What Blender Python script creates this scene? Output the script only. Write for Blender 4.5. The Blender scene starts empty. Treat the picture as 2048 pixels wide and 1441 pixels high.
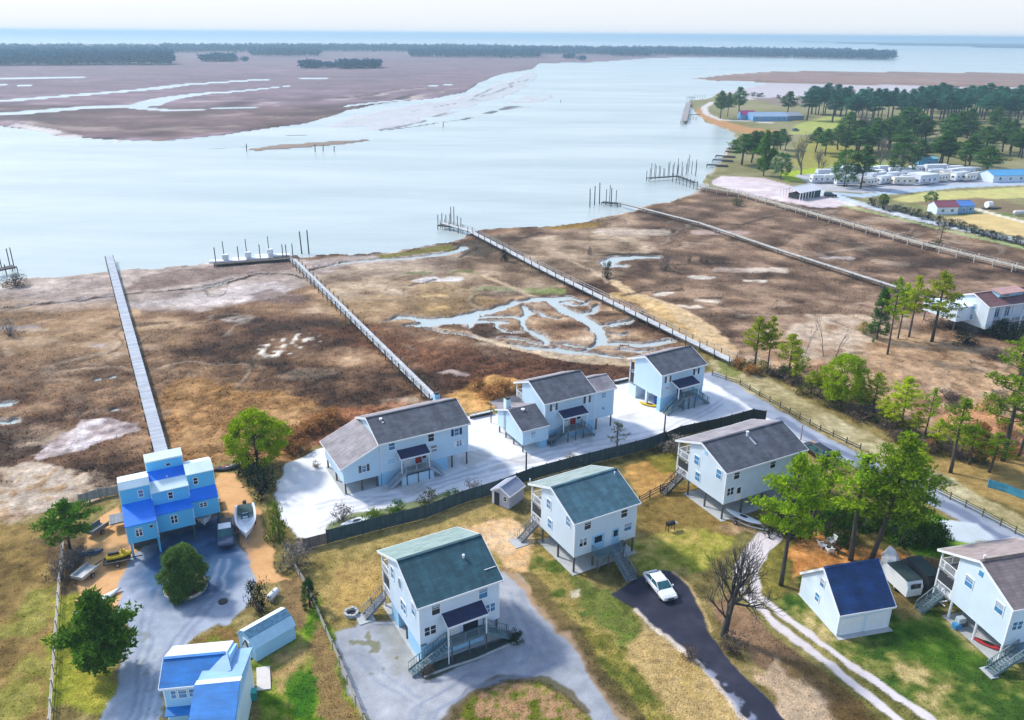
SKY_S, EXPOSURE = .15, .84
CLOUD = (3.3, 3.48, 3.75)
HAZE_C, HAZE_D = (.57, .82, 1.0), .00021
import bpy, bmesh, math, random
import numpy as np
from mathutils import Vector, Matrix

SC = bpy.context.scene
COL = SC.collection
rnd = random.Random(11)

# ------------------------------------------------------------------ camera model (used to survey the place from the photograph)
F, HC, CX, CY = 1620.0, 56.0, 1024.0, 720.5
ROLL = math.atan(15 / 2048)
PITCH = math.atan((CY - 68) / F)
cp, sp = math.cos(PITCH), math.sin(PITCH)
cr, sr = math.cos(ROLL), math.sin(ROLL)

def G(px, py, z=0.0):
    """surveyed point on the level z"""
    a, b = px - CX, py - CY
    u = (a * cr + b * sr) / F
    v = (-a * sr + b * cr) / F
    dz = -sp - v * cp
    t = (z - HC) / dz
    return Vector((u * t, (cp - v * sp) * t, z))

def G2(px, py, z=0.0):
    p = G(px, py, z)
    return (p.x, p.y)

def proj(p):
    X = p[0]; dz = p[2] - HC
    Z = p[1] * cp - dz * sp
    Y = -(p[1] * sp + dz * cp)
    u, v = F * X / Z, F * Y / Z
    return (CX + u * cr - v * sr, CY + u * sr + v * cr, Z)

def height_to(px_top, base):
    """height of a thing standing at base whose top was seen at picture row px_top"""
    lo, hi = 0.1, 60.0
    for _ in range(40):
        m = (lo + hi) / 2
        if proj((base[0], base[1], base[2] + m))[1] > px_top: lo = m
        else: hi = m
    return lo

# ------------------------------------------------------------------ tags
def tag(o, label=None, cat=None, group=None, kind=None):
    if label: o['label'] = label
    if cat: o['category'] = cat
    if group: o['group'] = group
    if kind: o['kind'] = kind
    return o

def empty(name, loc=(0, 0, 0), rz=0.0, label=None, cat=None, group=None):
    o = bpy.data.objects.new(name, None)
    o.location = loc; o.rotation_euler = (0, 0, rz)
    o.empty_display_size = 0.5
    COL.objects.link(o)
    return tag(o, label, cat, group)

def link(name, me, parent=None, loc=(0, 0, 0), rot=(0, 0, 0)):
    o = bpy.data.objects.new(name, me)
    o.location = loc; o.rotation_euler = rot
    if parent: o.parent = parent
    COL.objects.link(o)
    return o

def copy_tree(o, parent=None):
    c = o.copy()
    COL.objects.link(c)
    c.parent = parent
    for ch in list(o.children):
        copy_tree(ch, c)
    return c

# ------------------------------------------------------------------ mesh builder
class MB:
    def __init__(s): s.v = []; s.f = []; s.mi = []
    def add(s, vs, fs, m=0):
        n = len(s.v); s.v += [tuple(p) for p in vs]
        s.f += [tuple(i + n for i in f) for f in fs]; s.mi += [m] * len(fs)
        return s
    def face(s, pts, m=0): return s.add(pts, [tuple(range(len(pts)))], m)
    def box(s, a, b, m=0):
        (x0, y0, z0), (x1, y1, z1) = a, b
        return s.add([(x0, y0, z0), (x1, y0, z0), (x1, y1, z0), (x0, y1, z0), (x0, y0, z1), (x1, y0, z1), (x1, y1, z1), (x0, y1, z1)],
                     [(3, 2, 1, 0), (4, 5, 6, 7), (0, 1, 5, 4), (1, 2, 6, 5), (2, 3, 7, 6), (3, 0, 4, 7)], m)
    def bar(s, p, q, w, h=None, m=0, up=(0, 0, 1)):
        h = w if h is None else h
        p, q = Vector(p), Vector(q); d = (q - p).normalized(); up = Vector(up)
        if abs(d.dot(up)) > .98: up = Vector((1, 0, 0))
        a = d.cross(up).normalized() * (w / 2); b = a.cross(d).normalized() * (h / 2)
        vs = [p - a - b, p + a - b, p + a + b, p - a + b, q - a - b, q + a - b, q + a + b, q - a + b]
        return s.add(vs, [(0, 1, 2, 3), (7, 6, 5, 4), (4, 5, 1, 0), (5, 6, 2, 1), (6, 7, 3, 2), (7, 4, 0, 3)], m)
    def tube(s, pts, rad, n=6, m=0, cap=True):
        pts = [Vector(p) for p in pts]; k = len(pts)
        if not hasattr(rad, '__len__'): rad = [rad] * k
        vs = []; 
        for i, p in enumerate(pts):
            d = (pts[min(i + 1, k - 1)] - pts[max(i - 1, 0)])
            if d.length < 1e-6: d = Vector((0, 0, 1))
            d.normalize()
            u = Vector((0, 0, 1)) if abs(d.z) < .9 else Vector((1, 0, 0))
            a = d.cross(u).normalized(); b = d.cross(a).normalized()
            for j in range(n):
                t = 2 * math.pi * j / n
                vs.append(p + (a * math.cos(t) + b * math.sin(t)) * rad[i])
        fs = [(i * n + j, i * n + (j + 1) % n, (i + 1) * n + (j + 1) % n, (i + 1) * n + j) for i in range(k - 1) for j in range(n)]
        if cap: fs += [tuple(range(n))[::-1], tuple((k - 1) * n + j for j in range(n))]
        return s.add(vs, fs, m)
    def prism(s, sec, x0, x1, m=0):
        """closed section [(v, z)] swept along local x"""
        n = len(sec)
        vs = [(x0, v, z) for v, z in sec] + [(x1, v, z) for v, z in sec]
        fs = [tuple(range(n))[::-1], tuple(range(n, 2 * n))] + [(i, (i + 1) % n, n + (i + 1) % n, n + i) for i in range(n)]
        return s.add(vs, fs, m)
    def loft(s, rings, m=0, cap=True, closed=True):
        n = len(rings[0]); vs = [p for r in rings for p in r]
        fs = []
        for i in range(len(rings) - 1):
            for j in range(n if closed else n - 1):
                fs.append((i * n + j, i * n + (j + 1) % n, (i + 1) * n + (j + 1) % n, (i + 1) * n + j))
        if cap: fs += [tuple(range(n))[::-1], tuple((len(rings) - 1) * n + j for j in range(n))]
        return s.add(vs, fs, m)
    def mesh(s, name, mats, smooth=False, bevel=0.0):
        me = bpy.data.meshes.new(name)
        me.from_pydata(s.v, [], s.f)
        for mt in (mats if isinstance(mats, (list, tuple)) else [mats]): me.materials.append(mt)
        if any(s.mi): me.polygons.foreach_set('material_index', s.mi)
        if bevel > 0 or not smooth or True:
            bm = bmesh.new(); bm.from_mesh(me)
            if len(bm.faces) < 4000:
                bmesh.ops.recalc_face_normals(bm, faces=bm.faces)
            if bevel > 0:
                bmesh.ops.bevel(bm, geom=[e for e in bm.edges if len(e.link_faces) == 2 and e.calc_face_angle(0) > .5], offset=bevel, segments=2, affect='EDGES', clamp_overlap=True)
            bm.to_mesh(me); bm.free()
        if smooth: me.polygons.foreach_set('use_smooth', [True] * len(me.polygons))
        me.update()
        return me
    def build(s, name, mats, parent=None, smooth=False, bevel=0.0, loc=(0, 0, 0), rot=(0, 0, 0)):
        return link(name, s.mesh(name, mats, smooth, bevel), parent, loc, rot)

# ------------------------------------------------------------------ materials
def lin(c):
    return tuple(((x / 255) / 12.92 if x / 255 <= .04045 else ((x / 255 + .055) / 1.055) ** 2.4) for x in c)

class NT:
    def __init__(s, m):
        s.t = m.node_tree; s.n = s.t.nodes; s.l = s.t.links
    def new(s, typ, **kw):
        n = s.n.new(typ)
        for k, v in kw.items(): setattr(n, k, v)
        return n
    def noise(s, vec, scale, detail=3, rough=.55):
        n = s.new('ShaderNodeTexNoise'); n.inputs['Scale'].default_value = scale
        n.inputs['Detail'].default_value = detail; n.inputs['Roughness'].default_value = rough
        s.l.new(vec, n.inputs['Vector']); return n.outputs['Fac']
    def maprange(s, val, a, b, c, d):
        n = s.new('ShaderNodeMapRange'); s.l.new(val, n.inputs[0])
        for i, x in enumerate((a, b, c, d)): n.inputs[i + 1].default_value = x
        return n.outputs[0]
    def mul(s, colsock, valsock):
        n = s.new('ShaderNodeMix', data_type='RGBA', blend_type='MULTIPLY'); n.inputs[0].default_value = 1
        if isinstance(colsock, tuple): n.inputs[6].default_value = (*colsock, 1)
        else: s.l.new(colsock, n.inputs[6])
        s.l.new(valsock, n.inputs[7]); return n.outputs[2]
    def mix(s, fac, a, b):
        n = s.new('ShaderNodeMix', data_type='RGBA')
        s.l.new(fac, n.inputs[0])
        for i, c in ((6, a), (7, b)):
            if isinstance(c, tuple): n.inputs[i].default_value = (*c, 1)
            else: s.l.new(c, n.inputs[i])
        return n.outputs[2]
    def math(s, op, a, b=None):
        n = s.new('ShaderNodeMath', operation=op)
        for i, x in enumerate((a, b)):
            if x is None: continue
            if isinstance(x, (int, float)): n.inputs[i].default_value = x
            else: s.l.new(x, n.inputs[i])
        return n.outputs[0]

def base_mat(name):
    m = bpy.data.materials.new(name); m.use_nodes = True
    t = NT(m); b = t.n['Principled BSDF']
    tc = t.new('ShaderNodeTexCoord')
    return m, t, b, tc.outputs['Object']

def mat(name, col, rough=.7, metal=0.0, var=.18, scale=1.5, bump=0.0, bscale=12.0, spec=.5, clap=0.0, plank=None, streak=None, course=0.0):
    """plain surface with blotchy wear; clap = lap siding pitch, plank = (axis, width) boards"""
    m, t, b, obj = base_mat(name)
    n1 = t.noise(obj, scale, 4, .6)
    f = t.maprange(n1, .25, .75, 1 - var, 1 + var)
    if streak:
        mp = t.new('ShaderNodeMapping'); mp.inputs['Scale'].default_value = streak
        t.l.new(obj, mp.inputs['Vector'])
        f2 = t.maprange(t.noise(mp.outputs[0], 1.0, 4, .6), .3, .7, 1 - var, 1 + var)
        f = t.math('MULTIPLY', f, f2)
    h = None
    sep = t.new('ShaderNodeSeparateXYZ'); t.l.new(obj, sep.inputs[0])
    if clap:
        fr = t.math('FRACT', t.math('DIVIDE', sep.outputs['Z'], clap))
        f = t.math('MULTIPLY', f, t.maprange(fr, .72, 1.0, 1.0, .66)); h = fr
    if course:
        fr = t.math('FRACT', t.math('DIVIDE', sep.outputs['Y'], course)); fx = t.math('FLOOR', t.math('DIVIDE', sep.outputs['Y'], course))
        cb = t.new('ShaderNodeCombineXYZ'); t.l.new(t.math('FLOOR', t.math('ADD', t.math('MULTIPLY', sep.outputs['X'], 1.1), t.math('MULTIPLY', fx, .37))), cb.inputs[0]); t.l.new(fx, cb.inputs[1])
        wn = t.new('ShaderNodeTexWhiteNoise', noise_dimensions='2D'); t.l.new(cb.outputs[0], wn.inputs['Vector'])
        f = t.math('MULTIPLY', f, t.math('MULTIPLY', t.maprange(fr, 0, .2, .72, 1.0), t.maprange(wn.outputs['Value'], 0, 1, .84, 1.16)))
    if plank:
        d = t.math('DIVIDE', sep.outputs[plank[0]], plank[1])
        fr = t.math('FRACT', d); fl = t.math('FLOOR', d)
        wn = t.new('ShaderNodeTexWhiteNoise', noise_dimensions='1D'); t.l.new(fl, wn.inputs['W'])
        f = t.math('MULTIPLY', f, t.maprange(wn.outputs['Value'], 0, 1, .78, 1.15))
        gap = t.math('LESS_THAN', fr, .1)
        f = t.math('MULTIPLY', f, t.maprange(gap, 0, 1, 1.0, .45))
    c = t.mul(tuple(col), f)
    t.l.new(c, b.inputs['Base Color'])
    b.inputs['Roughness'].default_value = rough; b.inputs['Metallic'].default_value = metal
    b.inputs['Specular IOR Level'].default_value = spec
    if bump or clap:
        bp = t.new('ShaderNodeBump'); bp.inputs['Strength'].default_value = bump or .35
        bp.inputs['Distance'].default_value = .05
        t.l.new(h if h is not None else t.noise(obj, bscale, 3), bp.inputs['Height'])
        t.l.new(bp.outputs[0], b.inputs['Normal'])
    return m

def leaf_mat(name, a, b_, trans=.35, var=.3):
    m = bpy.data.materials.new(name); m.use_nodes = True
    t = NT(m); t.n.clear()
    out = t.new('ShaderNodeOutputMaterial'); df = t.new('ShaderNodeBsdfDiffuse'); tr = t.new('ShaderNodeBsdfTranslucent'); mx = t.new('ShaderNodeMixShader')
    oi = t.new('ShaderNodeObjectInfo'); tc = t.new('ShaderNodeTexCoord'); ge = t.new('ShaderNodeNewGeometry')
    n = t.noise(tc.outputs['Object'], .9, 3)
    c = t.mix(t.maprange(n, .3, .7, 0, 1), tuple(a), tuple(b_))
    f = t.math('MULTIPLY', t.maprange(oi.outputs['Random'], 0, 1, 1 - var, 1 + var), t.maprange(ge.outputs['Random Per Island'], 0, 1, .65, 1.4))
    c = t.mul(c, f)
    t.l.new(c, df.inputs[0]); t.l.new(c, tr.inputs[0]); mx.inputs[0].default_value = trans
    t.l.new(df.outputs[0], mx.inputs[1]); t.l.new(tr.outputs[0], mx.inputs[2]); t.l.new(mx.outputs[0], out.inputs[0])
    return m

def glass_mat(name, col, rough=.12):
    m, t, b, obj = base_mat(name)
    c = t.mul(tuple(col), t.maprange(t.noise(obj, .8, 2), .3, .7, .7, 1.3))
    t.l.new(c, b.inputs['Base Color']); b.inputs['Roughness'].default_value = rough
    b.inputs['Specular IOR Level'].default_value = .6
    return m
# ------------------------------------------------------------------ numpy noise
def vnoise(x, y, seed):
    xi = np.floor(x).astype(np.int64); yi = np.floor(y).astype(np.int64)
    fx = x - xi; fy = y - yi
    fx = fx * fx * (3 - 2 * fx); fy = fy * fy * (3 - 2 * fy)
    def h(a, b):
        n = (a * 374761393 + b * 668265263 + seed * 1442695041) & 0x7fffffff
        n = ((n ^ (n >> 13)) * 1274126177) & 0x7fffffff
        n = ((n ^ (n >> 15)) * 2246822519) & 0x7fffffff
        return ((n ^ (n >> 16)) & 0xffff) / 65535.0
    a, b, c, d = h(xi, yi), h(xi + 1, yi), h(xi, yi + 1), h(xi + 1, yi + 1)
    return (a * (1 - fx) + b * fx) * (1 - fy) + (c * (1 - fx) + d * fx) * fy - .5

def fbm(x, y, lam, octv, seed, cell=None):
    s = np.zeros_like(x); amp = 1.0; tot = 0
    ca, sa = math.cos(.6), math.sin(.6)
    X, Y = x, y
    for o in range(octv):
        w = amp
        k = vnoise(X / lam + 17.3 * o, Y / lam - 9.1 * o, seed + o)
        if cell is not None: k = k * np.clip(lam / cell - 1.2, 0, 1)
        s += w * k; tot += amp; amp *= .55; lam *= .48
        X, Y = X * ca - Y * sa, X * sa + Y * ca
    return s / tot * 2.2

def sstep(a, b, x):
    t = np.clip((x - a) / (b - a), 0, 1); return t * t * (3 - 2 * t)

# ------------------------------------------------------------------ one ground sheet, finer close to the houses
AZ = np.radians(np.linspace(-47, 47, 800))
ROWS = np.concatenate([np.arange(3000, 1730, -10.), np.arange(1730, 74, -2.1), np.array([73., 72., 71., 70., 69.3])])
dep = PITCH + np.arctan((ROWS - CY) / F)
RR = HC / np.tan(dep)
NA, NR = len(AZ), len(RR)
gx = (RR[:, None] * np.sin(AZ)[None, :]).ravel()
gy = (RR[:, None] * np.cos(AZ)[None, :]).ravel()
gr = np.repeat(RR, NA)
cell = np.maximum(gr * (AZ[1] - AZ[0]), np.repeat(np.gradient(-RR) * -1, NA))
cell = np.abs(cell)

nsx, nsy = fbm(gx, gy, 2.2, 3, 1, cell), fbm(gx, gy, 2.2, 3, 5, cell)
nmx, nmy = fbm(gx, gy, 11., 3, 9, cell), fbm(gx, gy, 11., 3, 13, cell)
nlx, nly = fbm(gx, gy, 70., 3, 17, cell), fbm(gx, gy, 70., 3, 21, cell)
nf = fbm(gx, gy, 1.1, 3, 30, cell); nm = fbm(gx, gy, 5.5, 4, 34, cell); nl = fbm(gx, gy, 26., 5, 40, cell); nh = fbm(gx, gy, 190., 5, 50, cell)
nst = fbm(gx * .35 + gy * .12, gy * 1.3 - gx * .2, 7., 4, 60, cell)

KE = 1.0 / 1.12
def alb(c): return np.array(lin(c)) * KE
def mixc(cols, t):
    cols = [alb(c) for c in cols]; t = np.clip(t, 0, .9999) * (len(cols) - 1)
    i = t.astype(int); f = (t - i)[:, None]; A = np.array(cols)
    return A[i] * (1 - f) + A[np.minimum(i + 1, len(cols) - 1)] * f

ZM, ZW = -.2, -.55
nq = fbm(gx * .8, gy * 1.25, 15., 4, 70, cell)
t0 = .55 + 1.0 * nl + .6 * nm + .3 * nst
gcol = mixc([(70, 54, 44), (104, 78, 60), (130, 102, 78), (152, 122, 94), (182, 152, 120)], t0)
gz = ZM + .12 * nm + .10 * nf
zone = np.zeros(len(gx), np.int32)
ZN = ['ground', 'lawn', 'gravel_lot', 'driveway', 'asphalt_driveway', 'road', 'sand_yard', 'path', 'sandbar', 'far_marsh', 'parking_ground']

def polysd(P, X, Y):
    """signed distance to a closed polygon, negative inside"""
    P = np.asarray(P, float); n = len(P)
    d = np.full(X.shape, 1e18); ins = np.zeros(X.shape, bool)
    for i in range(n):
        a, b = P[i], P[(i + 1) % n]
        ex, ey = b - a; wx, wy = X - a[0], Y - a[1]
        t = np.clip((wx * ex + wy * ey) / (ex * ex + ey * ey + 1e-12), 0, 1)
        d = np.minimum(d, (wx - ex * t) ** 2 + (wy - ey * t) ** 2)
        c1 = Y >= a[1]; c2 = Y < b[1]; c3 = ex * wy - ey * wx
        ins ^= ((c1 & c2 & (c3 > 0)) | (~c1 & ~c2 & (c3 < 0)))
    d = np.sqrt(d); return np.where(ins, -d, d)

def linesd(P, W, X, Y):
    d = np.full(X.shape, 1e18)
    for i in range(len(P) - 1):
        a, b = np.array(P[i]), np.array(P[i + 1]); ex, ey = b - a
        wx, wy = X - a[0], Y - a[1]
        t = np.clip((wx * ex + wy * ey) / (ex * ex + ey * ey + 1e-12), 0, 1)
        d = np.minimum(d, np.sqrt((wx - ex * t) ** 2 + (wy - ey * t) ** 2) - (W[i] * (1 - t) + W[i + 1] * t) / 2)
    return d

def lay(px, cols, soft=.6, ws=.5, wm=.8, wl=0., op=1., z=None, zn=None, zl=ZM, width=None, patch=0., pl='m', mot=.5, off=0., keepz=None):
    """lay one kind of ground over the sheet. px: picture survey of its outline (or centre line with a width in metres)"""
    global gz
    soft *= .45; ws *= 1.7
    P = np.array([G2(x, min(y, 2400), zl) for x, y in px])
    wmax = 0 if width is None else (max(width) if hasattr(width, '__len__') else width)
    m = (ws + wm + wl) * 1.6 + soft + wmax + abs(off) + 1
    lo, hi = P.min(0) - m, P.max(0) + m
    idx = np.nonzero((gx > lo[0]) & (gx < hi[0]) & (gy > lo[1]) & (gy < hi[1]))[0]
    if len(idx) == 0: return
    X = gx[idx] + ws * nsx[idx] + wm * nmx[idx] + wl * nlx[idx]
    Y = gy[idx] + ws * nsy[idx] + wm * nmy[idx] + wl * nly[idx]
    if width is None: d = polysd(P, X, Y)
    else:
        W = width if hasattr(width, '__len__') else [width] * len(P)
        d = linesd(P, W, X, Y)
    d = d + off
    k = 1 - sstep(-soft, soft, d)
    if patch:
        q = {'m': nm, 'f': nf, 'l': nl, 's': nst, 'h': nh}[pl][idx]
        k = k * sstep(-.12, .12, q + .5 - patch)
    k = k * op
    if cols is not None:
        if isinstance(cols[0], (int, float)): cols = [cols]
        c = mixc(cols, .5 + mot * (nm[idx] + .6 * nf[idx] + .5 * nl[idx])) if len(cols) > 1 else np.repeat(alb(cols[0])[None], len(idx), 0)
        gcol[idx] = gcol[idx] * (1 - k[:, None]) + c * k[:, None]
    if z is not None: gz[idx] = gz[idx] * (1 - k) + z * k
    if zn is not None: zone[idx[(k > .5)]] = ZN.index(zn)

k_ = sstep(.34, .6, nq)[:, None] * .8; gcol = gcol * (1 - k_) + alb((196, 172, 146)) * k_
k_ = sstep(.36, .6, -nq)[:, None] * .75; gcol = gcol * (1 - k_) + alb((62, 46, 38)) * k_
BR = [(70, 52, 42), (104, 78, 60), (134, 104, 80), (160, 130, 104)]
RB = [(78, 62, 52), (110, 90, 74), (134, 112, 94), (168, 142, 118)]
# ---- the right hand marsh is redder and flatter, the shore side paler
lay([(985, 470), (1240, 430), (1420, 385), (2300, 560), (2300, 760), (1900, 640), (1480, 720), (1240, 560)], RB, 6, 1, 4, 6, .8, mot=1.0)
lay([(1240, 560), (1480, 720), (1560, 640), (2050, 700), (2300, 640), (2300, 520), (1420, 380), (1250, 470)], [(80, 62, 50), (112, 88, 70), (142, 114, 92)], 6, 1, 4, 6, .55, mot=1.0)
MV = [(150, 132, 122), (178, 162, 152), (200, 186, 178)]
lay([(-300, 640), (-300, 560), (40, 560), (215, 545), (430, 524), (585, 512), (640, 520), (760, 508), (900, 490), (940, 500), (900, 545), (700, 560), (640, 570), (590, 585), (420, 632), (250, 625), (110, 622)], MV, 2.5, 1, 3, 4, .9)
lay([(240, 615), (420, 585), (560, 560), (610, 575), (560, 600), (400, 622)], [(190, 178, 172), (206, 194, 188)], 2, 1, 3, 3, .85)
lay([(300, 548), (430, 530), (585, 516), (600, 535), (500, 545), (330, 575), (240, 585)], [(112, 92, 84), (140, 118, 108)], 1.5, 1, 2, 0, .8)
lay([(500, 590), (560, 575), (620, 600), (600, 612), (520, 606)], [(120, 102, 96)], 2, 1, 2, 2, .7)
lay([(640, 545), (1000, 490), (1250, 450), (1330, 500), (1180, 560), (1000, 590), (800, 600), (660, 620)], [(120, 98, 78), (146, 124, 100), (170, 148, 122), (196, 176, 150)], 4, 1, 4, 4, .75, mot=.8)
lay([(640, 610), (820, 585), (880, 600), (850, 640), (700, 640)], [(150, 124, 92), (176, 148, 110)], 3, 1, 3, 2, .6)
for a in ([(640, 660), (760, 640), (800, 690), (900, 720), (1050, 730), (1200, 715), (1100, 760), (950, 770), (860, 740), (760, 700)],
          [(700, 680), (1250, 700), (1250, 770), (900, 770)]):
    lay(a, [(74, 48, 36), (104, 70, 50), (128, 88, 62)], 4, 1, 4, 2, .75)
lay([(300, 660), (560, 660), (640, 700), (760, 780), (700, 840), (560, 820), (420, 800), (330, 760)], [(56, 42, 34), (84, 62, 46), (112, 84, 58)], 4, 1, 5, 3, .7, mot=.8)
lay([(0, 700), (230, 690), (290, 790), (250, 850), (60, 880), (-100, 880)], [(58, 42, 34), (88, 62, 46), (112, 84, 60)], 3, 1, 4, 2, .65, mot=.8)
lay([(380, 760), (560, 790), (640, 830), (600, 900), (440, 960), (340, 900), (330, 800)], [(128, 94, 54), (160, 120, 72), (184, 142, 92)], 3, 1, 3, 2, .75)
lay([(600, 830), (720, 810), (860, 795), (700, 850), (640, 895), (590, 880)], [(140, 92, 62), (176, 116, 80)], 2, 1, 2, 0, .75)
lay([(900, 790), (960, 755), (1040, 765), (1030, 800), (980, 830), (940, 850)], [(186, 140, 78), (208, 162, 96), (196, 132, 84)], 1.5, .8, 2, 0, .9)
lay([(0, 600), (240, 610), (260, 690), (120, 720), (-100, 720)], [(140, 112, 78), (164, 134, 100), (120, 92, 66)], 4, 1, 4, 2, .55)
lay([(820, 560), (900, 560), (1000, 600), (940, 630), (830, 640)], [(140, 118, 82), (170, 140, 96)], 3, 1, 3, 0, .6)
# green and sandy spots
for x, y, w, c in ((918, 545, 3, (104, 116, 62)), (985, 576, 4, (140, 146, 104)), (1090, 580, 5, (140, 150, 90)), (830, 548, 3, (128, 130, 90)), (876, 560, 5, (222, 216, 214)), (870, 590, 3, (214, 184, 130)), (868, 615, 2.5, (204, 170, 112)),
                   (1470, 540, 4, (176, 156, 140)), (1535, 540, 5, (206, 190, 172)), (1395, 555, 3, (214, 204, 190)), (1515, 562, 2.5, (216, 206, 190)), (1330, 588, 2, (220, 208, 190)), (1432, 600, 2.5, (226, 214, 196)), (1385, 612, 2.5, (216, 200, 180)), (1670, 516, 4, (196, 184, 178)), (1440, 465, 7, (184, 160, 148)), (1260, 465, 9, (188, 172, 154)), (1240, 475, 7, (180, 158, 134)),
                   (898, 745, 2.4, (196, 176, 166)), (560, 590, 4, (150, 130, 120)), (190, 640, 2.2, (198, 170, 138)), (210, 688, 2, (176, 160, 150)), (30, 655, 4, (160, 148, 146)), (60, 660, 3, (186, 164, 140)), (1690, 640, 7, (196, 172, 146)), (470, 640, 3, (176, 162, 152))):
    lay([(x - w * 6, y), (x + w * 6, y)], c, 1.2, 1, 2, 0, .85, width=w * .8)
# footpaths worn in the dry marsh on both sides of the third pier
lay([(1225, 560), (1270, 590), (1310, 605), (1340, 620), (1380, 640), (1450, 700)], [(222, 196, 158), (206, 172, 124)], .8, .5, .8, 0, .9, width=[2, 3, 6, 7, 6, 5])
lay([(1240, 590), (1300, 605), (1345, 650), (1400, 690), (1440, 715)], [(200, 164, 108), (214, 180, 126)], 1.2, .6, 1, 0, .8, width=5)
lay([(970, 552), (1010, 570), (1060, 590), (1110, 600)], (206, 180, 146), .7, .4, .7, 0, .8, width=1.6)
lay([(1135, 520), (1180, 540), (1215, 565)], (196, 172, 146), .5, .4, .5, 0, .7, width=1.)
for k in range(6):   # straight wheel tracks through the salt pan
    a = 8 * k
    lay([(860 + 14 * k, 655 + a * .2), (960 + 10 * k, 676 + a * .45), (1080 + 12 * k, 700 + a * .6), (1200 + 18 * k, 716 + a * .5), (1330, 716 + a * .8)], [(214, 196, 170), (190, 158, 116)], .4, .3, .6, 0, .75, width=[.5, .9, 1.0, 1.0, .8])
lay([(60, 912), (120, 875), (160, 845), (205, 838), (272, 850), (266, 866), (210, 885), (150, 905), (80, 920)], [(150, 134, 130), (188, 172, 168), (206, 196, 196)], .6, .8, 1.2, 0, .95, mot=1.1)
lay([(-60, 960), (60, 925), (200, 940), (236, 955), (236, 985), (160, 1000), (60, 1030), (-60, 1040)], [(150, 128, 108), (188, 166, 142), (202, 186, 168), (164, 136, 104)], 1.2, .8, 1.5, 0, .95, mot=1.1)
lay([(508, 705), (540, 680), (620, 665), (672, 668), (640, 685), (600, 712), (540, 715)], (212, 206, 192), .4, .5, 1, 0, .9, patch=.62, pl='f')
# ---- dry land
UP = [(-400, 1050), (0, 1045), (150, 1005), (240, 985), (300, 955), (430, 945), (470, 910), (560, 920), (650, 880), (720, 850), (930, 825), (985, 820), (1080, 790), (1250, 760), (1400, 700), (1450, 720), (1600, 745), (1700, 800), (1800, 860), (1880, 850), (2060, 880), (2400, 900), (3000, 2400), (-1200, 2400)]
OL = [(96, 90, 48), (122, 110, 62), (146, 130, 80), (166, 148, 100)]
lay(UP, OL, 1.5, .8, 1.5, 0, 1., z=0., zn='lawn', zl=0)
# left field
lay([(-500, 1060), (0, 1048), (125, 1040), (125, 1100), (105, 1400), (90, 1800), (-900, 1800)], [(116, 96, 52), (140, 116, 66), (158, 132, 78), (134, 120, 60)], 1, .6, 1.5, 0, 1, zl=0)
lay([(-300, 1160), (30, 1150), (105, 1180), (110, 1400), (90, 1800), (-600, 1800)], [(150, 146, 62), (124, 128, 44), (170, 160, 90)], 2.5, .8, 2, 0, .85, patch=.5, zl=0)
lay([(60, 1080), (120, 1060), (200, 1100), (180, 1180), (110, 1180)], [(78, 62, 50), (104, 82, 66)], 1.5, .8, 1.5, 0, .8, zl=0)
lay([(108, 1190), (185, 1180), (240, 1260), (232, 1420), (100, 1420)], [(106, 124, 38), (150, 154, 52), (176, 162, 70)], 1, .6, 1, 0, 1, zl=0)
# right bank behind the houses
lay([(1480, 700), (1600, 640), (1740, 650), (1900, 690), (2100, 690), (2400, 900), (1940, 930), (1840, 880), (1720, 820), (1600, 750)], [(150, 116, 82), (176, 142, 106), (196, 162, 126), (128, 94, 68)], 2.5, 1, 2, 0, .85, zl=0, mot=.8)
lay([(1560, 650), (1700, 630), (1740, 680), (1700, 720), (1600, 715)], [(196, 176, 156), (214, 194, 172), (150, 124, 100)], 1.5, 1, 2, 0, .8, zl=0, mot=1)
lay([(1860, 830), (1960, 800), (2060, 830), (2200, 930), (1980, 930), (1900, 880)], [(176, 122, 84), (200, 146, 102)], 2, 1, 2, 0, .8, zl=0)
lay([(1420, 722), (1470, 720), (1640, 815), (1900, 955), (2060, 1045), (2060, 1075), (1900, 995), (1700, 895), (1560, 815), (1425, 745)], [(150, 138, 92), (176, 162, 118), (194, 184, 150)], .8, .5, .8, 0, 1, zl=0)
lay([(1440, 720), (1490, 745), (1470, 755), (1430, 745)], [(120, 130, 60)], 1, .5, .6, 0, .8, zl=0)
lay([(1840, 925), (1960, 985), (2300, 1140), (2300, 960), (2000, 910)], [(160, 134, 78), (180, 150, 92), (140, 120, 66)], 1, .6, 1, 0, .9, zl=0)
# lawns of the front plots
lay([(600, 1090), (800, 1050), (1010, 995), (1050, 1080), (1000, 1140), (760, 1210), (680, 1260), (640, 1200)], [(136, 120, 62), (160, 142, 80), (178, 154, 96), (112, 108, 50)], 1, .6, 1.2, 0, 1, zl=0)
lay([(660, 1120), (760, 1110), (770, 1190), (690, 1230), (660, 1180)], [(196, 164, 104), (184, 150, 84)], 1, .6, 1, 0, .8, zl=0)
lay([(1040, 1100), (1100, 1080), (1160, 1150), (1250, 1200), (1330, 1300), (1500, 1441), (1600, 1700), (1250, 1700), (1180, 1360), (1060, 1190)], [(104, 112, 44), (140, 132, 60), (178, 156, 90), (84, 100, 36)], 1, .6, 1.2, 0, 1, zl=0, mot=.8)
lay([(1130, 1140), (1230, 1180), (1290, 1260), (1250, 1300), (1180, 1240)], [(70, 98, 38), (104, 120, 48)], 1.2, .6, 1.2, 0, .8, zl=0)  # darker green: the middle house's shadow painted onto the lawn
lay([(1290, 1250), (1420, 1350), (1540, 1500), (1480, 1600), (1330, 1420), (1250, 1310)], [(190, 158, 100), (206, 176, 122), (160, 132, 72)], 1, .6, 1, 0, .85, zl=0)
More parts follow.
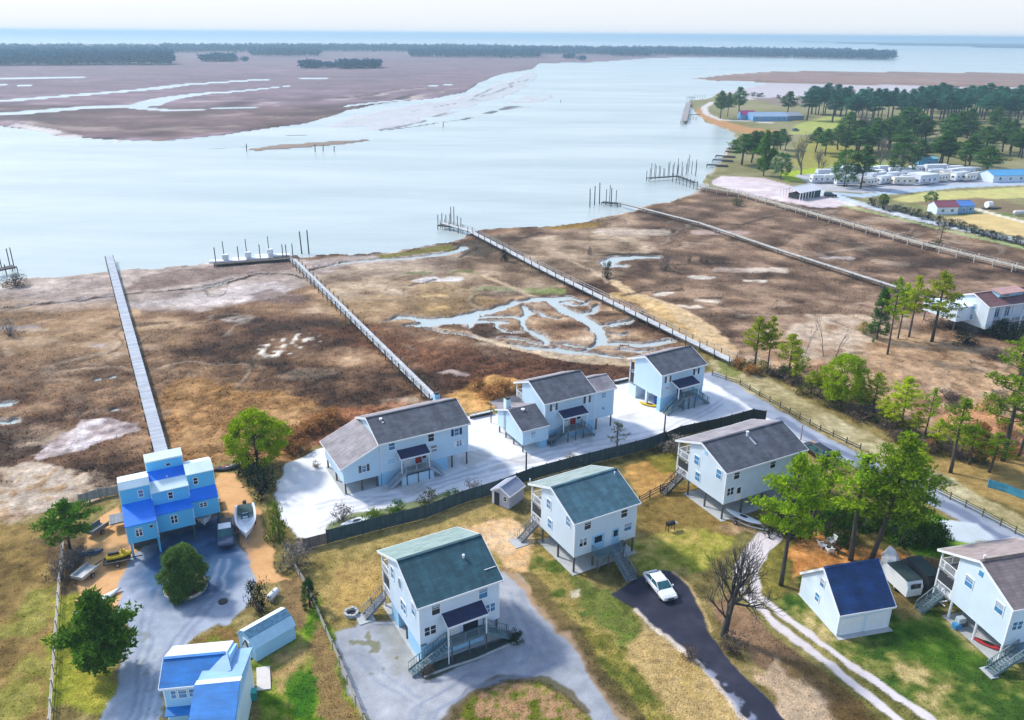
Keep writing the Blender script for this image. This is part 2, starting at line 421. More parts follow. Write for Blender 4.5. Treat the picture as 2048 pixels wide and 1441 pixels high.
lay([(1280, 1000), (1420, 960), (1500, 1060), (1420, 1110), (1300, 1090)], [(124, 104, 52), (150, 124, 68), (110, 98, 44)], 1.2, .6, 1.2, 0, .9, zl=0)
lay([(1270, 1080), (1380, 1050), (1480, 1090), (1400, 1150), (1330, 1140), (1290, 1150)], [(120, 134, 44), (160, 160, 64), (186, 164, 92)], 1, .6, 1.2, 0, .95, zl=0, mot=.9)
lay([(1240, 930), (1340, 910), (1360, 960), (1290, 1000)], [(188, 144, 78), (206, 164, 98)], 1, .6, 1, 0, .95, zl=0)
lay([(1290, 915), (1360, 900), (1380, 930), (1330, 945)], [(130, 128, 44)], 1, .5, .8, 0, .8, zl=0)
for a in ([(1000, 1040), (1050, 1050), (1070, 1090), (1040, 1150), (1000, 1120), (930, 1070), (900, 1065), (960, 1045)],): lay(a, [(246, 218, 180), (236, 200, 156), (214, 172, 122)], .8, .8, 1, 0, .97, zl=0, mot=.8)
lay([(1140, 1180), (1160, 1175), (1165, 1195), (1145, 1200)], (240, 224, 196), .6, .4, .4, 0, .9, zl=0)
lay([(1410, 1200), (1480, 1180), (1560, 1260), (1640, 1330), (1560, 1350), (1470, 1290)], [(128, 98, 72), (158, 126, 98), (110, 84, 60)], 1, .6, 1, 0, .95, zl=0)
lay([(1500, 1340), (1560, 1320), (1620, 1360), (1660, 1400), (1720, 1500), (1680, 1600), (1560, 1480)], [(214, 190, 162), (190, 160, 128)], 1, .7, 1, 0, .9, zl=0)
lay([(1560, 1330), (1640, 1310), (1720, 1400), (1800, 1500), (1760, 1560), (1640, 1400)], [(104, 82, 50), (128, 104, 66)], 1, .6, 1, 0, .9, zl=0)
# right plot
lay([(1600, 1190), (1700, 1260), (1900, 1180), (2300, 1400), (2300, 1800), (1900, 1800), (1780, 1420), (1640, 1290), (1520, 1190)], [(66, 98, 34), (104, 120, 50), (140, 136, 74), (180, 162, 110)], 1, .6, 1.4, 0, 1, zl=0, mot=1.2)
lay([(1760, 1255), (1860, 1230), (1960, 1320), (1900, 1360), (1820, 1310)], [(58, 100, 22), (84, 120, 34)], 1.5, .6, 1.2, 0, .85, zl=0)
lay([(1780, 1190), (1880, 1180), (1880, 1220), (1800, 1240)], [(130, 112, 70), (150, 126, 84)], 1, .6, 1, 0, .8, zl=0)
lay([(1570, 1080), (1620, 1060), (1700, 1090), (1800, 1110), (1880, 1140), (1830, 1170), (1740, 1120), (1640, 1140), (1590, 1160)], [(206, 138, 72), (224, 160, 96), (184, 116, 60)], .8, .6, 1, 0, .95, zl=0)
lay([(1740, 1050), (1840, 1010), (1930, 1060), (1960, 1090), (1860, 1120), (1780, 1090)], [(70, 120, 20), (104, 148, 36), (130, 156, 56)], .8, .6, 1, 0, 1, zl=0)
lay([(1510, 1110), (1560, 1060), (1590, 1070), (1580, 1170), (1540, 1200), (1510, 1160)], [(110, 112, 44), (140, 130, 60), (196, 140, 80)], .8, .5, .8, 0, .9, zl=0)
lay([(1440, 1060), (1500, 1040), (1530, 1070), (1500, 1100)], [(176, 148, 110), (206, 176, 140)], .8, .6, 1, 0, .8, zl=0)
# lawn of the plot at the lower left
lay([(500, 1300), (590, 1260), (640, 1190), (690, 1330), (760, 1480), (800, 1800), (490, 1800)], [(84, 128, 20), (120, 150, 34), (150, 150, 70), (176, 146, 96)], 1, .6, 1.3, 0, 1, zl=0, mot=.9)
lay([(640, 1250), (680, 1320), (720, 1441), (700, 1600), (640, 1400), (610, 1300)], [(176, 138, 100), (150, 116, 80), (110, 128, 40)], .8, .6, 1, 0, .85, zl=0)
lay([(560, 1170), (610, 1150), (640, 1200), (600, 1260), (560, 1240)], [(158, 130, 90), (136, 112, 74)], .8, .5, .8, 0, .95, zl=0)
lay([(560, 1370), (600, 1330), (640, 1360), (630, 1420), (580, 1425)], [(48, 104, 14), (76, 124, 24)], .8, .6, 1, 0, .9, zl=0)
# ---- white gravel lots behind the fence
GV = [(224, 224, 226), (234, 234, 236), (242, 242, 244)]
lay([(546, 990), (570, 925), (622, 905), (650, 893), (760, 865), (940, 832), (990, 830), (1090, 800), (1255, 765), (1300, 745), (1424, 748), (1520, 808), (1630, 872), (1700, 915), (1640, 905), (1560, 860), (1518, 838), (1400, 858), (1330, 884), (1190, 918), (1060, 948), (955, 980), (900, 990), (850, 1010), (760, 1030), (690, 1055), (640, 1078), (590, 1072), (560, 1035)], GV, .35, .35, .5, 0, 1., zn='gravel_lot', zl=0, mot=.3)
lay([(660, 1050), (700, 1030), (780, 1015), (850, 1000), (890, 985), (900, 998), (800, 1035), (700, 1062), (660, 1070)], [(86, 104, 40), (120, 130, 60)], .6, .4, .6, 0, .9, zl=0)
lay([(1450, 770), (1520, 800), (1500, 812), (1450, 792)], (196, 202, 216), 1.5, .6, 1, 0, .7, zl=0)
lay([(590, 1075), (640, 1070), (650, 1090), (610, 1110), (590, 1100)], [(160, 146, 134), (140, 124, 110)], .6, .4, .5, 0, .9, zl=0)
# ---- left plot: sand and the drive
SD = [(210, 156, 98), (224, 174, 120), (192, 138, 86)]
lay([(150, 1205), (160, 1100), (196, 1040), (240, 1010), (262, 1060), (268, 1130), (252, 1210), (200, 1215)], SD, .5, .4, .5, 0, 1, zl=0, zn='sand_yard')
lay([(432, 950), (470, 945), (500, 990), (530, 1060), (560, 1150), (590, 1160), (510, 1172), (495, 1110), (450, 1030)], SD, .5, .4, .5, 0, 1, zl=0, zn='sand_yard')
lay([(232, 1230), (250, 1120), (300, 1070), (440, 1030), (474, 1092), (498, 1112), (510, 1160), (500, 1200), (480, 1230), (470, 1252), (440, 1250), (400, 1270), (360, 1300), (335, 1330), (318, 1370), (320, 1480), (290, 1600), (120, 1600), (240, 1360), (255, 1300), (285, 1262)], [(140, 152, 170), (166, 176, 192), (186, 192, 204)], .4, .4, .6, 0, 1, zl=0, zn='driveway', mot=.4)
lay([(262, 1130), (320, 1070), (440, 1030), (474, 1092), (500, 1120), (480, 1170), (430, 1200), (360, 1215), (300, 1200), (262, 1170)], [(38, 72, 110), (52, 90, 130), (80, 116, 154)], 3.2, .5, 1.4, 0, .95, zl=0, mot=.5)  # dark blue asphalt, with the house's shade painted into it
lay([(330, 1340), (370, 1295), (440, 1255), (474, 1246), (478, 1290), (420, 1320)], [(120, 124, 40), (150, 116, 70), (104, 118, 34)], .3, .3, .3, 0, 1, zl=0, zn='lawn', mot=.9)
# ---- front plot: grey gravel drive
lay([(668, 1268), (740, 1240), (790, 1240), (850, 1290), (1000, 1140), (1030, 1150), (1060, 1185), (1160, 1300), (1260, 1460), (1350, 1640), (700, 1640), (742, 1460), (700, 1360)], [(140, 146, 156), (164, 168, 176), (184, 186, 192)], .5, .4, .8, 0, 1, zl=0, zn='driveway', mot=.45)
lay([(770, 1250), (850, 1240), (870, 1340), (800, 1345), (770, 1300)], [(122, 124, 110), (160, 160, 150)], 1, .6, 1, 0, .6, zl=0)
lay([(830, 1345), (880, 1320), (960, 1300), (1030, 1270), (1045, 1282), (960, 1325), (850, 1362)], [(54, 70, 66), (76, 84, 70)], .4, .3, .4, 0, .9, zl=0)
lay([(880, 1500), (905, 1420), (950, 1385), (1010, 1362), (1080, 1360), (1130, 1385), (1190, 1450), (1230, 1560), (1000, 1640)], [(84, 126, 22), (128, 136, 48), (188, 146, 112), (100, 108, 30)], .4, .3, .5, 0, 1, zl=0, zn='lawn', mot=.9)
lay([(890, 1450), (930, 1395), (1000, 1360), (1080, 1357), (1140, 1388), (1170, 1425)], [(84, 84, 50), (104, 88, 60)], .3, .3, .3, 0, .9, zl=0, width=1.0)
lay([(1005, 1135), (1060, 1190), (1160, 1305), (1255, 1450), (1300, 1540)], [(150, 126, 96), (184, 150, 112)], .4, .3, .4, 0, .9, zl=0, width=.9, off=.0)
lay([(1050, 1150), (1110, 1220), (1190, 1330), (1280, 1450)], [(98, 84, 56), (120, 100, 64)], .7, .5, .8, 0, .8, zl=0, width=1.6)
TK = (176, 182, 196)
for a in ([(640, 1050), (700, 1018), (800, 985), (960, 930), (1180, 885), (1330, 860), (1440, 800)], [(630, 1010), (680, 1000), (780, 995), (950, 945), (1190, 900), (1320, 872)], [(940, 905), (1000, 915), (1060, 925)], [(1210, 820), (1240, 850), (1230, 885)]):
    for o in (0, 9): lay([(x + o * .3, y + o) for x, y in a], TK, .35, .3, .6, 0, .5, zl=0, width=.45)
for a in ([(1040, 1180), (1090, 1260), (1120, 1330), (1060, 1345), (960, 1372), (880, 1420), (850, 1500)], [(1030, 1200), (1080, 1290), (1060, 1325), (950, 1350), (850, 1400), (800, 1500)], [(720, 1290), (780, 1350), (840, 1390)]):
    for o in (0, 16): lay([(x - o, y + o * .6) for x, y in a], (142, 152, 170), .3, .25, .5, 0, .5, zl=0, width=.4)
for a in ([(440, 1120), (420, 1200), (360, 1270), (310, 1350), (280, 1480)], [(300, 1180), (290, 1260), (280, 1340), (240, 1480)]):
    for o in (0, 18): lay([(x + o, y) for x, y in a], (126, 140, 164), .4, .25, .5, 0, .5, zl=0, width=.4)
lay([(690, 1275), (740, 1262), (800, 1300), (820, 1350), (740, 1340)], (112, 112, 70), .3, .4, .4, 0, .8, zl=0, patch=.72, pl='f')
lay([(250, 1300), (300, 1250), (330, 1330), (300, 1420)], (120, 124, 110), .3, .4, .4, 0, .5, zl=0, patch=.75, pl='f')
lay([(700, 1020), (1000, 940), (1400, 850), (1380, 800), (1000, 890), (680, 960)], (176, 172, 160), .3, .4, .4, 0, .5, zl=0, patch=.8, pl='m')
# ---- black drive
AS = [(34, 36, 54), (44, 46, 64), (60, 60, 76)]
lay([(1222, 1190), (1270, 1160), (1325, 1140), (1345, 1142), (1375, 1172), (1398, 1215), (1412, 1262), (1450, 1310), (1500, 1365), (1570, 1441), (1660, 1560), (1640, 1640), (1560, 1560), (1490, 1441), (1420, 1352), (1330, 1272), (1275, 1225)], AS, .16, .15, .2, 0, 1, zl=0, zn='asphalt_driveway', mot=.6)
lay([(1270, 1222), (1330, 1275), (1395, 1330), (1460, 1405), (1510, 1470), (1570, 1560)], (224, 210, 196), .25, .3, .4, 0, .85, zl=0, width=.5)
lay([(1345, 1142), (1378, 1172), (1402, 1215), (1418, 1262)], (200, 172, 122), .2, .2, .3, 0, .8, zl=0, width=.35)
lay([(1380, 1310), (1440, 1370), (1500, 1440)], (150, 158, 180), .4, .4, .5, 0, .7, zl=0, width=.9, patch=.55, pl='f')
# ---- two wheel tracks
lay([(1500, 1085), (1480, 1130), (1490, 1180), (1560, 1245), (1650, 1315), (1760, 1400), (1860, 1480), (2000, 1600)], [(120, 116, 60), (150, 140, 84)], .5, .3, .5, 0, .9, zl=0, width=3.6)
lay([(1540, 1075), (1500, 1110), (1478, 1140), (1485, 1180), (1540, 1238), (1640, 1317), (1740, 1395), (1840, 1475), (1960, 1590)], [(226, 218, 220), (206, 196, 196)], .25, .25, .3, 0, 1, zl=0, width=[2.6, 2.0, 1.5, 1.1, 1.0, 1.0, 1.0, 1.0, 1.0], zn='path')
lay([(1540, 1075), (1520, 1110), (1506, 1150), (1520, 1195), (1580, 1240), (1680, 1312), (1790, 1390), (1900, 1465), (2040, 1570)], [(226, 218, 220), (206, 196, 196)], .25, .25, .3, 0, 1, zl=0, width=[2.4, 1.6, 1.0, .9, .9, .9, .9, .9, .9], zn='path')
# ---- paved lane
lay([(1424, 752), (1520, 812), (1640, 885), (1800, 962), (1900, 1010), (2000, 1065), (2100, 1120), (2300, 1240)], [(140, 150, 168), (166, 174, 188)], .3, .25, .3, 0, 1, zl=0, width=[3.4, 3.8, 4., 4.2, 4.4, 4.6, 4.6, 4.6], zn='road', mot=.7)
lay([(1560, 838), (1640, 885), (1800, 965), (1900, 1015), (2000, 1070), (2100, 1125)], (92, 106, 136), .6, .3, .4, 0, .7, zl=0, width=1.5)
lay([(1880, 1040), (1950, 1045), (1990, 1080), (1940, 1090), (1890, 1075)], [(196, 206, 214)], .4, .3, .4, 0, .95, zl=0, zn='road')
lay([(1620, 880), (1660, 900), (1650, 915), (1610, 900)], (200, 150, 88), .5, .3, .3, 0, .9, zl=0)
# ---- camping ground on the point
CG = [(100, 104, 62), (128, 124, 80), (150, 144, 104), (104, 118, 56)]
SH = [(1390, 372), (1400, 350), (1440, 330), (1462, 300), (1476, 268), (1462, 258), (1435, 250), (1412, 244), (1392, 228), (1382, 212), (1384, 202), (1410, 198), (1428, 190), (1470, 182), (1560, 176), (1700, 176), (2060, 182), (2500, 190), (2600, 560), (2060, 500), (1900, 455), (1760, 415), (1600, 410), (1480, 385)]
lay(SH, CG, 3, 1.5, 4, 3, 1, z=0., zn='parking_ground', zl=0, mot=.8)
lay([(1440, 185), (1500, 165), (1640, 168), (2060, 176), (2060, 188), (1700, 190), (1480, 200)], [(214, 212, 220), (178, 164, 166)], 4, 1, 5, 5, .9, zl=0, mot=1)
lay([(1500, 196), (1650, 194), (1700, 206), (1560, 212)], [(140, 122, 116)], 4, 1, 5, 0, .8, zl=0)
lay([(1395, 214), (1420, 230), (1460, 246), (1500, 256), (1560, 262), (1520, 280), (1470, 262), (1420, 246), (1392, 228)], [(196, 150, 100), (176, 126, 76)], 2, 1, 2, 0, .9, zl=0)
lay([(1425, 205), (1408, 215), (1412, 228), (1440, 240), (1500, 243), (1560, 248)], (214, 208, 206), 1, .6, 1, 0, .9, zl=0, width=5)
lay([(1590, 250), (1660, 232), (1700, 235), (1690, 262), (1640, 272), (1580, 268)], [(160, 172, 80), (176, 180, 100)], 3, 1, 3, 0, .9, zl=0)
lay([(1600, 275), (1700, 290), (1760, 330), (1720, 360), (1640, 350), (1585, 330), (1590, 300)], [(176, 160, 80), (156, 150, 70), (140, 150, 48)], 2, 1, 3, 0, .9, zl=0)
lay([(1560, 345), (1640, 335), (1680, 352), (1640, 366), (1570, 362)], [(142, 172, 20), (170, 186, 50)], 1, .6, 1.5, 0, .95, zl=0)
lay([(1680, 330), (1800, 325), (1830, 345), (1750, 355)], [(130, 160, 40)], 1.5, 1, 2, 0, .8, zl=0)
lay([(1420, 368), (1440, 352), (1530, 356), (1580, 372), (1650, 392), (1720, 412), (1640, 416), (1560, 402), (1480, 386)], [(226, 214, 218), (206, 190, 190), (236, 228, 230)], 1, .8, 1.5, 0, 1, zl=0, mot=.9)
lay([(1590, 350), (1700, 345), (1860, 350), (2060, 350), (2060, 372), (1860, 376), (1720, 386), (1640, 380)], [(196, 196, 204), (176, 176, 186)], 1, .8, 1.5, 0, .95, zl=0)
lay([(1645, 385), (1720, 392), (1800, 384), (1900, 374), (2060, 366)], [(166, 184, 202), (184, 198, 212)], .8, .5, 1, 0, 1, zl=0, width=6)
lay([(1640, 384), (1720, 408), (1800, 428), (1900, 452), (2060, 488), (2300, 540)], [(190, 202, 214), (206, 212, 214)], .7, .5, 1, 0, 1, zl=0, width=6)
lay([(1690, 412), (1800, 436), (1900, 462), (2060, 498)], [(150, 176, 110), (176, 190, 140)], .8, .5, .8, 0, .9, zl=0, width=2.5)
lay([(1780, 400), (1850, 385), (2060, 375), (2060, 395), (1960, 400), (1860, 410)], [(206, 190, 130), (190, 196, 110)], 1.5, 1, 2, 0, .9, zl=0)
lay([(1800, 405), (1960, 395), (2060, 412), (2060, 432), (1900, 415)], [(140, 104, 92), (120, 112, 76)], 1.5, 1, 2, 0, .85, zl=0)
lay([(1870, 440), (1980, 425), (2060, 450), (2060, 478), (1960, 458)], [(222, 196, 140), (206, 180, 120)], 1.5, 1, 2, 0, .95, zl=0)
lay([(1950, 418), (2060, 448)], (232, 226, 206), .6, .4, .6, 0, .9, zl=0, width=2.5)
# ---- creeks, pans and ponds: the ground dips below the water level
POND = [(176, 184, 200)]
def creek(px, w, soft=.5, ws=.95, wm=1.2, wl=0, rim=True, dz=-1.0, zl=ZW):
    W = [x * .8 for x in (w if hasattr(w, '__len__') else [w] * len(px))]
    if rim: lay(px, [(206, 198, 190), (176, 160, 146), (120, 104, 90)], soft + .3, ws + .3, wm, wl, .85, zl=zl, width=[x + 1.1 for x in W], mot=1.1)
    lay(px, (150, 154, 160), soft, ws, wm, wl, 1., z=dz, zl=zl, width=W)
creek([(780, 642), (800, 636), (830, 640), (860, 645), (930, 634), (985, 622), (1020, 612), (1080, 600), (1130, 597), (1160, 602)], [1, 3, 3, 4, 6, 4, 3, 3, 4, 1.5], .5, .7, 1.2)
creek([(830, 655), (880, 648), (960, 645), (1010, 648)], [1.5, 2.5, 2.5, 1.], .5, .7, 1)
creek([(1105, 605), (1130, 622), (1165, 636), (1190, 650), (1200, 672), (1206, 690)], [3, 3.5, 4, 4, 3, 3], .5, .6, 1.)
creek([(1160, 632), (1185, 626), (1200, 612)], [2, 2, 1.], .4, .5, .8)
creek([(1190, 655), (1230, 652), (1270, 643)], [2, 2.4, 1], .4, .5, .8)
creek([(1206, 690), (1240, 688), (1290, 692), (1345, 684)], [2.5, 1.5, 2.5, 1.5], .4, .5, .8)
creek([(1020, 690), (1060, 698), (1110, 704), (1180, 712), (1240, 718)], [1, 2.4, 2., 2., 1.], .4, .5, .9)
creek([(930, 640), (985, 636), (1040, 640), (1058, 630), (1050, 615)], [1, 1.6, 2, 2, 1.5], .4, .5, .8)
creek([(1040, 642), (1050, 660), (1080, 672), (1090, 688)], [1.2, 1.2, 1.5, 1.5], .4, .5, .8)
for k, (a, w) in enumerate((([(800, 655), (840, 650), (870, 655)], [1, 2, 1]), ([(850, 662), (900, 668), (940, 676)], [.6, 1.2, .6]), ([(985, 648), (1000, 664), (1040, 668)], [.8, 1.2, .8]), ([(1065, 622), (1090, 632), (1120, 640)], [.8, 1.4, .8]), ([(1125, 606), (1150, 612), (1185, 612)], [1.5, 1.2, .6]),
                            ([(1215, 668), (1245, 672), (1262, 668)], [1, 1.4, .6]), ([(1100, 690), (1140, 696), (1190, 700)], [1., 1.6, 1.]), ([(1240, 700), (1290, 704), (1330, 700)], [.8, 1.2, .8]), ([(1000, 678), (1050, 684), (1090, 692)], [.6, 1.2, .8]), ([(960, 628), (940, 640), (930, 655)], [.8, 1., .6]), ([(1165, 612), (1180, 602), (1215, 598)], [1.4, 1., .5]), ([(1200, 690), (1180, 702), (1150, 708)], [1.4, 1., .8]))):
    creek(a, w, .3, .6, .9)
creek([(1218, 536), (1212, 526), (1230, 519), (1270, 516), (1318, 517)], [2, 4.5, 5, 4, 3], .4, .4, .8)
creek([(1222, 532), (1245, 534)], [4, 2.5], .4, .4, .6)
DK = [(38, 36, 32), (62, 56, 48)]
creek([(-200, 632), (0, 617), (100, 607), (160, 600), (238, 591)], .5, .3, .5, 1, rim=False, dz=-.7)
lay([(-200, 632), (0, 617), (100, 607), (160, 600), (238, 591), (330, 583), (420, 573), (470, 562), (500, 550), (530, 546), (575, 548), (612, 556)], DK, .5, .6, 1, 0, .9, zl=ZM, width=[1.6, 1.8, 1.5, 1.2, 1.2, .9, 1.8, 2, 1.2, .8, 1.2, .9])
creek([(385, 580), (430, 572), (470, 560)], [.8, 1.4, .8], .3, .4, .6, rim=False)
creek([(640, 534), (700, 527), (760, 521), (830, 517), (890, 510), (930, 497)], [.8, 2.2, 2.5, 2.5, 3, 4], .5, .6, 1)
lay([(620, 540), (690, 524)], DK, .4, .5, .6, 0, .9, zl=ZM, width=1.4)
lay([(745, 512), (830, 500), (905, 488), (915, 500), (830, 510), (760, 517)], [(110, 104, 52), (134, 126, 66)], .8, .6, 1, 0, 1, zl=ZM)
lay([(905, 498), (930, 485), (1000, 470), (1010, 492), (975, 515), (930, 512)], [(78, 68, 56), (104, 92, 76)], 1, .6, 1, 0, .9, zl=ZM)
lay([(1075, 455), (1150, 446), (1212, 444), (1190, 455), (1110, 460)], [(120, 106, 56), (176, 134, 62)], 1, .6, 1, 0, .9, zl=ZM)
lay([(1200, 512), (1240, 506), (1320, 506), (1330, 512), (1250, 511)], DK, .8, .5, .8, 0, .8, zl=ZM)
for a in ([(1340, 531), (1420, 528), (1480, 527)], [(1330, 442), (1400, 448), (1485, 450), (1530, 436), (1560, 432)], [(1040, 478), (1080, 466)], [(920, 515), (955, 495)], [(1250, 590), (1300, 580)], [(820, 572), (870, 560)], [(1310, 585), (1365, 580)], [(1410, 595), (1445, 595)]):
    lay(a, DK, .5, .6, .8, 0, .75, zl=ZM, width=1.2)
creek([(-60, 812), (-10, 815), (20, 812)], 2.2, .4, .4, .6); creek([(-60, 845), (20, 848), (35, 842)], 1.2, .3, .4, .5)
for x, y, w in ((195, 762, .9), (222, 758, 1.2), (228, 824, 1.1)):
    creek([(x - 4, y), (x + 4, y - 2)], w, .3, .3, .3, rim=False)
# ---- the river and the sea
SHORE = [(-900, 640), (-300, 610), (0, 590), (20, 572), (45, 560), (110, 558), (208, 548), (300, 540), (430, 525), (575, 514), (640, 514), (690, 511), (745, 508), (800, 499), (905, 484), (935, 472), (960, 462), (1075, 452), (1180, 443), (1240, 426), (1300, 407), (1385, 384), (1392, 368), (1404, 348), (1440, 330), (1462, 300), (1478, 268), (1462, 260), (1435, 252), (1410, 246), (1390, 230), (1380, 212), (1382, 202), (1410, 198), (1430, 189), (1480, 178), (1530, 168), (1600, 162), (2060, 166), (2700, 172)]
FAR = [(2700, 112), (1786, 112), (1775, 120), (1500, 114), (1300, 117), (1200, 125), (1080, 128), (1062, 140), (1000, 150), (957, 166), (932, 185), (872, 196), (790, 204), (740, 212), (700, 226), (620, 246), (560, 254), (450, 271), (320, 284), (200, 281), (110, 273), (80, 263), (0, 254), (-900, 240)]
fm = np.array([G2(x, y, ZM) for x, y in FAR])
FARC = [(92, 74, 78), (122, 102, 106), (148, 126, 132), (176, 154, 158)]  # marsh browns with the mauve of distant haze mixed in
lay([(-900, 240), (-900, 88), (0, 90), (900, 92), (1300, 95), (1800, 104), (1800, 122)] + [(x, y) for x, y in FAR[2:]], FARC, 6, 3, 8, 16, 1., zl=ZM, zn='far_marsh', mot=.9)
for a in ([(0, 240), (200, 262), (350, 266), (560, 240), (700, 215)], [(100, 250), (300, 262), (480, 252)], [(560, 236), (700, 210), (840, 190), (930, 172)], [(380, 205), (560, 205), (700, 196), (840, 178)], [(250, 235), (420, 232), (600, 224)]):
    lay(a, [(196, 184, 178), (176, 160, 152), (206, 200, 198)], 4, 3, 10, 20, .85, zl=ZM, width=[10] * len(a), patch=.5, pl='l')
    lay([(x + 20, y - 5) for x, y in a], [(74, 60, 54)], 3, 3, 10, 20, .8, zl=ZM, width=[7] * len(a), patch=.55, pl='l')
lay([(0, 210), (400, 215), (700, 210), (900, 190), (800, 200), (600, 250), (300, 280), (100, 268)], [(84, 66, 56), (110, 88, 74)], 10, 2, 8, 14, .6, zl=ZM)
# the river bed
river = SHORE + [(2700, 140), (2060, 146), (1560, 142), (1460, 149), (1375, 157), (1440, 164), (1500, 160), (1600, 168)][::1]
lay(SHORE[:-3] + [(1500, 163), (1440, 163), (1378, 158), (1460, 149), (1560, 142), (2060, 146), (2700, 150)] + FAR, (150, 156, 158), 1.2, 1.6, 3., 5., 1., z=-2.5, zl=ZW)
lay([(1800, 122), (1800, 104), (1300, 93), (900, 90), (0, 87), (-900, 84), (-900, 57), (0, 63.5), (1024, 71), (2700, 83.5), (2700, 112)], (150, 156, 158), 30, 4, 10, 30, 1., z=-3., zl=ZW)
lay(SHORE[2:28], [(196, 186, 176), (170, 156, 142), (206, 200, 194)], 1., 1.5, 3, 5, .8, zl=ZW, width=4, patch=.45, pl='m', mot=1)
# mud flats and bars standing just clear of the water
SB = [(168, 168, 168), (192, 192, 192), (146, 138, 132)]
lay([(955, 182), (1010, 160), (1062, 143), (1080, 150), (1060, 168), (1030, 185), (960, 205), (880, 228), (760, 250), (690, 255), (640, 252), (720, 232), (830, 205), (880, 200)], SB, 3, 2, 7, 12, 1., z=-.46, zl=ZW, zn='sandbar', patch=.25, pl='h')
lay([(860, 200), (960, 190), (1050, 150), (1075, 152), (1000, 200), (900, 232), (780, 262), (680, 262)], SB, 3, 2, 7, 12, 1., z=-.45, zl=ZW, zn='sandbar', patch=.32, pl='l')
for a in ([(880, 240), (960, 222), (1040, 190)], [(940, 200), (1000, 180), (1050, 160)], [(760, 262), (850, 244), (900, 226)], [(1040, 215), (1080, 195), (1095, 188)], [(840, 222), (920, 205), (980, 178)]): lay(a, [(96, 92, 86), (120, 112, 104)], 2, 2, 6, 12, .9, z=-.43, zl=ZW, zn='sandbar', width=3.5, patch=.4, pl='l')
lay([(1015, 205), (1060, 185), (1085, 180), (1108, 195), (1085, 213), (1030, 222)], SB, 3, 2, 5, 10, 1., z=-.46, zl=ZW, zn='sandbar', patch=.35, pl='l')
lay([(770, 262), (850, 250), (920, 240), (980, 228), (1030, 215), (1062, 208)], [(70, 72, 70), (104, 104, 100)], 2, 1, 4, 6, 1., z=-.4, zl=ZW, zn='sandbar', width=[3, 6, 6, 10, 12, 8], patch=.3, pl='l')
lay([(498, 299), (545, 291), (640, 284), (740, 278), (752, 281), (690, 290), (600, 297), (520, 303)], [(104, 84, 70), (150, 120, 90)], 1.5, 1, 2, 3, 1., z=-.35, zl=ZW, zn='sandbar')
lay([(425, 298), (500, 294)], [(150, 136, 126)], 1, 1, 2, 2, 1, z=-.45, zl=ZW, zn='sandbar', width=3)
lay([(578, 272), (612, 271)], [(84, 84, 76)], 1, 1, 1, 1, 1, z=-.4, zl=ZW, zn='sandbar', width=4)
lay([(30, 252), (90, 262), (160, 280), (230, 286)], [(196, 186, 180)], 2, 1, 3, 4, 1., z=-.46, zl=ZW, zn='sandbar', width=10, patch=.45, pl='l')
def fcreek(px, w): lay(px, (176, 182, 190), 3, 2, 6, 8, 1., z=-1.2, zl=ZW, width=w)
fcreek([(-200, 206), (0, 203), (160, 191), (290, 180), (370, 170), (520, 160), (700, 156)], [16, 16, 18, 18, 18, 16, 10])
fcreek([(-200, 232), (0, 228), (150, 217), (280, 212), (320, 200), (400, 188), (470, 183), (580, 172)], [22, 22, 18, 22, 22, 14, 12, 6])
fcreek([(270, 216), (340, 222), (430, 218), (560, 214)], [8, 10, 8, 6])
fcreek([(-200, 158), (0, 157), (280, 155)], [22, 22, 10]); fcreek([(700, 212), (760, 204), (800, 200)], [8, 8, 6])
fcreek([(622, 250), (680, 238), (720, 222), (780, 212), (800, 206)], [14, 12, 12, 8, 5])
fcreek([(850, 173), (900, 169)], 8); fcreek([(0, 170), (70, 172)], 10)
lay([(1600, 157), (1700, 156), (1720, 160), (1640, 162)], (200, 200, 206), 5, 2, 6, 10, .9, zl=ZM, z=-.9)
# far spit and the low shore on the horizon
lay([(1375, 157), (1460, 149), (1560, 142), (2060, 146), (2700, 150), (2700, 172), (2060, 172), (1700, 168), (1600, 166), (1520, 160), (1440, 163)], [(140, 112, 100), (158, 130, 116)], 5, 2, 6, 10, 1., z=-.2, zl=ZM, zn='far_marsh')
lay([(1560, 82.5), (1700, 84.5), (2060, 88.5), (2700, 95.5), (2700, 105), (2060, 97), (1800, 92), (1600, 84.5)], (22, 52, 58), 20, 2, 5, 10, 1., z=1.0, zl=ZM, zn='far_marsh')

nd_ = fbm(gx, gy, 30., 3, 80, cell); nd2 = fbm(gx, gy, 13., 3, 90, cell)
mk_ = (zone == 0) & (gz > ZW) & (gr < 420)
for nn, w_, lo in ((nd_, .016, -.1), (nd2, .022, .15)):
    k_ = (1 - sstep(0, w_ + gr * 4e-5, np.abs(nn))) * sstep(lo, lo + .25, np.roll(nl, 37)) * mk_
    gcol = gcol * (1 - .62 * k_[:, None]) + alb((70, 62, 52)) * .62 * k_[:, None]; gz = gz - .12 * k_
    k_ = (1 - sstep(0, w_ * 2.6 + gr * 6e-5, np.abs(nn - w_ * 3))) * sstep(lo, lo + .25, np.roll(nl, 37)) * mk_
    gcol = gcol * (1 - .3 * k_[:, None]) + alb((196, 178, 156)) * .3 * k_[:, None]
# relief: tussocks in the marsh, nearly flat on the plots
marsh = (zone == 0) | (zone == 9)
gz = np.where(marsh & (gz > ZW), gz + .16 * nf * np.clip(1 - gr / 500, 0, 1), gz)
gz = np.where(zone == 1, gz + .02 * nf, gz)
tex = np.where((zone == 0), (.42 * nf + .25 * nm + .25 * nst), np.where(zone == 1, .34 * nf + .14 * nm, np.where(zone == 9, .3 * nm + .5 * nl + .2 * nh, .06 * nf + .03 * nm)))
gcol *= np.clip(1 + tex, .3, 1.9)[:, None]
gcol = np.clip(gcol, .008, .86)

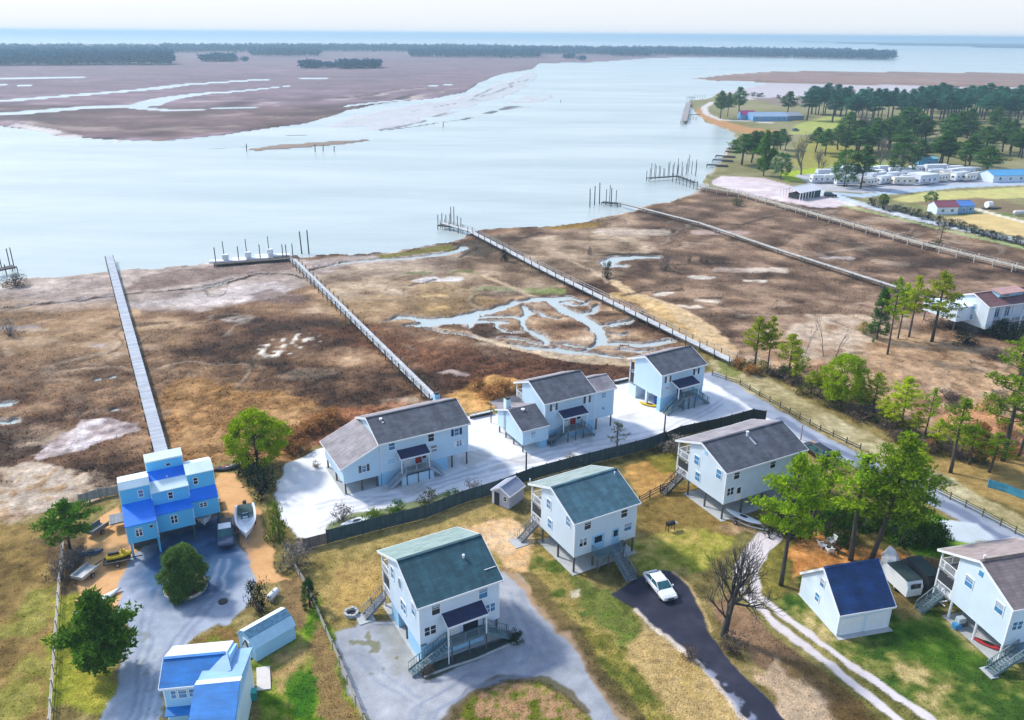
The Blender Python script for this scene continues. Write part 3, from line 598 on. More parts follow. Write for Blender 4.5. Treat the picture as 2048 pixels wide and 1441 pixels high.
def ground_mat(name, rough, amt, scales, bump, bscale, spec=.3):
    m, t, b, obj = base_mat(name)
    at = t.new('ShaderNodeVertexColor'); at.layer_name = 'Col'
    f = None
    for s in scales:
        k = t.maprange(t.noise(obj, s, 3, .6), .28, .72, 1 - amt, 1 + amt)
        f = k if f is None else t.math('MULTIPLY', f, k)
    t.l.new(t.mul(at.outputs['Color'], f), b.inputs['Base Color'])
    b.inputs['Roughness'].default_value = rough; b.inputs['Specular IOR Level'].default_value = spec
    if bump:
        bp = t.new('ShaderNodeBump'); bp.inputs['Strength'].default_value = bump; bp.inputs['Distance'].default_value = .25
        t.l.new(t.noise(obj, bscale, 4, .65), bp.inputs['Height']); t.l.new(bp.outputs[0], b.inputs['Normal'])
    return m
GM = {'ground': ground_mat('marsh_earth', .95, .3, (.5, 2.6), 1.0, 2.2, .12), 'lawn': ground_mat('grass', .95, .3, (1.1, 5.5), .8, 5.0, .12),
      'gravel_lot': ground_mat('white_gravel', .9, .07, (.8, 7.), .3, 7.), 'driveway': ground_mat('grey_gravel', .9, .11, (.7, 6.), .35, 6., .2),
      'asphalt_driveway': ground_mat('asphalt', .7, .12, (.5, 6.), .1, 9.), 'road': ground_mat('lane', .85, .08, (.4, 4.), .12, 6.),
      'sand_yard': ground_mat('sand', .95, .08, (.5, 4.), .2, 4.), 'path': ground_mat('shell_path', .9, .08, (.8, 5.), .2, 5.),
      'sandbar': ground_mat('mud', .6, .1, (.05, .4), .15, .5, .5), 'far_marsh': ground_mat('far_marsh_grass', .95, .2, (.02, .12), .3, .2, .1),
      'parking_ground': ground_mat('camp_grass', .95, .15, (.2, 1.2), .2, 1.5, .15)}
ii = np.arange(NR * NA).reshape(NR, NA)
quads = np.stack([ii[:-1, :-1], ii[:-1, 1:], ii[1:, 1:], ii[1:, :-1]], -1).reshape(-1, 4)
qz = zone[quads[:, 0]]
for k, nme in enumerate(ZN):
    q = quads[qz == k]
    if len(q) == 0: continue
    used, inv = np.unique(q.ravel(), return_inverse=True)
    me = bpy.data.meshes.new(nme)
    me.vertices.add(len(used)); me.loops.add(len(inv)); me.polygons.add(len(q))
    me.vertices.foreach_set('co', np.stack([gx[used], gy[used], gz[used]], -1).astype(np.float32).ravel())
    me.loops.foreach_set('vertex_index', inv.astype(np.int32))
    me.polygons.foreach_set('loop_start', (np.arange(len(q)) * 4).astype(np.int32))
    me.polygons.foreach_set('use_smooth', np.ones(len(q), bool))
    me.update()
    ca = me.color_attributes.new('Col', 'FLOAT_COLOR', 'POINT')
    ca.data.foreach_set('color', np.concatenate([gcol[used], np.ones((len(used), 1))], 1).astype(np.float32).ravel())
    me.materials.append(GM[nme])
    tag(link(nme, me), kind='structure')

# ------------------------------------------------------------------ grass and reeds too many to count
def tufts(name, sel, n, h0, h1, w0, w1, seed, var=.45, tint=(1, 1, 1)):
    rg = np.random.default_rng(seed)
    idx = rg.choice(np.nonzero(sel)[0], n)
    jit = cell[idx][:, None] * rg.uniform(-.6, .6, (n, 2))
    x, y, z = gx[idx] + jit[:, 0], gy[idx] + jit[:, 1], gz[idx] - .03
    a = rg.uniform(0, 2 * np.pi, n); h = rg.uniform(h0, h1, n); w = rg.uniform(w0, w1, n) / 2
    ln = rg.normal(0, .35, (n, 2)) * h[:, None]
    V = np.empty((n, 3, 3), np.float32)
    V[:, 0] = np.stack([x - np.cos(a) * w, y - np.sin(a) * w, z], -1)
    V[:, 1] = np.stack([x + np.cos(a) * w, y + np.sin(a) * w, z], -1)
    V[:, 2] = np.stack([x + ln[:, 0], y + ln[:, 1], z + h], -1)
    C = np.clip(gcol[idx] * np.exp(rg.normal(0, var, n))[:, None] * np.array(tint), .006, .8)
    me = bpy.data.meshes.new(name)
    me.vertices.add(3 * n); me.loops.add(3 * n); me.polygons.add(n)
    me.vertices.foreach_set('co', V.ravel()); me.loops.foreach_set('vertex_index', np.arange(3 * n, dtype=np.int32)); me.polygons.foreach_set('loop_start', np.arange(0, 3 * n, 3, dtype=np.int32)); me.update()
    ca = me.color_attributes.new('Col', 'FLOAT_COLOR', 'POINT')
    ca.data.foreach_set('color', np.concatenate([np.repeat(C, 3, 0), np.ones((3 * n, 1))], 1).astype(np.float32).ravel())
    m, t, b, obj = base_mat(name); at = t.new('ShaderNodeVertexColor'); at.layer_name = 'Col'
    t.n.remove(b); df = t.new('ShaderNodeBsdfDiffuse'); tr = t.new('ShaderNodeBsdfTranslucent'); mx = t.new('ShaderNodeMixShader'); mx.inputs[0].default_value = .5
    for q in (df, tr): t.l.new(at.outputs['Color'], q.inputs[0])
    t.l.new(df.outputs[0], mx.inputs[1]); t.l.new(tr.outputs[0], mx.inputs[2]); t.l.new(mx.outputs[0], t.n['Material Output'].inputs[0])
    me.materials.append(m); tag(link(name, me), kind='stuff')
tufts('marsh_grass', (zone == 0) & (gz > -.36) & (gr < 330) & (gcol.mean(1) < .2), 60000, .1, .42, .15, .5, 1, .2, (1.5, 1.5, 1.5))
tufts('lawn_grass', (zone == 1) & (gr < 190), 80000, .05, .18, .08, .28, 2, .3, (1.25, 1.25, 1.2))

# ------------------------------------------------------------------ water
wm_, t, b, obj = base_mat('water')
b.inputs['Base Color'].default_value = (.36, .50, .53, 1); b.inputs['Roughness'].default_value = .22; b.inputs['IOR'].default_value = 1.33
mp = t.new('ShaderNodeMapping'); mp.inputs['Scale'].default_value = (.006, .022, .02); mp.inputs['Rotation'].default_value = (0, 0, .5); t.l.new(obj, mp.inputs['Vector'])
c = t.mix(t.maprange(t.noise(mp.outputs[0], 1., 6, .62), .32, .68, 0, 1), (.33, .405, .40), (.50, .555, .54)); t.l.new(c, b.inputs['Base Color'])
bp = t.new('ShaderNodeBump'); bp.inputs['Strength'].default_value = .3; bp.inputs['Distance'].default_value = .4
mp2 = t.new('ShaderNodeMapping'); mp2.inputs['Scale'].default_value = (.25, .9, 1); mp2.inputs['Rotation'].default_value = (0, 0, .3); t.l.new(obj, mp2.inputs['Vector'])
t.l.new(t.noise(mp2.outputs[0], 1., 5, .6), bp.inputs['Height']); t.l.new(bp.outputs[0], b.inputs['Normal'])
R = 24000
tag(MB().face([(-R, 20, ZW), (R, 20, ZW), (R, R, ZW), (-R, R, ZW)]).build('water', wm_), kind='structure')
# ------------------------------------------------------------------ house materials
WHITE = mat('white_siding', (.68, .82, .95), .5, var=.09, scale=.35, clap=.2)
TRIM = mat('white_trim', (.80, .83, .86), .45, var=.04)
SLATE = mat('grey_shingle', (.085, .095, .12), .85, var=.28, course=.3, scale=.45, bump=.3, bscale=14, streak=(1.0, .3, .3))
SLATE2 = mat('pale_sunlit_shingle', (.27, .25, .27), .85, var=.2, course=.3, scale=.5, bump=.3, bscale=14, streak=(.9, .35, .3))  # paler grey, far-slope sunlight painted in; the wings share it
TEAL2 = mat('sunlit_green_shingle', (.24, .33, .31), .85, var=.12, course=.3, scale=.6)  # lit copy of the green shingle, sunlight in its colour
TEAL = mat('green_shingle', (.022, .080, .105), .8, var=.3, course=.3, scale=.4, bump=.3, bscale=14, streak=(1.1, .3, .3))
BROWN = mat('brown_shingle', (.20, .16, .16), .85, var=.2, course=.3, scale=.5, bump=.3, bscale=14, streak=(1.1, .3, .3))
RUSSET = mat('russet_shingle', (.16, .08, .085), .85, var=.2, course=.3, scale=.4, bump=.2)
NAVY = mat('dark_blue_shingle', (.018, .024, .075), .7, var=.25, course=.3, scale=.8, bump=.2)
BLUEM = mat('blue_roofing', (.010, .17, .50), .55, var=.25, scale=.5, bump=.15, streak=(.4, 1.5, .4))
BLUEM2 = mat('shaded_blue_roofing', (.008, .20, .86), .45, var=.2, scale=.4)  # shaded copy of the stepped roofs, blue shade in the colour
PALEB = mat('sunlit_blue_roofing', (.26, .45, .72), .6, var=.12, scale=.5, streak=(.4, 1.5, .4))  # lit copy of the blue roofing, sunlight put into the colour
ICE = mat('pale_sunlit_roofing', (.66, .80, .84), .6, var=.1, scale=.5)  # lit roof slopes, sunlight painted in; also a chimney and side wall
SKYW = mat('sky_blue_siding', (.13, .57, .90), .55, var=.07, scale=.4, clap=.22)
BWHITE = mat('pale_blue_siding', (.56, .76, .92), .55, var=.05, scale=.35, clap=.2)
LBLUE = mat('light_blue_siding', (.36, .66, .90), .55, var=.06, scale=.4, clap=.2)
GLASSD = glass_mat('dark_glass', (.025, .03, .045))
GLASSB = glass_mat('blue_glass', (.06, .22, .42))
SCREEN = mat('porch_screen', (.03, .035, .045), .8, var=.3)
WOODG = mat('grey_wood', (.22, .24, .27), .8, var=.25, scale=2, plank=('X', .14))
WOODT = mat('teal_grey_wood', (.13, .20, .23), .8, var=.25, scale=2)
WOODD = mat('dark_wood', (.06, .055, .05), .85, var=.3, scale=2)
PILE = mat('piling_wood', (.10, .10, .095), .9, var=.3, scale=3)
CONC = mat('concrete', (.42, .44, .45), .9, var=.15, scale=.8, bump=.1)
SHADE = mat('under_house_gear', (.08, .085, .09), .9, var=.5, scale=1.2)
REDP = mat('red_paint', (.35, .03, .03), .5)
WPLAST = mat('white_plastic', (.78, .80, .82), .4, var=.04)

BLIND = mat('window_blind', (.34, .42, .50), .7)
PILE_ME = {}
def piling(parent, p, h, r=.13, name='piling', m=None):
    key = (round(h, 1), r, (m or PILE).name)
    if key not in PILE_ME:
        PILE_ME[key] = MB().tube([(0, 0, 0), (0, 0, h)], [r, r * .92], 7).mesh('piling', m or PILE)
    return link(name, PILE_ME[key], parent, p)

def window(par, face, u, z, w, h, kind='one', glass=None, wallv=.3, shutters=None, depth=0.0):
    """kind one / twin / round. face F = front wall (y = wallv), L = left gable wall (x = wallv)"""
    def P(a, o, c): return (a, wallv - o, c) if face == 'F' else (wallv - o, a, c)
    def bx(mb, a0, a1, o0, o1, c0, c1):
        p, q = P(a0, o0, c0), P(a1, o1, c1)
        mb.box(tuple(map(min, p, q)), tuple(map(max, p, q)))
    t_ = .07; fr = MB(); pn = MB()
    if kind == 'round':
        n = 14
        ring = [(math.cos(2 * math.pi * i / n), math.sin(2 * math.pi * i / n)) for i in range(n)]
        fr.loft([[P(u + a * w / 2 * s, o, z + b * h / 2 * s) for a, b in ring] for s, o in ((1.2, -.01), (1.2, .05), (1.0, .05))], cap=False)
        pn.loft([[P(u + a * w / 2, o, z + b * h / 2) for a, b in ring] for o in (-.01, .03)])
    else:
        bx(fr, u - w / 2 - t_, u - w / 2, -.01, .06, z - h / 2 - t_, z + h / 2 + t_)
        bx(fr, u + w / 2, u + w / 2 + t_, -.01, .06, z - h / 2 - t_, z + h / 2 + t_)
        bx(fr, u - w / 2, u + w / 2, -.01, .056, z - h / 2 - t_, z - h / 2)
        bx(fr, u - w / 2, u + w / 2, -.01, .056, z + h / 2, z + h / 2 + t_)
        bx(fr, u - w / 2, u + w / 2, -.01, .045, z - .025, z + .025)
        if kind == 'twin': bx(fr, u - .05, u + .05, -.01, .05, z - h / 2, z + h / 2)
        bx(pn, u - w / 2, u + w / 2, -.02, .025, z - h / 2, z + h / 2)
    f = fr.build('window', TRIM, par)
    pn.build('pane', glass or GLASSD, f)
    if kind != 'round' and h > .8 and rnd.random() < .5:
        bl = MB(); bx(bl, u - w / 2 + .03, u + w / 2 - .03, .0, .032, z + h / 2 - h * rnd.uniform(.25, .5), z + h / 2); bl.build('blind', BLIND, f)
    if shutters:
        for s in (-1, 1):
            c = u + s * (w / 2 + t_ + .2)
            m = MB(); bx(m, c - .18, c + .18, -.01, .05, z - h / 2, z + h / 2); m.build('shutter', shutters, par)
    return f

def gable_roof(par, L, W, ze, zr, vr, m, m2=None, th=.17, u0=0, zb=None, name='roof', trim=True):
    zb = ze if zb is None else zb
    r = MB()
    r.prism([(0, ze), (vr, zr), (vr, zr - th), (0, ze - th)], u0, u0 + L, 0)
    r.prism([(vr, zr), (W, zb), (W, zb - th), (vr, zr - th)], u0, u0 + L, 1)  # far slope: m2 is a paler copy with sunlight painted in
    ro = r.build(name, [m, m2 or m], par)
    rc = MB(); rc.bar((u0 + .02, vr, zr + .02), (u0 + L - .02, vr, zr + .02), .32, .06); rc.build('ridge_cap', m, ro)
    if trim:
        tm = MB()
        for x in (u0 - .02, u0 + L + .02):
            tm.bar((x, -.01, ze - .12), (x, vr, zr - .12), .05, .24); tm.bar((x, vr, zr - .12), (x, W + .01, zb - .12), .05, .24)
        tm.bar((u0, -.03, ze - .1), (u0 + L, -.03, ze - .1), .05, .2)
        tm.bar((u0, W + .03, zb - .1), (u0 + L, W + .03, zb - .1), .05, .2)
        tm.build('roof_trim', TRIM, par)
    return ro

def gable_body(par, u0, u1, v0, v1, zb, ze, zr, vr, W, m, ze_back=None, th=.19, name='wall'):
    zbk = ze if ze_back is None else ze_back
    def rz(v): return (ze + (zr - ze) * v / vr if v <= vr else zr + (zbk - zr) * (v - vr) / (W - vr)) - th
    sec = [(v0, zb), (v1, zb), (v1, rz(v1))]
    if v1 > vr > v0: sec.append((vr, rz(vr)))
    sec.append((v0, rz(v0)))
    w_ = MB().prism(sec, u0, u1).build(name, m, par)
    for x in (u0, u1):
        for v in (v0, v1): MB().box((x - .015 - (.09 if x == u1 else 0), v - .015 - (.09 if v == v1 else 0), zb), (x + .015 + (.09 if x == u0 else 0), v + .015 + (.09 if v == v0 else 0), rz(v))).build('corner_board', TRIM, w_)
    return w_

def rail(mb, p, q, h=.95, n=None, pick=.14, post=True, t=.05):
    p, q = Vector(p), Vector(q); L = (q - p).length; up = Vector((0, 0, h))
    mb.bar(p + up, q + up, .09, .05); mb.bar(p + Vector((0, 0, .12)), q + Vector((0, 0, .12)), .05, .05)
    k = max(1, int(L / pick))
    for i in range(k + 1):
        c = p + (q - p) * (i / k)
        w = .1 if post and i % max(1, int(1.5 / pick)) == 0 else .028
        mb.bar(c, c + up, w)

def stairs(par, top, bot, width, side, m, n=11, rails=True, mrail=None):
    """flight from top to bot (centre lines); side = unit vector across"""
    top, bot, side = Vector(top), Vector(bot), Vector(side)
    s = MB()
    for i in range(n):
        c = top + (bot - top) * ((i + .5) / n); run = (bot - top); run.z = 0; run = run.normalized() * .15
        s.bar(c - side * width / 2 + Vector((0, 0, 0)), c + side * width / 2, .3, .05)
    st = s.build('staircase', m, par)
    g = MB()
    for k in (-1, 1):
        o = side * (width / 2 + .03) * k
        g.bar(top + o + Vector((0, 0, -.08)), bot + o + Vector((0, 0, -.08)), .06, .28)
    g.build('stringer', mrail or m, st)
    if rails:
        r = MB()
        for k in (-1, 1):
            o = side * (width / 2 + .03) * k
            rail(r, top + o, bot + o, .95, pick=.3)
        r.build('handrail', mrail or m, st)
    return st

def deck(par, a, b, z, m, under=True, th=.2):
    d = MB().box((a[0], a[1], z - th), (b[0], b[1], z)).build('deck', m, par)
    if under:
        for x in (a[0] + .15, (a[0] + b[0]) / 2, b[0] - .15): piling(par, (x, a[1] + .15, 0), z - th, .08, 'post')
    return d

def entry_porch(h, zb, u0, u1, rz0, rz1, drop, sl, sr_, wm, rm=None, dv=-1.35, doors=((.45, None),), lower=None, front=.3, stair_m=None):
    """stair landing with a small shed roof over the doors, steps down both ways along the wall"""
    stair_m = stair_m or wm
    deck(h, (u0, dv, 0), (u1, front - .01, 0), zb - .05, wm)
    r = MB(); rail(r, (u0 + .05, dv + .05, zb - .05), (u1 - .05, dv + .05, zb - .05), pick=.16); r.build('railing', stair_m, h)
    m = MB(); m.prism([(front, rz0), (front, rz0 - .12), (dv - .15, rz1 - .12), (dv - .15, rz1)], rz_u[0], rz_u[1]); pr = m.build('porch_roof', rm or NAVY, h)
    e = MB(); e.bar((rz_u[0] - .02, dv - .18, rz1 - .08), (rz_u[1] + .02, dv - .18, rz1 - .08), .05, .2)
    for x in (rz_u[0] - .02, rz_u[1] + .02): e.bar((x, front - .01, rz0 - .09), (x, dv - .17, rz1 - .09), .05, .18)
    e.build('fascia', TRIM, pr)
    for x in (rz_u[0] + .15, rz_u[1] - .15): MB().box((x - .06, dv - .0, zb - .05), (x + .06, dv + .12, rz1 - .1)).build('porch_post', TRIM, h)
    w = .95
    vm = dv + w / 2 + .05
    n = 12
    if sl is not None: stairs(h, (u0, vm, zb - .1), (sl, vm, .1), w, (0, 1, 0), stair_m, n)
    if sr_ is not None: stairs(h, (u1, vm, zb - .1), (sr_, vm, .1), w, (0, 1, 0), stair_m, n)
rz_u = (0, 1)

def door(h, u, z0, w=.95, hh=2.05, m=None, wallv=.3, pane=True):
    d = MB().box((u - w / 2, wallv - .05, z0), (u + w / 2, wallv + .02, z0 + hh)).build('door', m or TRIM, h)
    if pane: MB().box((u - w * .3, wallv - .065, z0 + hh * .5), (u + w * .3, wallv - .045, z0 + hh * .9)).build('pane', GLASSD, d)
    MB().tube([(u + w * .38, wallv - .09, z0 + 1), (u + w * .38, wallv - .04, z0 + 1)], .035, 6).build('handle', WOODD, d)
    return d

def house(name, label, x, y, th, cat='house', group='elevated houses'):
    return empty(name, (x, y, 0), th, label, cat, group)

def vent(par, u, v, z, h=.5, r=.09, m=None):
    MB().tube([(u, v, z - .3), (u, v, z + h)], r, 8).tube([(u, v, z + h), (u, v, z + h + .12)], [r * 1.6, r * 1.4], 8).build('roof_vent', m or WPLAST, par)

def rear_porch(h, L, v0, v1, zb, zmid, ztop, m=None, left_screen=True, u0=.3, u1=None, upper=True):
    """two storey open porch under the back of the roof: floors, posts, dark screens, rails"""
    u1 = L - .3 if u1 is None else u1
    for z in ((zb, zmid) if upper else (zb,)):
        MB().box((u0, v0 + .01, z - .22), (u1, v1 - .12, z)).build('porch_floor', m or WOODG, h)
        r = MB(); rail(r, (u0 + .04, v0 + .1, z), (u0 + .04, v1 - .2, z), pick=.15); rail(r, (u0 + .04, v1 - .2, z), (u1 - .04, v1 - .2, z), pick=.15); r.build('railing', TRIM, h)
    for x in (u0 + .08, (u0 + u1) / 2, u1 - .08):
        MB().box((x - .08, v1 - .28, 0), (x + .08, v1 - .12, ztop)).build('porch_post', TRIM, h)
    MB().box((u0 + .5, v0 + .005, zb), (u1 - .2, v0 + .06, ztop - .5)).build('screen', SCREEN, h)
    MB().box((u0 + .12, v0 + .08, zb + .95), (u0 + .15, v1 - .35, zmid - .5)).build('screen', SCREEN, h)
    MB().box((u0 + .12, v0 + .08, zb + .02), (u0 + .15, v1 - .35, zb + .5)).build('kick_panel', TRIM, h)

STX = dict(zb=2.07, ze=6.75, zr=8.9)
# ================================================================== front house with the green roof
def house_d():
    global rz_u
    L, W, zb, ze, zr, vr = 9.08, 10.35, 2.09, 6.81, 9.17, 4.71
    h = house('stilt_house', 'nearest white raised house, dark green roof, dark blue porch roof over twin stairs', -8.59, 60.58, .512)
    v1 = 8.0
    gable_body(h, .3, L - .3, .3, v1, zb, ze, zr, vr, W, WHITE)
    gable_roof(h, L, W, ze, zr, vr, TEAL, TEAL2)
    MB().box((.1, -.1, .01), (L - .2, v1 + 2.1, .06)).build('slab', CONC, h)
    MB().box((.36, v1 - 1.9, .06), (4.6, v1 - .06, zb - .01)).build('lower_wall', LBLUE, h)
    MB().box((.36, .36, .06), (L * .78, 3.6, zb - .01)).build('lower_wall', LBLUE, h)
    for u in (.5, 3., 6., L - .5):
        for v in (.5, 4.2, v1 - .3): piling(h, (u, v, .05), zb - .06)
    for u, z, w, hh, k, g in ((2.0, 5.85, .8, 1.25, 'one', GLASSD), (1.35, 3.6, 1.15, .95, 'twin', GLASSD), (7.0, 5.85, .9, 1.25, 'one', GLASSB), (7.75, 3.75, 1.05, .95, 'twin', GLASSB)):
        window(h, 'F', u, z, w, hh, k, g)
    for v, z, w, hh, k in ((1.6, 5.5, .8, 1.4, 'one'), (4.3, 3.9, 1.2, 1.25, 'twin'), (4.9, 6.3, .75, 1.2, 'round'), (6.9, 6.2, .7, 1.35, 'one')):
        window(h, 'L', v, z, w, hh, k, GLASSB)
    rear_porch(h, L, v1, W - .15, zb, 4.75, 6.7)
    rz_u = (2.55, 6.85)
    entry_porch(h, zb, 2.9, 6.9, 5.05, 4.45, 0, -1.1, 9.7, WOODT, dv=-1.0)
    MB().box((.3, .1, zb + .12), (.9, .28, zb + .2)).build('ledge', WOODT, h)
    door(h, 3.9, zb); door(h, 5.6, zb, 1.6, m=GLASSD, pane=False)
    for u in (3.2, 4.1, 5.0, 5.9): MB().box((u, .3, .3), (u + .78, .345, 1.8)).build('storage_door', LBLUE, h)
    MB().bar((2.62, -1.0, 0.02), (2.62, -1.0, 4.4), .09).build('downpipe', TRIM, h)
    MB().box((7.2, 2.1, 0), (7.3, 2.1, 0)) 
    vent(h, 6.3, 3.1, 8.35, .25, .1); MB().bar((7.7, 1.35, 7.55), (8.95, 1.35, 7.55), .05).build('roof_pipe', TRIM, h)
    # rear steps and landing slab
    stairs(h, (.0, v1 + 1.2, zb - .1), (-2.2, v1 + 1.2, .1), .9, (0, 1, 0), WOODG, 9)
    MB().box((-3.0, v1 + .3, .01), (-1.3, v1 + 1.9, .09)).build('landing_slab', CONC, h)
house_d()
# ================================================================== middle house with the green roof
def house_e():
    L, W, zb, ze, zr, vr = 9.06, 9.9, 2.07, 6.69, 8.75, 4.87
    h = house('stilt_house', 'white raised house with grey green roof and one straight staircase towards the black drive', 6.91, 74.83, .518)
    v1 = 7.3
    gable_body(h, .3, L - .3, .3, v1, zb, ze, zr, vr, W, WHITE)
    gable_roof(h, L, W, ze, zr, vr, mat('grey_green_shingle', (.048, .125, .165), .8, var=.28, course=.3, scale=.4, bump=.3, bscale=14, streak=(1.1, .3, .3)), mat('sunlit_grey_green_shingle', (.27, .34, .33), .85, var=.12, course=.3, scale=.6))  # second shingle: far slope, lightened by painted sunlight
    MB().box((.0, -.1, .01), (L - .2, v1 + .2, .06)).build('slab', CONC, h)
    for u in (.45, 3., 6., L - .45):
        for v in (.45, 3.7, v1 - .2): piling(h, (u, v, .05), zb - .06)
    for u, z, w, hh, k, g in ((1.95, 5.85, .85, 1.1, 'one', GLASSD), (1.45, 3.75, .95, .95, 'twin', GLASSD), (6.95, 5.85, .85, 1.1, 'one', GLASSD), (7.6, 3.8, 1.0, .95, 'one', GLASSB)):
        window(h, 'F', u, z, w, hh, k, g)
    for v, z in ((5.7, 6.05), (5.35, 3.6), (1.6, 6.05)): window(h, 'L', v, z, .8, 1.15, 'one', GLASSB)
    rear_porch(h, L, v1, W - .2, zb, 4.6, 6.55)
    MB().box((2.6, -.95, zb - .25), (6.5, .29, zb - .05)).build('deck', WOODT, h)
    for x in (2.75, 4.3, 6.35): piling(h, (x, -.8, 0), zb - .25, .08, 'post')
    r = MB(); rail(r, (2.65, -.9, zb - .05), (4.55, -.9, zb - .05)); rail(r, (5.75, -.9, zb - .05), (6.45, -.9, zb - .05)); rail(r, (2.65, -.9, zb - .05), (2.65, .2, zb - .05)); r.build('railing', WOODT, h)
    b = MB(); b.bar((2.8, -.8, .3), (4.2, -.8, 1.7), .08); b.build('brace', WOODT, h)
    stairs(h, (5.15, -.95, zb - .1), (5.15, -4.1, .1), 1.1, (1, 0, 0), WOODG, 12, mrail=WOODT)
    door(h, 3.5, zb, 1.7, m=LBLUE); door(h, 5.9, zb, .95, m=LBLUE)
    MB().box((6.2, -.7, zb - .04), (6.7, -.2, zb + .55)).build('planter_box', WOODD, h)
    vent(h, 8.3, 4.2, 8.3, .4, .06); vent(h, .2, W - .1, 6.7, .5, .05)
    stairs(h, (.4, v1 + 1.2, zb - .1), (-1.9, v1 + 1.2, .1), .9, (0, 1, 0), WOODG, 9)
    MB().box((-3.0, v1 + .1, .01), (-1.2, v1 + 2.0, .09)).build('landing_slab', CONC, h)
house_e()
# ================================================================== right house with the charcoal roof
def house_f():
    L, W, zb, ze, zr, vr = 13.62, 9.85, 2.2, 6.81, 8.75, 4.86
    h = house('stilt_house', 'long white raised house with charcoal grey roof, partly hidden by the tall pines beside it', 26.09, 85.82, .488)
    v1 = 7.2
    gable_body(h, .3, L - .3, .3, v1, zb, ze, zr, vr, W, WHITE)
    gable_roof(h, L, W, ze, zr, vr, SLATE, SLATE2)
    MB().box((.0, -.1, .01), (L - .2, v1 + .2, .06)).build('slab', CONC, h)
    for u in (.45, 3.5, 7., 10.5, L - .45):
        for v in (.45, 3.7, v1 - .2): piling(h, (u, v, .05), zb - .06)
    for u, z, w, hh, k, g in ((1.95, 6.0, .85, 1.15, 'one', GLASSD), (1.2, 3.85, 1., 1., 'twin', GLASSD), (7.9, 6.0, .85, 1.1, 'one', GLASSD), (11.4, 5.9, .9, 1.0, 'one', GLASSB), (8.6, 3.9, 1., 1., 'twin', GLASSD)):
        window(h, 'F', u, z, w, hh, k, g)
    for v, z in ((5.75, 5.75), (5.3, 3.6), (1.6, 5.85)): window(h, 'L', v, z, .85, 1.2, 'one', GLASSB)
    MB().box((.25, 4.0, 7.3), (.31, 4.5, 7.85)).build('gable_vent', LBLUE, h)
    door(h, 2.6, zb)
    rear_porch(h, L, v1, W - .2, zb, 4.75, 6.6)
    vent(h, 6.8, 4.1, 8.5, .5, .14); MB().bar((6.95, 2.6, 7.9), (6.95, 3.9, 8.42), .3, .06).build('roof_panel', mat('galvanized_flashing', (.5, .52, .56), .4, .3), h)
    stairs(h, (.4, v1 + 1.3, zb - .1), (-2.4, v1 + 1.3, .1), .95, (0, 1, 0), WOODG, 10, mrail=WOODD)
house_f()
# ================================================================== far right house with the brown roof
def house_g():
    L, W, zb, ze, zr, vr = 9.5, 9.95, 2.16, 6.6, 8.8, 4.7
    h = house('stilt_house', 'white raised house with pinkish brown roof cut off by the right edge', 46.79, 61.24, .239)
    v1 = 7.3
    gable_body(h, .3, L - .3, .3, v1, zb, ze, zr, vr, W, WHITE)
    gable_roof(h, L, W, ze, zr, vr, BROWN, mat('sunlit_brown_shingle', (.34, .28, .27), .85, var=.15, course=.3, scale=.5))  # far slope in a lighter brown, sunlight painted in
    MB().box((.0, -.1, .01), (L - .2, v1 + .2, .06)).build('slab', CONC, h)
    for u in (.45, 4.5, L - .45):
        for v in (.45, 3.7, v1 - .2): piling(h, (u, v, .05), zb - .06, m=TRIM)
    for v, z in ((1.7, 5.5), (5.6, 5.6)): window(h, 'L', v, z, .95, 1.15, 'one', GLASSB)
    MB().box((.25, 4.3, 7.1), (.31, 4.8, 7.65)).build('gable_vent', GLASSB, h)
    window(h, 'F', 1.3, 4.4, 1.1, .9, 'twin', GLASSB)
    rear_porch(h, L, v1, W - .2, zb, 4.7, 6.5)
    stairs(h, (1.6, -.6, zb - .1), (-1.5, -.6, .1), 1.0, (0, 1, 0), WOODT, 11)
    MB().box((1.6, -1.2, zb - .25), (5., .29, zb - .05)).build('deck', WOODT, h)
    stairs(h, (.4, v1 + 1.3, zb - .1), (-2.0, v1 + 1.3, .1), .9, (0, 1, 0), WOODT, 10)
    b = MB(); b.bar((.1, v1 + 2.2, .1), (.1, v1 + .1, zb - .2), .1); b.bar((.1, v1 + .2, 1.2), (.1, v1 + 2.2, 1.2), .08); b.build('brace', TRIM, h)
    MB().box((-1.9, -1.3, .01), (-1.0, .2, .1)).build('landing_slab', CONC, h)
    vent(h, 1.0, 5.3, 8.5, .3, .09); r = MB(); r.bar((.4, 4.72, 8.86), (L, 4.72, 8.86), .2, .1); r.build('ridge_vent', WOODD, h)
house_g()
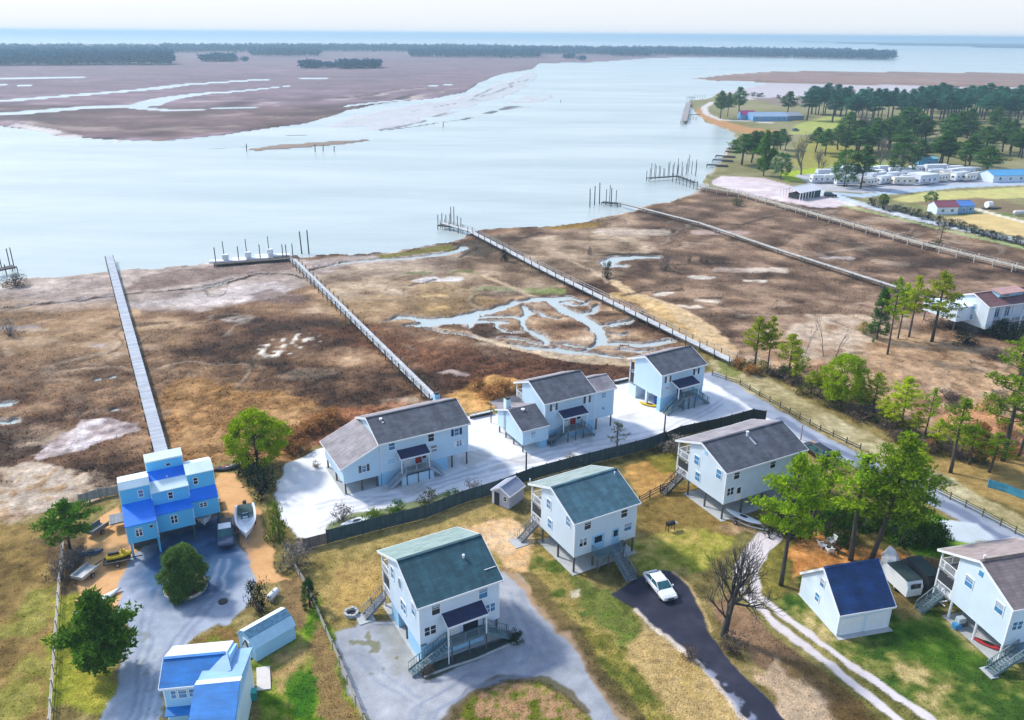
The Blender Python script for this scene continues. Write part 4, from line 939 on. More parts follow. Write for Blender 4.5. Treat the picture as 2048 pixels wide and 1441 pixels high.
# ================================================================== the three houses on the white gravel
def house_a():
    global rz_u
    L, W, zb, ze, zr, vr = 13.36, 9.3, 1.95, 6.37, 8.24, 4.64
    h = house('stilt_house', 'light blue raised house with lean-to wing, leftmost on the white gravel', -17.26, 93.39, .506)
    gable_body(h, .3, L - .3, .3, W - .4, zb, ze, zr, vr, W, BWHITE)
    gable_roof(h, L, W, ze, zr, vr, SLATE, SLATE2)
    MB().box((.34, .34, .01), (L * .74, W - 1.2, zb - .01)).build('lower_wall', LBLUE, h)
    for u in (10.6, L - .5):
        for v in (.5, 4.2, W - .8): piling(h, (u, v, 0), zb)
    # lean-to wing: its roof falls away from the gable
    wg = MB().prism([(.25, 0), (0, 0)], 0, 0) if False else MB()
    x0, x1, zl_, zh_ = -5.0, .29, 4.0, 6.35
    wg.loft([[(x0 + .2, v, zb - .35), (x1, v, zb - .35), (x1, v, zh_ - .2), (x0 + .2, v, zl_ - .12)] for v in (.45, W - .6)])
    wg.build('wing_wall', BWHITE, h)
    wr = MB(); wr.loft([[(x0 - .25, v, zl_ - .15), (x1, v, zh_ - .17), (x1, v, zh_), (x0 - .25, v, zl_ + .02)] for v in (.1, W - .2)])
    wr.build('wing_roof', SLATE2, h)
    tr = MB()
    for v in (.08, W - .18): tr.bar((x0 - .25, v, zl_ - .1), (x1, v, zh_ - .1), .05, .2)
    tr.bar((x0 - .27, .08, zl_ - .1), (x0 - .27, W - .2, zl_ - .1), .05, .2); tr.build('wing_trim', TRIM, h)
    for u in (-4.6, -2.4, -.3):
        for v in (.6, 4.5, W - .9): piling(h, (u, v, 0), zb - .35)
    MB().box((-4.9, .3, .01), (.2, W - .5, .04)).build('slab', CONC, h)
    MB().box((-.1, .45, 0), (.25, 1.0, zb - .3)).build('pier_wall', LBLUE, h)
    for u, z, w, hh, k, g, sh in ((1.9, 5.55, .85, 1.0, 'one', GLASSB, None), (7.5, 5.5, .85, 1.15, 'one', GLASSD, None), (11.3, 5.4, .7, 1.0, 'one', GLASSB, NAVY), (11.65, 3.6, .7, .9, 'twin', GLASSB, TRIM), (1.75, 3.4, 1.0, .7, 'one', LBLUE, None), (7.85, 4.0, .9, .35, 'one', GLASSD, None), (7.9, 3.45, .8, .3, 'one', GLASSD, None)):
        window(h, 'F', u, z, w, hh, k, g, shutters=sh)
    window(h, 'F', -2.0, 3.2, .55, 1.0, 'one', GLASSB, wallv=.45, shutters=SLATE)
    rz_u = (2.5, 6.7)
    entry_porch(h, zb, 3.2, 6.7, 4.75, 4.15, 0, .9, 8.6, WOODG, dv=-1.15, stair_m=mat('pale_stair_wood', (.36, .42, .48), .75, var=.2))
    MB().box((2.6, -1.0, .02), (7.2, -.85, 1.3)).build('skirting', BWHITE, h)
    door(h, 4.0, zb); door(h, 5.6, zb, m=REDP); window(h, 'F', 6.4, 3.2, .6, 1.2, 'one')
    vent(h, 1.8, 3.8, 7.9, .15, .16); vent(h, 1.9, 3.3, 7.6, .1, .1)
    c = MB(); c.box((L - 1.2, W + .2, 0), (L - .4, W + .9, 7.0)); c.build('chimney', LBLUE, h)
    MB().box((L - 1.1, W + .3, 7.0), (L - .5, W + .8, 7.3)).build('flue', WOODD, h)
house_a()
def house_b():
    global rz_u
    L, W, zb, ze, zr, vr = 12.8, 9.2, 1.9, 6.49, 8.4, 4.61
    h = house('stilt_house', 'light blue raised house with gabled wing and chimney, middle one on the white gravel', 4.74, 105.84, .508)
    Ls = 9.1   # the roof steps down to a lower ridge over the right third
    gable_body(h, .3, Ls - .02, .3, W - 2.2, zb, ze, zr, vr, W, BWHITE)
    gable_roof(h, Ls, W, ze, zr, vr, SLATE, SLATE2)
    W2, zr2, vr2 = 5.8, 7.7, 2.9
    gable_body(h, Ls - .01, L - .3, .3, W2 - .3, zb, ze, zr2, vr2, W2, BWHITE)
    gable_roof(h, L - Ls - .05, W2, ze, zr2, vr2, SLATE2, SLATE2, u0=Ls + .05)
    MB().box((.34, .34, .01), (L * .71, W - 2.4, zb - .01)).build('lower_wall', LBLUE, h)
    for u in (9.6, L - .5):
        for v in (.5, 4.5): piling(h, (u, v, 0), zb)
    for z in (zb, 4.3): MB().box((.35, W - 2.19, z - .2), (Ls - .4, W - .2, z)).build('porch_floor', WOODG, h)
    for u in (.45, 4.5, Ls - .5): MB().box((u - .08, W - .4, 0), (u + .08, W - .25, ze - .2)).build('porch_post', TRIM, h)
    r = MB(); rail(r, (.4, W - 2.1, 4.3), (.4, W - .3, 4.3)); rail(r, (.4, W - .3, 4.3), (Ls - .5, W - .3, 4.3)); r.build('railing', TRIM, h)
    # the wing
    g = 4.25; wl = -4.3
    wv = MB(); 
    wv.prism([(.3 - 1.1, 1.2), (6.9, 1.2), (6.9, 3.75), (3.1, 5.15), (-.8, 3.45)], wl + .3, .29); wv.build('wing_wall', BWHITE, h)
    rr = MB(); rr.prism([(-1.1, 3.66), (3.1, 5.36), (3.1, 5.18), (-1.1, 3.48)], wl, .28, 0); rr.prism([(3.1, 5.36), (7.2, 3.72), (7.2, 3.54), (3.1, 5.18)], wl, .28, 1)
    rr.build('wing_roof', [SLATE, SLATE2], h)
    tm = MB(); tm.bar((wl - .02, -1.1, 3.55), (wl - .02, 3.1, 5.25), .05, .2); tm.bar((wl - .02, 3.1, 5.25), (wl - .02, 7.2, 3.62), .05, .2); tm.bar((wl, -1.13, 3.55), (.28, -1.13, 3.55), .05, .18); tm.build('wing_trim', TRIM, h)
    for u in (wl + .5, -.3):
        for v in (-.5, 2.2, 4.6, 6.6): piling(h, (u, v, 0), 1.2, .11)
    MB().box((-.9, -.6, .01), (.2, .6, 1.2)).build('pier_wall', LBLUE, h)
    window(h, 'F', -2.3, 2.55, .8, .9, 'one', LBLUE, wallv=-.8)
    c = MB(); c.box((wl + .3, 4.2, 1.2), (wl + 1.1, 5.0, 6.3)); ch = c.build('chimney', ICE, h); MB().box((wl + .4, 4.3, 6.3), (wl + 1.0, 4.9, 6.55)).build('flue', WOODD, ch)
    pr = MB(); pr.face([(wl + .6, 10.2, 3.6), (.2, 10.2, 3.6), (-.8, 7.8, 5.0)]); pr.face([(wl + .6, 10.2, 3.6), (-.8, 7.8, 5.0), (.25, 6.2, 4.2), (wl + .6, 6.2, 3.6)]); pr.face([(.2, 10.2, 3.6), (wl + .6, 10.2, 3.6), (wl + .6, 6.2, 3.5), (.2, 6.2, 3.5)]); pr.build('rear_roof', SLATE2, h)
    for u, v in ((wl + .8, 10.), (.0, 10.)): piling(h, (u, v, 0), 3.55, .08, 'post')
    for u, z, w, hh, k, g_, sh in ((1.75, 5.6, .4, 1.15, 'one', TRIM, SLATE), (7.6, 5.55, .35, 1.15, 'one', TRIM, SLATE), (10.6, 5.55, .6, .8, 'twin', GLASSB, None)):
        window(h, 'F', u, z, w, hh, k, g_, shutters=sh)
    MB().tube([(10.4, .26, 3.4), (10.9, .26, 3.4)], .04, 6).tube([(10.65, .26, 3.15), (10.65, .26, 3.65)], .04, 6).build('wall_light', WOODG, h)
    rz_u = (2.5, 6.9)
    entry_porch(h, zb, 3.4, 6.4, 4.75, 4.2, 0, .6, 8.3, WOODG, dv=-1.2, stair_m=WOODT)
    door(h, 3.9, zb); door(h, 5.2, zb, m=REDP); window(h, 'F', 6.2, 3.2, .7, 1.1, 'one')
    MB().box((.32, -.8, .8), (2.6, .29, 1.0)).build('lower_deck', WOODG, h)
    vent(h, -2.2, 2.4, 5.1, .1, .2)
house_b()
def house_c():
    global rz_u
    L, W, zb, ze, zr, vr = 9.66, 8.6, 2.4, 6.46, 8.29, 4.22
    h = house('stilt_house', 'light blue raised house with a yellow kayak beneath, farthest on the white gravel', 23.56, 116.87, .547)
    v1 = 7.0
    gable_body(h, .3, L - .3, .3, v1, zb, ze, zr, vr, W, BWHITE)
    gable_roof(h, L, W, ze, zr, vr, SLATE, SLATE2)
    MB().box((1.2, .34, .01), (L - .32, .6, zb - .01)).build('lower_wall', LBLUE, h)
    MB().box((.32, .32, .01), (1.19, 1.1, zb - .01)).build('pier_wall', LBLUE, h)
    MB().box((4., .61, .01), (L - .35, v1 - .3, zb - .02)).build('lower_wall', LBLUE, h)
    for v in (3.6,): MB().box((.32, v, .01), (.7, v + .4, zb - .01)).build('pier_wall', WHITE, h)
    MB().box((.32, v1 - .6, .01), (3., W - .3, zb - .25)).build('lower_wall', WHITE, h)
    for z in (zb, 4.4): MB().box((.32, v1 + .01, z - .22), (L - .32, W - .3, z)).build('porch_floor', WOODG, h)
    for u in (.42, 5., L - .45): MB().box((u - .08, W - .46, 2.2), (u + .08, W - .31, ze - .2)).build('porch_post', TRIM, h)
    for z0, z1 in ((2.5, 4.1), (4.8, 6.0)): MB().box((.4, v1 + .3, z0), (.46, W - .6, z1)).build('screen', SCREEN, h)
    for u, z, sh in ((1.55, 5.4, SLATE), (7.55, 5.5, NAVY)): window(h, 'F', u, z, .4, 1.05, 'one', TRIM, shutters=sh)
    window(h, 'F', 1.5, 3.9, .9, .2, 'one', GLASSD)
    rz_u = (2.3, 6.8)
    entry_porch(h, zb, 3.6, 6.4, 4.95, 4.35, 0, .4, 9.4, WOODG, dv=-1.5, stair_m=WOODT)
    MB().box((4.2, -1.2, .02), (6.2, .28, zb - .3)).build('storage_box', mat('blue_grey_panel', (.25, .34, .40), .7), h)
    door(h, 4.2, zb, m=NAVY); door(h, 5.6, zb)
    MB().box((1.6, 2.0, .02), (3.4, 3.2, 1.3)).build('stored_tarp', mat('blue_tarp', (.02, .10, .5), .5), h)
house_c()
# ================================================================== stepped blue house
def house_blue():
    h = house('stepped_house', 'bright blue stepped house with stacked shed roofs at the end of the grey boardwalk', -43.22, 77.13, .48)
    z0, z1, v1, z2, z3, v2, z4, v3 = 2.06, 4.44, 3.09, 5.42, 7.58, 3.6, 8.05, 6.9
    uL, uM, uR = 3.2, 7.24, 10.26
    def bay(u0, u1, vf, za, va, zb_, zc, vr_, zr_, vb, extra=None):
        sec = [(vf, z0), (vf, za), (va, zb_), (va, zc), (vr_, zr_), (vb, zc - .5), (vb, z0)]
        MB().prism(sec, u0 + .02, u1 - .02).build('wall', SKYW, h)
        def slab(p, q, m, ov=.0):
            d = Vector((q[0] - p[0], q[1] - p[1])).normalized()
            a = (p[0] - d.x * .25 * ov, p[1] - d.y * .25 * ov)
            MB().prism([(a[0], a[1] + .03), (q[0], q[1] + .03), (q[0], q[1] + .13), (a[0], a[1] + .13)], u0 - .05, u1 + .05).build('roof', m, h)
        slab((vf, za), (va - .02, zb_), BLUEM2, 1)
        slab((va, zc), (vr_, zr_), ICE, 1); slab((vr_, zr_), (vb, zc - .5), ICE)  # upper roofs use the lit copy, sunlight in the colour
        t_ = MB()
        for x in (u0 - .03, u1 + .03):
            t_.bar((x, vf, za - .05), (x, va, zb_ - .05), .05, .16); t_.bar((x, vf + .03, z0), (x, vf + .03, za), .06, .06)
            t_.bar((x, va + .03, zb_ + .15), (x, va + .03, zc), .06, .06)
        t_.build('corner_trim', TRIM, h)
    bay(0, uL, 0., z1, v1, z2, z3, v2, z4, v3)
    bay(uM, uR, 2.35, z1, 2.35 + .9, 5.35, 7.55, 4.6, 8.1, 7.4)
    # taller middle bay with the lookout
    sec = [(.93, z0), (.93, 4.39), (2.75, 4.55), (2.75, 6.42), (5.69, 7.54), (5.69, 9.0), (6.9, 9.3), (8.0, 8.4), (8.0, z0)]
    MB().prism(sec, uL + .02, uM - .02).build('wall', SKYW, h)
    for (p, q, m) in (((.75, 4.38), (2.73, 4.57), BLUEM2), ((2.55, 6.36), (4.2, 6.98), ICE), ((4.2, 6.98), (5.67, 7.55), BLUEM2), ((5.5, 8.95), (6.9, 9.33), ICE), ((6.9, 9.33), (8.1, 8.4), ICE)):  # painted light: pale where lit, blue where shaded, even within one slope
        MB().prism([(p[0], p[1] + .03), (q[0], q[1] + .03), (q[0], q[1] + .13), (p[0], p[1] + .13)], uL - .07, uM + .07).build('roof', m, h)
    t_ = MB()
    for x in (uL - .02, uM + .02):
        t_.bar((x, .96, z0), (x, .96, 4.4), .06, .06); t_.bar((x, 2.78, 4.65), (x, 2.78, 6.4), .06, .06); t_.bar((x, 5.72, 7.6), (x, 5.72, 8.95), .06, .06)
    t_.bar((uL - .05, 5.55, 8.95), (uM + .05, 5.55, 8.95), .05, .12); t_.build('corner_trim', TRIM, h)
    window(h, 'F', 1.25, 3.35, .62, .95, 'twin', GLASSD, wallv=0); window(h, 'F', 2.6, 3.75, .42, .34, 'round', GLASSD, wallv=0)
    window(h, 'F', 2.15, 6.5, .48, .85, 'one', mat('blue_grey_blind', (.12, .2, .4), .5), wallv=v1)
    window(h, 'F', 5.1, 3.4, .65, .95, 'twin', GLASSD, wallv=.93); window(h, 'F', 5.2, 5.6, .45, .8, 'one', GLASSD, wallv=2.75); window(h, 'F', 5.6, 8.15, .55, .3, 'round', GLASSD, wallv=5.69)
    window(h, 'F', 8.15, 6.5, .45, .8, 'one', GLASSD, wallv=3.25); window(h, 'F', 8.55, 3.6, .75, .5, 'twin', GLASSD, wallv=2.35)
    vent(h, 5.2, 4.4, 6.9, .35, .05)
    for u, v in ((.25, .3), (uL - .1, .3), (.25, 4.), (uL, 5.), (uM - .2, 1.3), (uM, 5.), (uR - .2, 2.7), (uR - .2, 6.)):
        MB().box((u - .12, v - .12, 0), (u + .12, v + .12, z0)).build('post', mat('teal_post', (.04, .10, .10), .8) if u > 6 else SKYW, h)
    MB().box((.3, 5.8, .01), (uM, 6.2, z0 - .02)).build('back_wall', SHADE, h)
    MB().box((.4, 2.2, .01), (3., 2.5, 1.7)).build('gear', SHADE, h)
    # rear decking towards the boardwalk
    MB().box((-1.8, 6.95, 1.0), (uR + .6, 9.2, 1.18)).build('deck', WOODG, h)
house_blue()
# ================================================================== lower left house with blue roofs
def house_j():
    h = house('blue_roofed_house', 'pale blue house with several overlapping blue roofs cut off by the bottom edge', -29.6, 52.9, .148)
    # left block, ridge along x
    L, W, zb, ze, zr, vr = 4.6, 5.2, .0, 4.55, 5.75, 2.3
    gable_body(h, .2, 5.6, .3, W - .3, .05, ze, zr, vr, W, LBLUE)
    gable_roof(h, 5.2, W, ze, zr, vr, BLUEM, ICE)
    window(h, 'F', 1.75, 3.55, .65, .85, 'one', GLASSB); window(h, 'F', 1.0, 3.55, .4, .8, 'one', GLASSB); window(h, 'F', 2.5, 3.55, .4, .8, 'one', GLASSB)
    MB().prism([(.28, 2.2), (-.5, 1.95), (-.5, 1.85), (.28, 2.1)], .2, 3.2).build('awning_roof', BLUEM, h)
    MB().box((1.9, .24, .3), (2.9, .31, 1.6)).build('garage_opening', GLASSD, h)
    # right block standing forward, ridge along x
    x0, x1 = 3.35, 7.0
    MB().prism([(-6.2, .04), (4.3, .04), (4.3, 4.0), (1.3, 4.75), (-1.35, 5.55), (-6.2, 4.0)], x0 + .25, x1 - .3).build('wall', LBLUE, h)
    r = MB(); r.prism([(-6.5, 4.1), (-1.35, 5.82), (-1.35, 5.64), (-6.5, 3.92)], x0, x1, 0); r.build('roof', BLUEM, h)
    r = MB(); r.prism([(-1.35, 5.82), (-.55, 5.56), (-.55, 5.38), (-1.35, 5.64)], x0, x1, 0); r.build('ridge_cap', ICE, h)
    r = MB(); r.prism([(-.55, 5.54), (4.6, 4.12), (4.6, 3.94), (-.55, 5.36)], x0 + .05, x1 - .05, 0); r.build('roof', PALEB, h)
    r = MB(); r.face([(3.0, .0, 4.62), (5.3, 2.35, 5.8), (5.9, .6, 5.32)]); r.face([(3.0, .0, 4.62), (5.9, .6, 5.32), (4.4, -.2, 5.1)]); r.build('valley_roof', PALEB, h)
    MB().box((x1 - .3, -5.8, .05), (x1 - .2, 4., 3.6)).build('side_wall', ICE, h)
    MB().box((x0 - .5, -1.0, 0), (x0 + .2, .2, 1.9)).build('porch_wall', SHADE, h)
house_j()
# ================================================================== blue roofed garage on the right
def garage():
    L, W, ze, zr, vr = 6.4, 7.13, 2.75, 5.93, 3.57
    h = empty('garage', (32.66, 65.02, 0), .237, 'white two door garage with steep blue roof beside the wheel track path', 'garage')
    gable_body(h, .2, L - .2, .25, W - .2, .03, ze, zr, vr, W, WHITE)
    gable_roof(h, L, W, ze, zr, vr, mat('deep_blue_shingle', (.008, .045, .16), .6, var=.3, course=.3, scale=.5, bump=.2, streak=(.5, 1.2, .5)))
    MB().box((.1, -.4, .005), (L - .1, W, .05)).build('slab', CONC, h)
    for u in (1.75, 4.65):
        d = MB().box((u - 1.25, .19, .06), (u + 1.25, .26, 2.1))
        for k in range(1, 4): d.box((u - 1.25, .175, .06 + k * .51 - .02), (u + 1.25, .19, .06 + k * .51 + .02))
        d.build('garage_door', TRIM, h)
    for v, z in ((3.6, 4.0), (4.0, 1.9)): window(h, 'L', v, z, .65, .95, 'one', GLASSB, wallv=.2)
garage()
# ================================================================== gambrel shed at the lower left
def barn_shed():
    h = empty('garden_shed', (-24.2, 60.86, 0), .837, 'light blue barn shed with textured dark blue upper roof beside the curved drive', 'shed')
    L, W = 4.6, 3.2
    sec = [(.1, .1), (W - .1, .1), (W - .1, 1.75), (W - .75, 2.5), (W / 2, 2.85), (.75, 2.5), (.1, 1.75)]
    MB().prism(sec, .1, L - .1).build('wall', LBLUE, h)
    def sl(p, q, m):
        d = Vector((q[0] - p[0], q[1] - p[1])); n = Vector((-d.y, d.x)).normalized() * .08
        MB().prism([p, q, (q[0] + n.x, q[1] + n.y), (p[0] + n.x, p[1] + n.y)], 0, L).build('roof', m, h)
    tex = mat('mottled_blue_shingle', (.05, .15, .25), .7, var=.5, scale=2.5, bump=.3)
    sl((0, 1.7), (.75, 2.52), mat('pale_blue_shingle', (.45, .68, .82), .6, var=.1)); sl((.75, 2.52), (W / 2, 2.87), tex); sl((W / 2, 2.87), (W - .75, 2.52), ICE); sl((W - .75, 2.52), (W, 1.7), ICE)
    MB().box((.06, 1.0, .1), (.12, 2.2, 1.9)).build('door', TRIM, h)
    MB().tube([(-.02, 1.0, 1.0), (-.02, 1.6, 1.9), (-.02, 2.2, 1.0)], .06, 6).build('wreath', WOODD, h)
    MB().face([(-1.6, .9, .02), (-1.6, 2.3, .02), (.1, 2.3, .14), (.1, .9, .14)]).build('ramp', WOODG, h)
barn_shed()
def small_shed():
    p = G(1040, 1025); h = empty('garden_shed', (p.x - 1.3, p.y + .3, 0), .95, 'small grey garden shed with open dark doorway beside the middle green roofed house', 'shed')
    L, W = 3.4, 3.0
    gs = mat('lavender_grey_siding', (.50, .53, .66), .7, var=.06, clap=.2)
    MB().prism([(.15, .1), (W - .15, .1), (W - .15, 2.0), (W / 2, 2.75), (.15, 2.0)], .1, L - .1).build('wall', gs, h)
    gable_roof(h, L, W, 2.05, 2.95, W / 2, mat('light_grey_shingle', (.30, .33, .42), .8, var=.12), th=.1)
    MB().box((.06, 1.7, .1), (.13, 2.5, 1.9)).build('doorway', SCREEN, h)
    MB().box((.06, 2.5, .1), (.1, 2.85, 1.9)).build('door', TRIM, h)
    window(h, 'L', .8, 1.4, .5, .6, 'one', GLASSD, wallv=.1)
small_shed()
# ================================================================== marsh house at the right edge
def house_h():
    L, W, zb, ze, zr, vr = 14., 8.6, 1.4, 6.2, 7.9, 4.1
    h = house('stilt_house', 'white two storey house with dark russet roof and dormer among pines at the right edge', 94.9, 153.5, .35)
    gable_body(h, .3, L, 2.6, W - .3, zb, ze, zr, vr, W, WHITE)
    gable_body(h, .3, 2.0, .3, 2.59, zb, ze, zr, vr, W, WHITE)
    gable_roof(h, L, W, ze, zr, vr, RUSSET, mat('sunlit_russet_shingle', (.42, .25, .23), .8, var=.12))  # far slope is a lit copy of the russet, sunlight painted in
    MB().prism([(2.2, 7.1), (4.0, 7.85), (4.0, 8.3), (1.8, 7.95)], 4.5, 11).build('dormer', LBLUE, h)
    MB().prism([(1.5, 7.95), (4.3, 8.35), (4.3, 8.47), (1.5, 8.07)], 4.2, 11.3).build('dormer_roof', mat('rose_roofing', (.45, .27, .25), .8), h)
    window(h, 'F', 6.3, 7.55, 1.5, .4, 'one', GLASSD, wallv=1.95)
    for v, z in ((3.6, 5.2), (3.9, 3.0)): window(h, 'L', v, z, .6, 1.1, 'one', GLASSB)
    for u in (4.4, 7.2, 10.): MB().box((u - .1, .35, 0), (u + .1, .55, ze)).build('porch_post', TRIM, h)
    for u in (3.4, 5.6, 8.4):
        window(h, 'F', u, 4.0, 1.2, 2.6, 'twin', GLASSB, wallv=2.6)
    MB().box((2.0, .3, zb + .6), (L - .2, 2.59, zb + .8)).build('deck', WOODG, h)
    r = MB(); rail(r, (2.1, .4, zb + .8), (L - .3, .4, zb + .8), pick=.3); r.build('railing', TRIM, h)
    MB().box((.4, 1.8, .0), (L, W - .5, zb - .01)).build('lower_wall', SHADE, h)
    MB().prism([(4., zb + .8), (W + 4., zb + .8), (W + 4., 4.4), (4., 5.2)], -3.6, .29).build('wing_wall', WHITE, h)
    for u, v in ((-3.3, 4.4), (-3.3, 9.), (-3.3, 12.)): piling(h, (u, v, 0), zb + .8)
house_h()
# ================================================================== camp buildings far off
def pavilion():
    h = empty('boat_pavilion', (104.8, 296.9, 0), .657, 'open pavilion with pale gable roof and dark green end wall by the longest boardwalk', 'pavilion')
    L, W, ze, zr, vr = 13.5, 9.0, 2.9, 4.5, 4.4
    gable_roof(h, L, W, ze, zr, vr, mat('pale_metal_roof', (.72, .70, .72), .5, var=.06), th=.14)
    MB().prism([(.3, .02), (W - .4, .02), (W - .4, ze - .15), (vr, zr - .2), (.3, ze - .15)], L * .72, L - .2).build('end_wall', mat('dark_green_boards', (.03, .10, .10), .8, plank=('Y', .3)), h)
    for u in np.linspace(.3, L * .68, 6):
        for v in (.3, W - .3): MB().box((u - .1, v - .1, 0), (u + .1, v + .1, ze)).build('post', TRIM, h)
    MB().box((3., 2., 0), (8., 7., 1.6)).build('stored_boats', SHADE, h)
pavilion()
def cottage(name, label, px, py, L, W, zw, zr, th, wm, r1, r2, cat='building', win=3, shed=False):
    p = G(px, py); h = empty(name, p, th, label, cat)
    MB().prism([(.2, .0), (W - .2, 0), (W - .2, zw), (W / 2, zr - .15), (.2, zw)], .2, L - .2).build('wall', wm, h)
    gable_roof(h, L, W, zw, zr, W / 2, r1, r2, th=.15, trim=False)
    for k in range(win): window(h, 'F', L * (k + .7) / (win + .4), zw * .55, 1.0, 1.0, 'one', GLASSD, wallv=.2)
    return h
LB2 = mat('blue_cottage_siding', (.16, .36, .62), .6, var=.1)
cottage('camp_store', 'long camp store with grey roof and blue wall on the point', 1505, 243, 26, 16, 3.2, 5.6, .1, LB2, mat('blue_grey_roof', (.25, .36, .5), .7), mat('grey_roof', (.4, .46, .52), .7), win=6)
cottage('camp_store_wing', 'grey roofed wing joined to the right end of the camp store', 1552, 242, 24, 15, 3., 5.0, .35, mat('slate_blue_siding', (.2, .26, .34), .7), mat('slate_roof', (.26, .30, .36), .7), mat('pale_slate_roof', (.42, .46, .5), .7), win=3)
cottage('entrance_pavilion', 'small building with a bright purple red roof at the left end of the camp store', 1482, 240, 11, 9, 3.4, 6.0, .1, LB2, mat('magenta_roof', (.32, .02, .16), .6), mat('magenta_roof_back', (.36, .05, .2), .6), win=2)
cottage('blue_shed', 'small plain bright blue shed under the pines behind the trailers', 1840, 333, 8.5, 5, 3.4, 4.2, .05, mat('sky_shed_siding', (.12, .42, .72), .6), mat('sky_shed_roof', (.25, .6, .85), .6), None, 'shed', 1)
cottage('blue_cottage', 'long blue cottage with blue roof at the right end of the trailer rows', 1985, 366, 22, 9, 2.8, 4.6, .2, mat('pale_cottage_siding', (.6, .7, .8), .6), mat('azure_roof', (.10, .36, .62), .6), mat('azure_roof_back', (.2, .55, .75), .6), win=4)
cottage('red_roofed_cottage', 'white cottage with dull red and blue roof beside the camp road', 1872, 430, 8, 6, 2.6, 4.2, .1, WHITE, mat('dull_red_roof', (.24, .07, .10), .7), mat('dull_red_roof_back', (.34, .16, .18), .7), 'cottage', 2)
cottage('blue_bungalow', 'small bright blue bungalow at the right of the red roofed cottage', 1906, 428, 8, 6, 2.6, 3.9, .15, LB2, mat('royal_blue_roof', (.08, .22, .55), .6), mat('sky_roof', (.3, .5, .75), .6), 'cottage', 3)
# ------------------------------------------------------------------ piers over the marsh
BOARD = mat('grey_deck_boards', (.40, .44, .50), .8, var=.15, scale=.6, plank=('X', .22))
BOARDW = mat('pale_deck_boards', (.52, .54, .56), .8, var=.18, scale=.6, plank=('X', .22))
BOARDD = mat('weathered_deck_boards', (.46, .45, .42), .85, var=.2, scale=.5, plank=('X', .3))
RAILM = mat('weathered_rail', (.36, .36, .34), .85, var=.25, scale=1.5)
DARKP = mat('dark_piling', (.045, .045, .045), .9, var=.3, scale=2)

def pier(name, label, px, z, w, board, step, post_h=None, rails=(), gz0=-1.0, railh=1.0, r=.11, pm=None, group=None, cat='pier'):
    P = [G(x, y, z) for x, y in px]
    h = empty(name, (P[0].x, P[0].y, 0), 0, label, cat, group)
    o = Vector((P[0].x, P[0].y, 0)); nposts = 0
    for i in range(len(P) - 1):
        a, b = P[i] - o, P[i + 1] - o
        d = b - a; L = d.length; ang = math.atan2(d.y, d.x); dn = d.normalized(); sd_ = Vector((-dn.y, dn.x, 0))
        dk = MB().box((0, -w / 2, -.09), (L, w / 2, 0)); 
        dk = dk.build('deck', board, h, loc=a, rot=(0, 0, ang))
        st = MB()
        for s in (-1, 1): st.box((0, s * (w / 2 - .12) - .05, -.32), (L, s * (w / 2 - .12) + .05, -.095))
        st.build('stringer', pm or PILE, dk)
        n = max(1, int(round(L / step)))
        for k in range(n + (i == len(P) - 2)):
            for s in (-1, 1):
                c = a + d * (k / n) + sd_ * s * (w / 2 + .06)
                ph = z - gz0 + (post_h or 0.05)
                if nposts < 98: piling(h, (c.x, c.y, gz0), ph, r, 'piling', pm); nposts += 1
        for s in rails:
            rl = MB()
            q0, q1 = a + sd_ * s * (w / 2 + .02), b + sd_ * s * (w / 2 + .02)
            up = Vector((0, 0, railh))
            rl.bar(q0 + up, q1 + up, .1, .06); rl.bar(q0 + up * .5, q1 + up * .5, .05, .1)
            m_ = int(L / 2.0)
            for k in range(m_ + 1):
                c = q0 + (q1 - q0) * (k / max(1, m_)); rl.bar(c, c + up, .09)
            rl.build('railing', RAILM, h)
    return h
pier('boardwalk', 'straight grey boardwalk without rails from the stepped blue house to the water', [(325, 912), (218, 512)], 1.1, 1.75, BOARD, 5.0, .02)
MBp = MB()
pier('boardwalk', 'pale railed boardwalk ending at the boat lifts, behind the first gravel house', [(868, 796), (585, 518)], 1.0, 1.5, BOARDW, 3.6, .9, rails=(1,))
pier('boardwalk', 'long railed boardwalk passing the salt pond, with a landing of leaning piles', [(1466, 722), (1100, 545), (940, 462), (885, 446)], 1.0, 1.6, BOARDW, 4.2, 1.0, rails=(-1,))
pier('boardwalk', 'narrow boardwalk with dark edge crossing the brown marsh to four tall piles', [(1895, 606), (1560, 500), (1400, 446), (1290, 418), (1238, 405)], 1.2, 1.3, BOARDD, 9.0, .1)
pier('boardwalk', 'longest boardwalk on white posts at the right, starting near the camp pavilion', [(2070, 541), (1850, 488), (1640, 430), (1480, 386), (1395, 372)], 1.4, 1.5, mat('sandy_deck_boards', (.52, .47, .38), .85, plank=('X', .3)), 5.2, .7, rails=(1,), pm=mat('pale_post', (.62, .60, .54), .8))
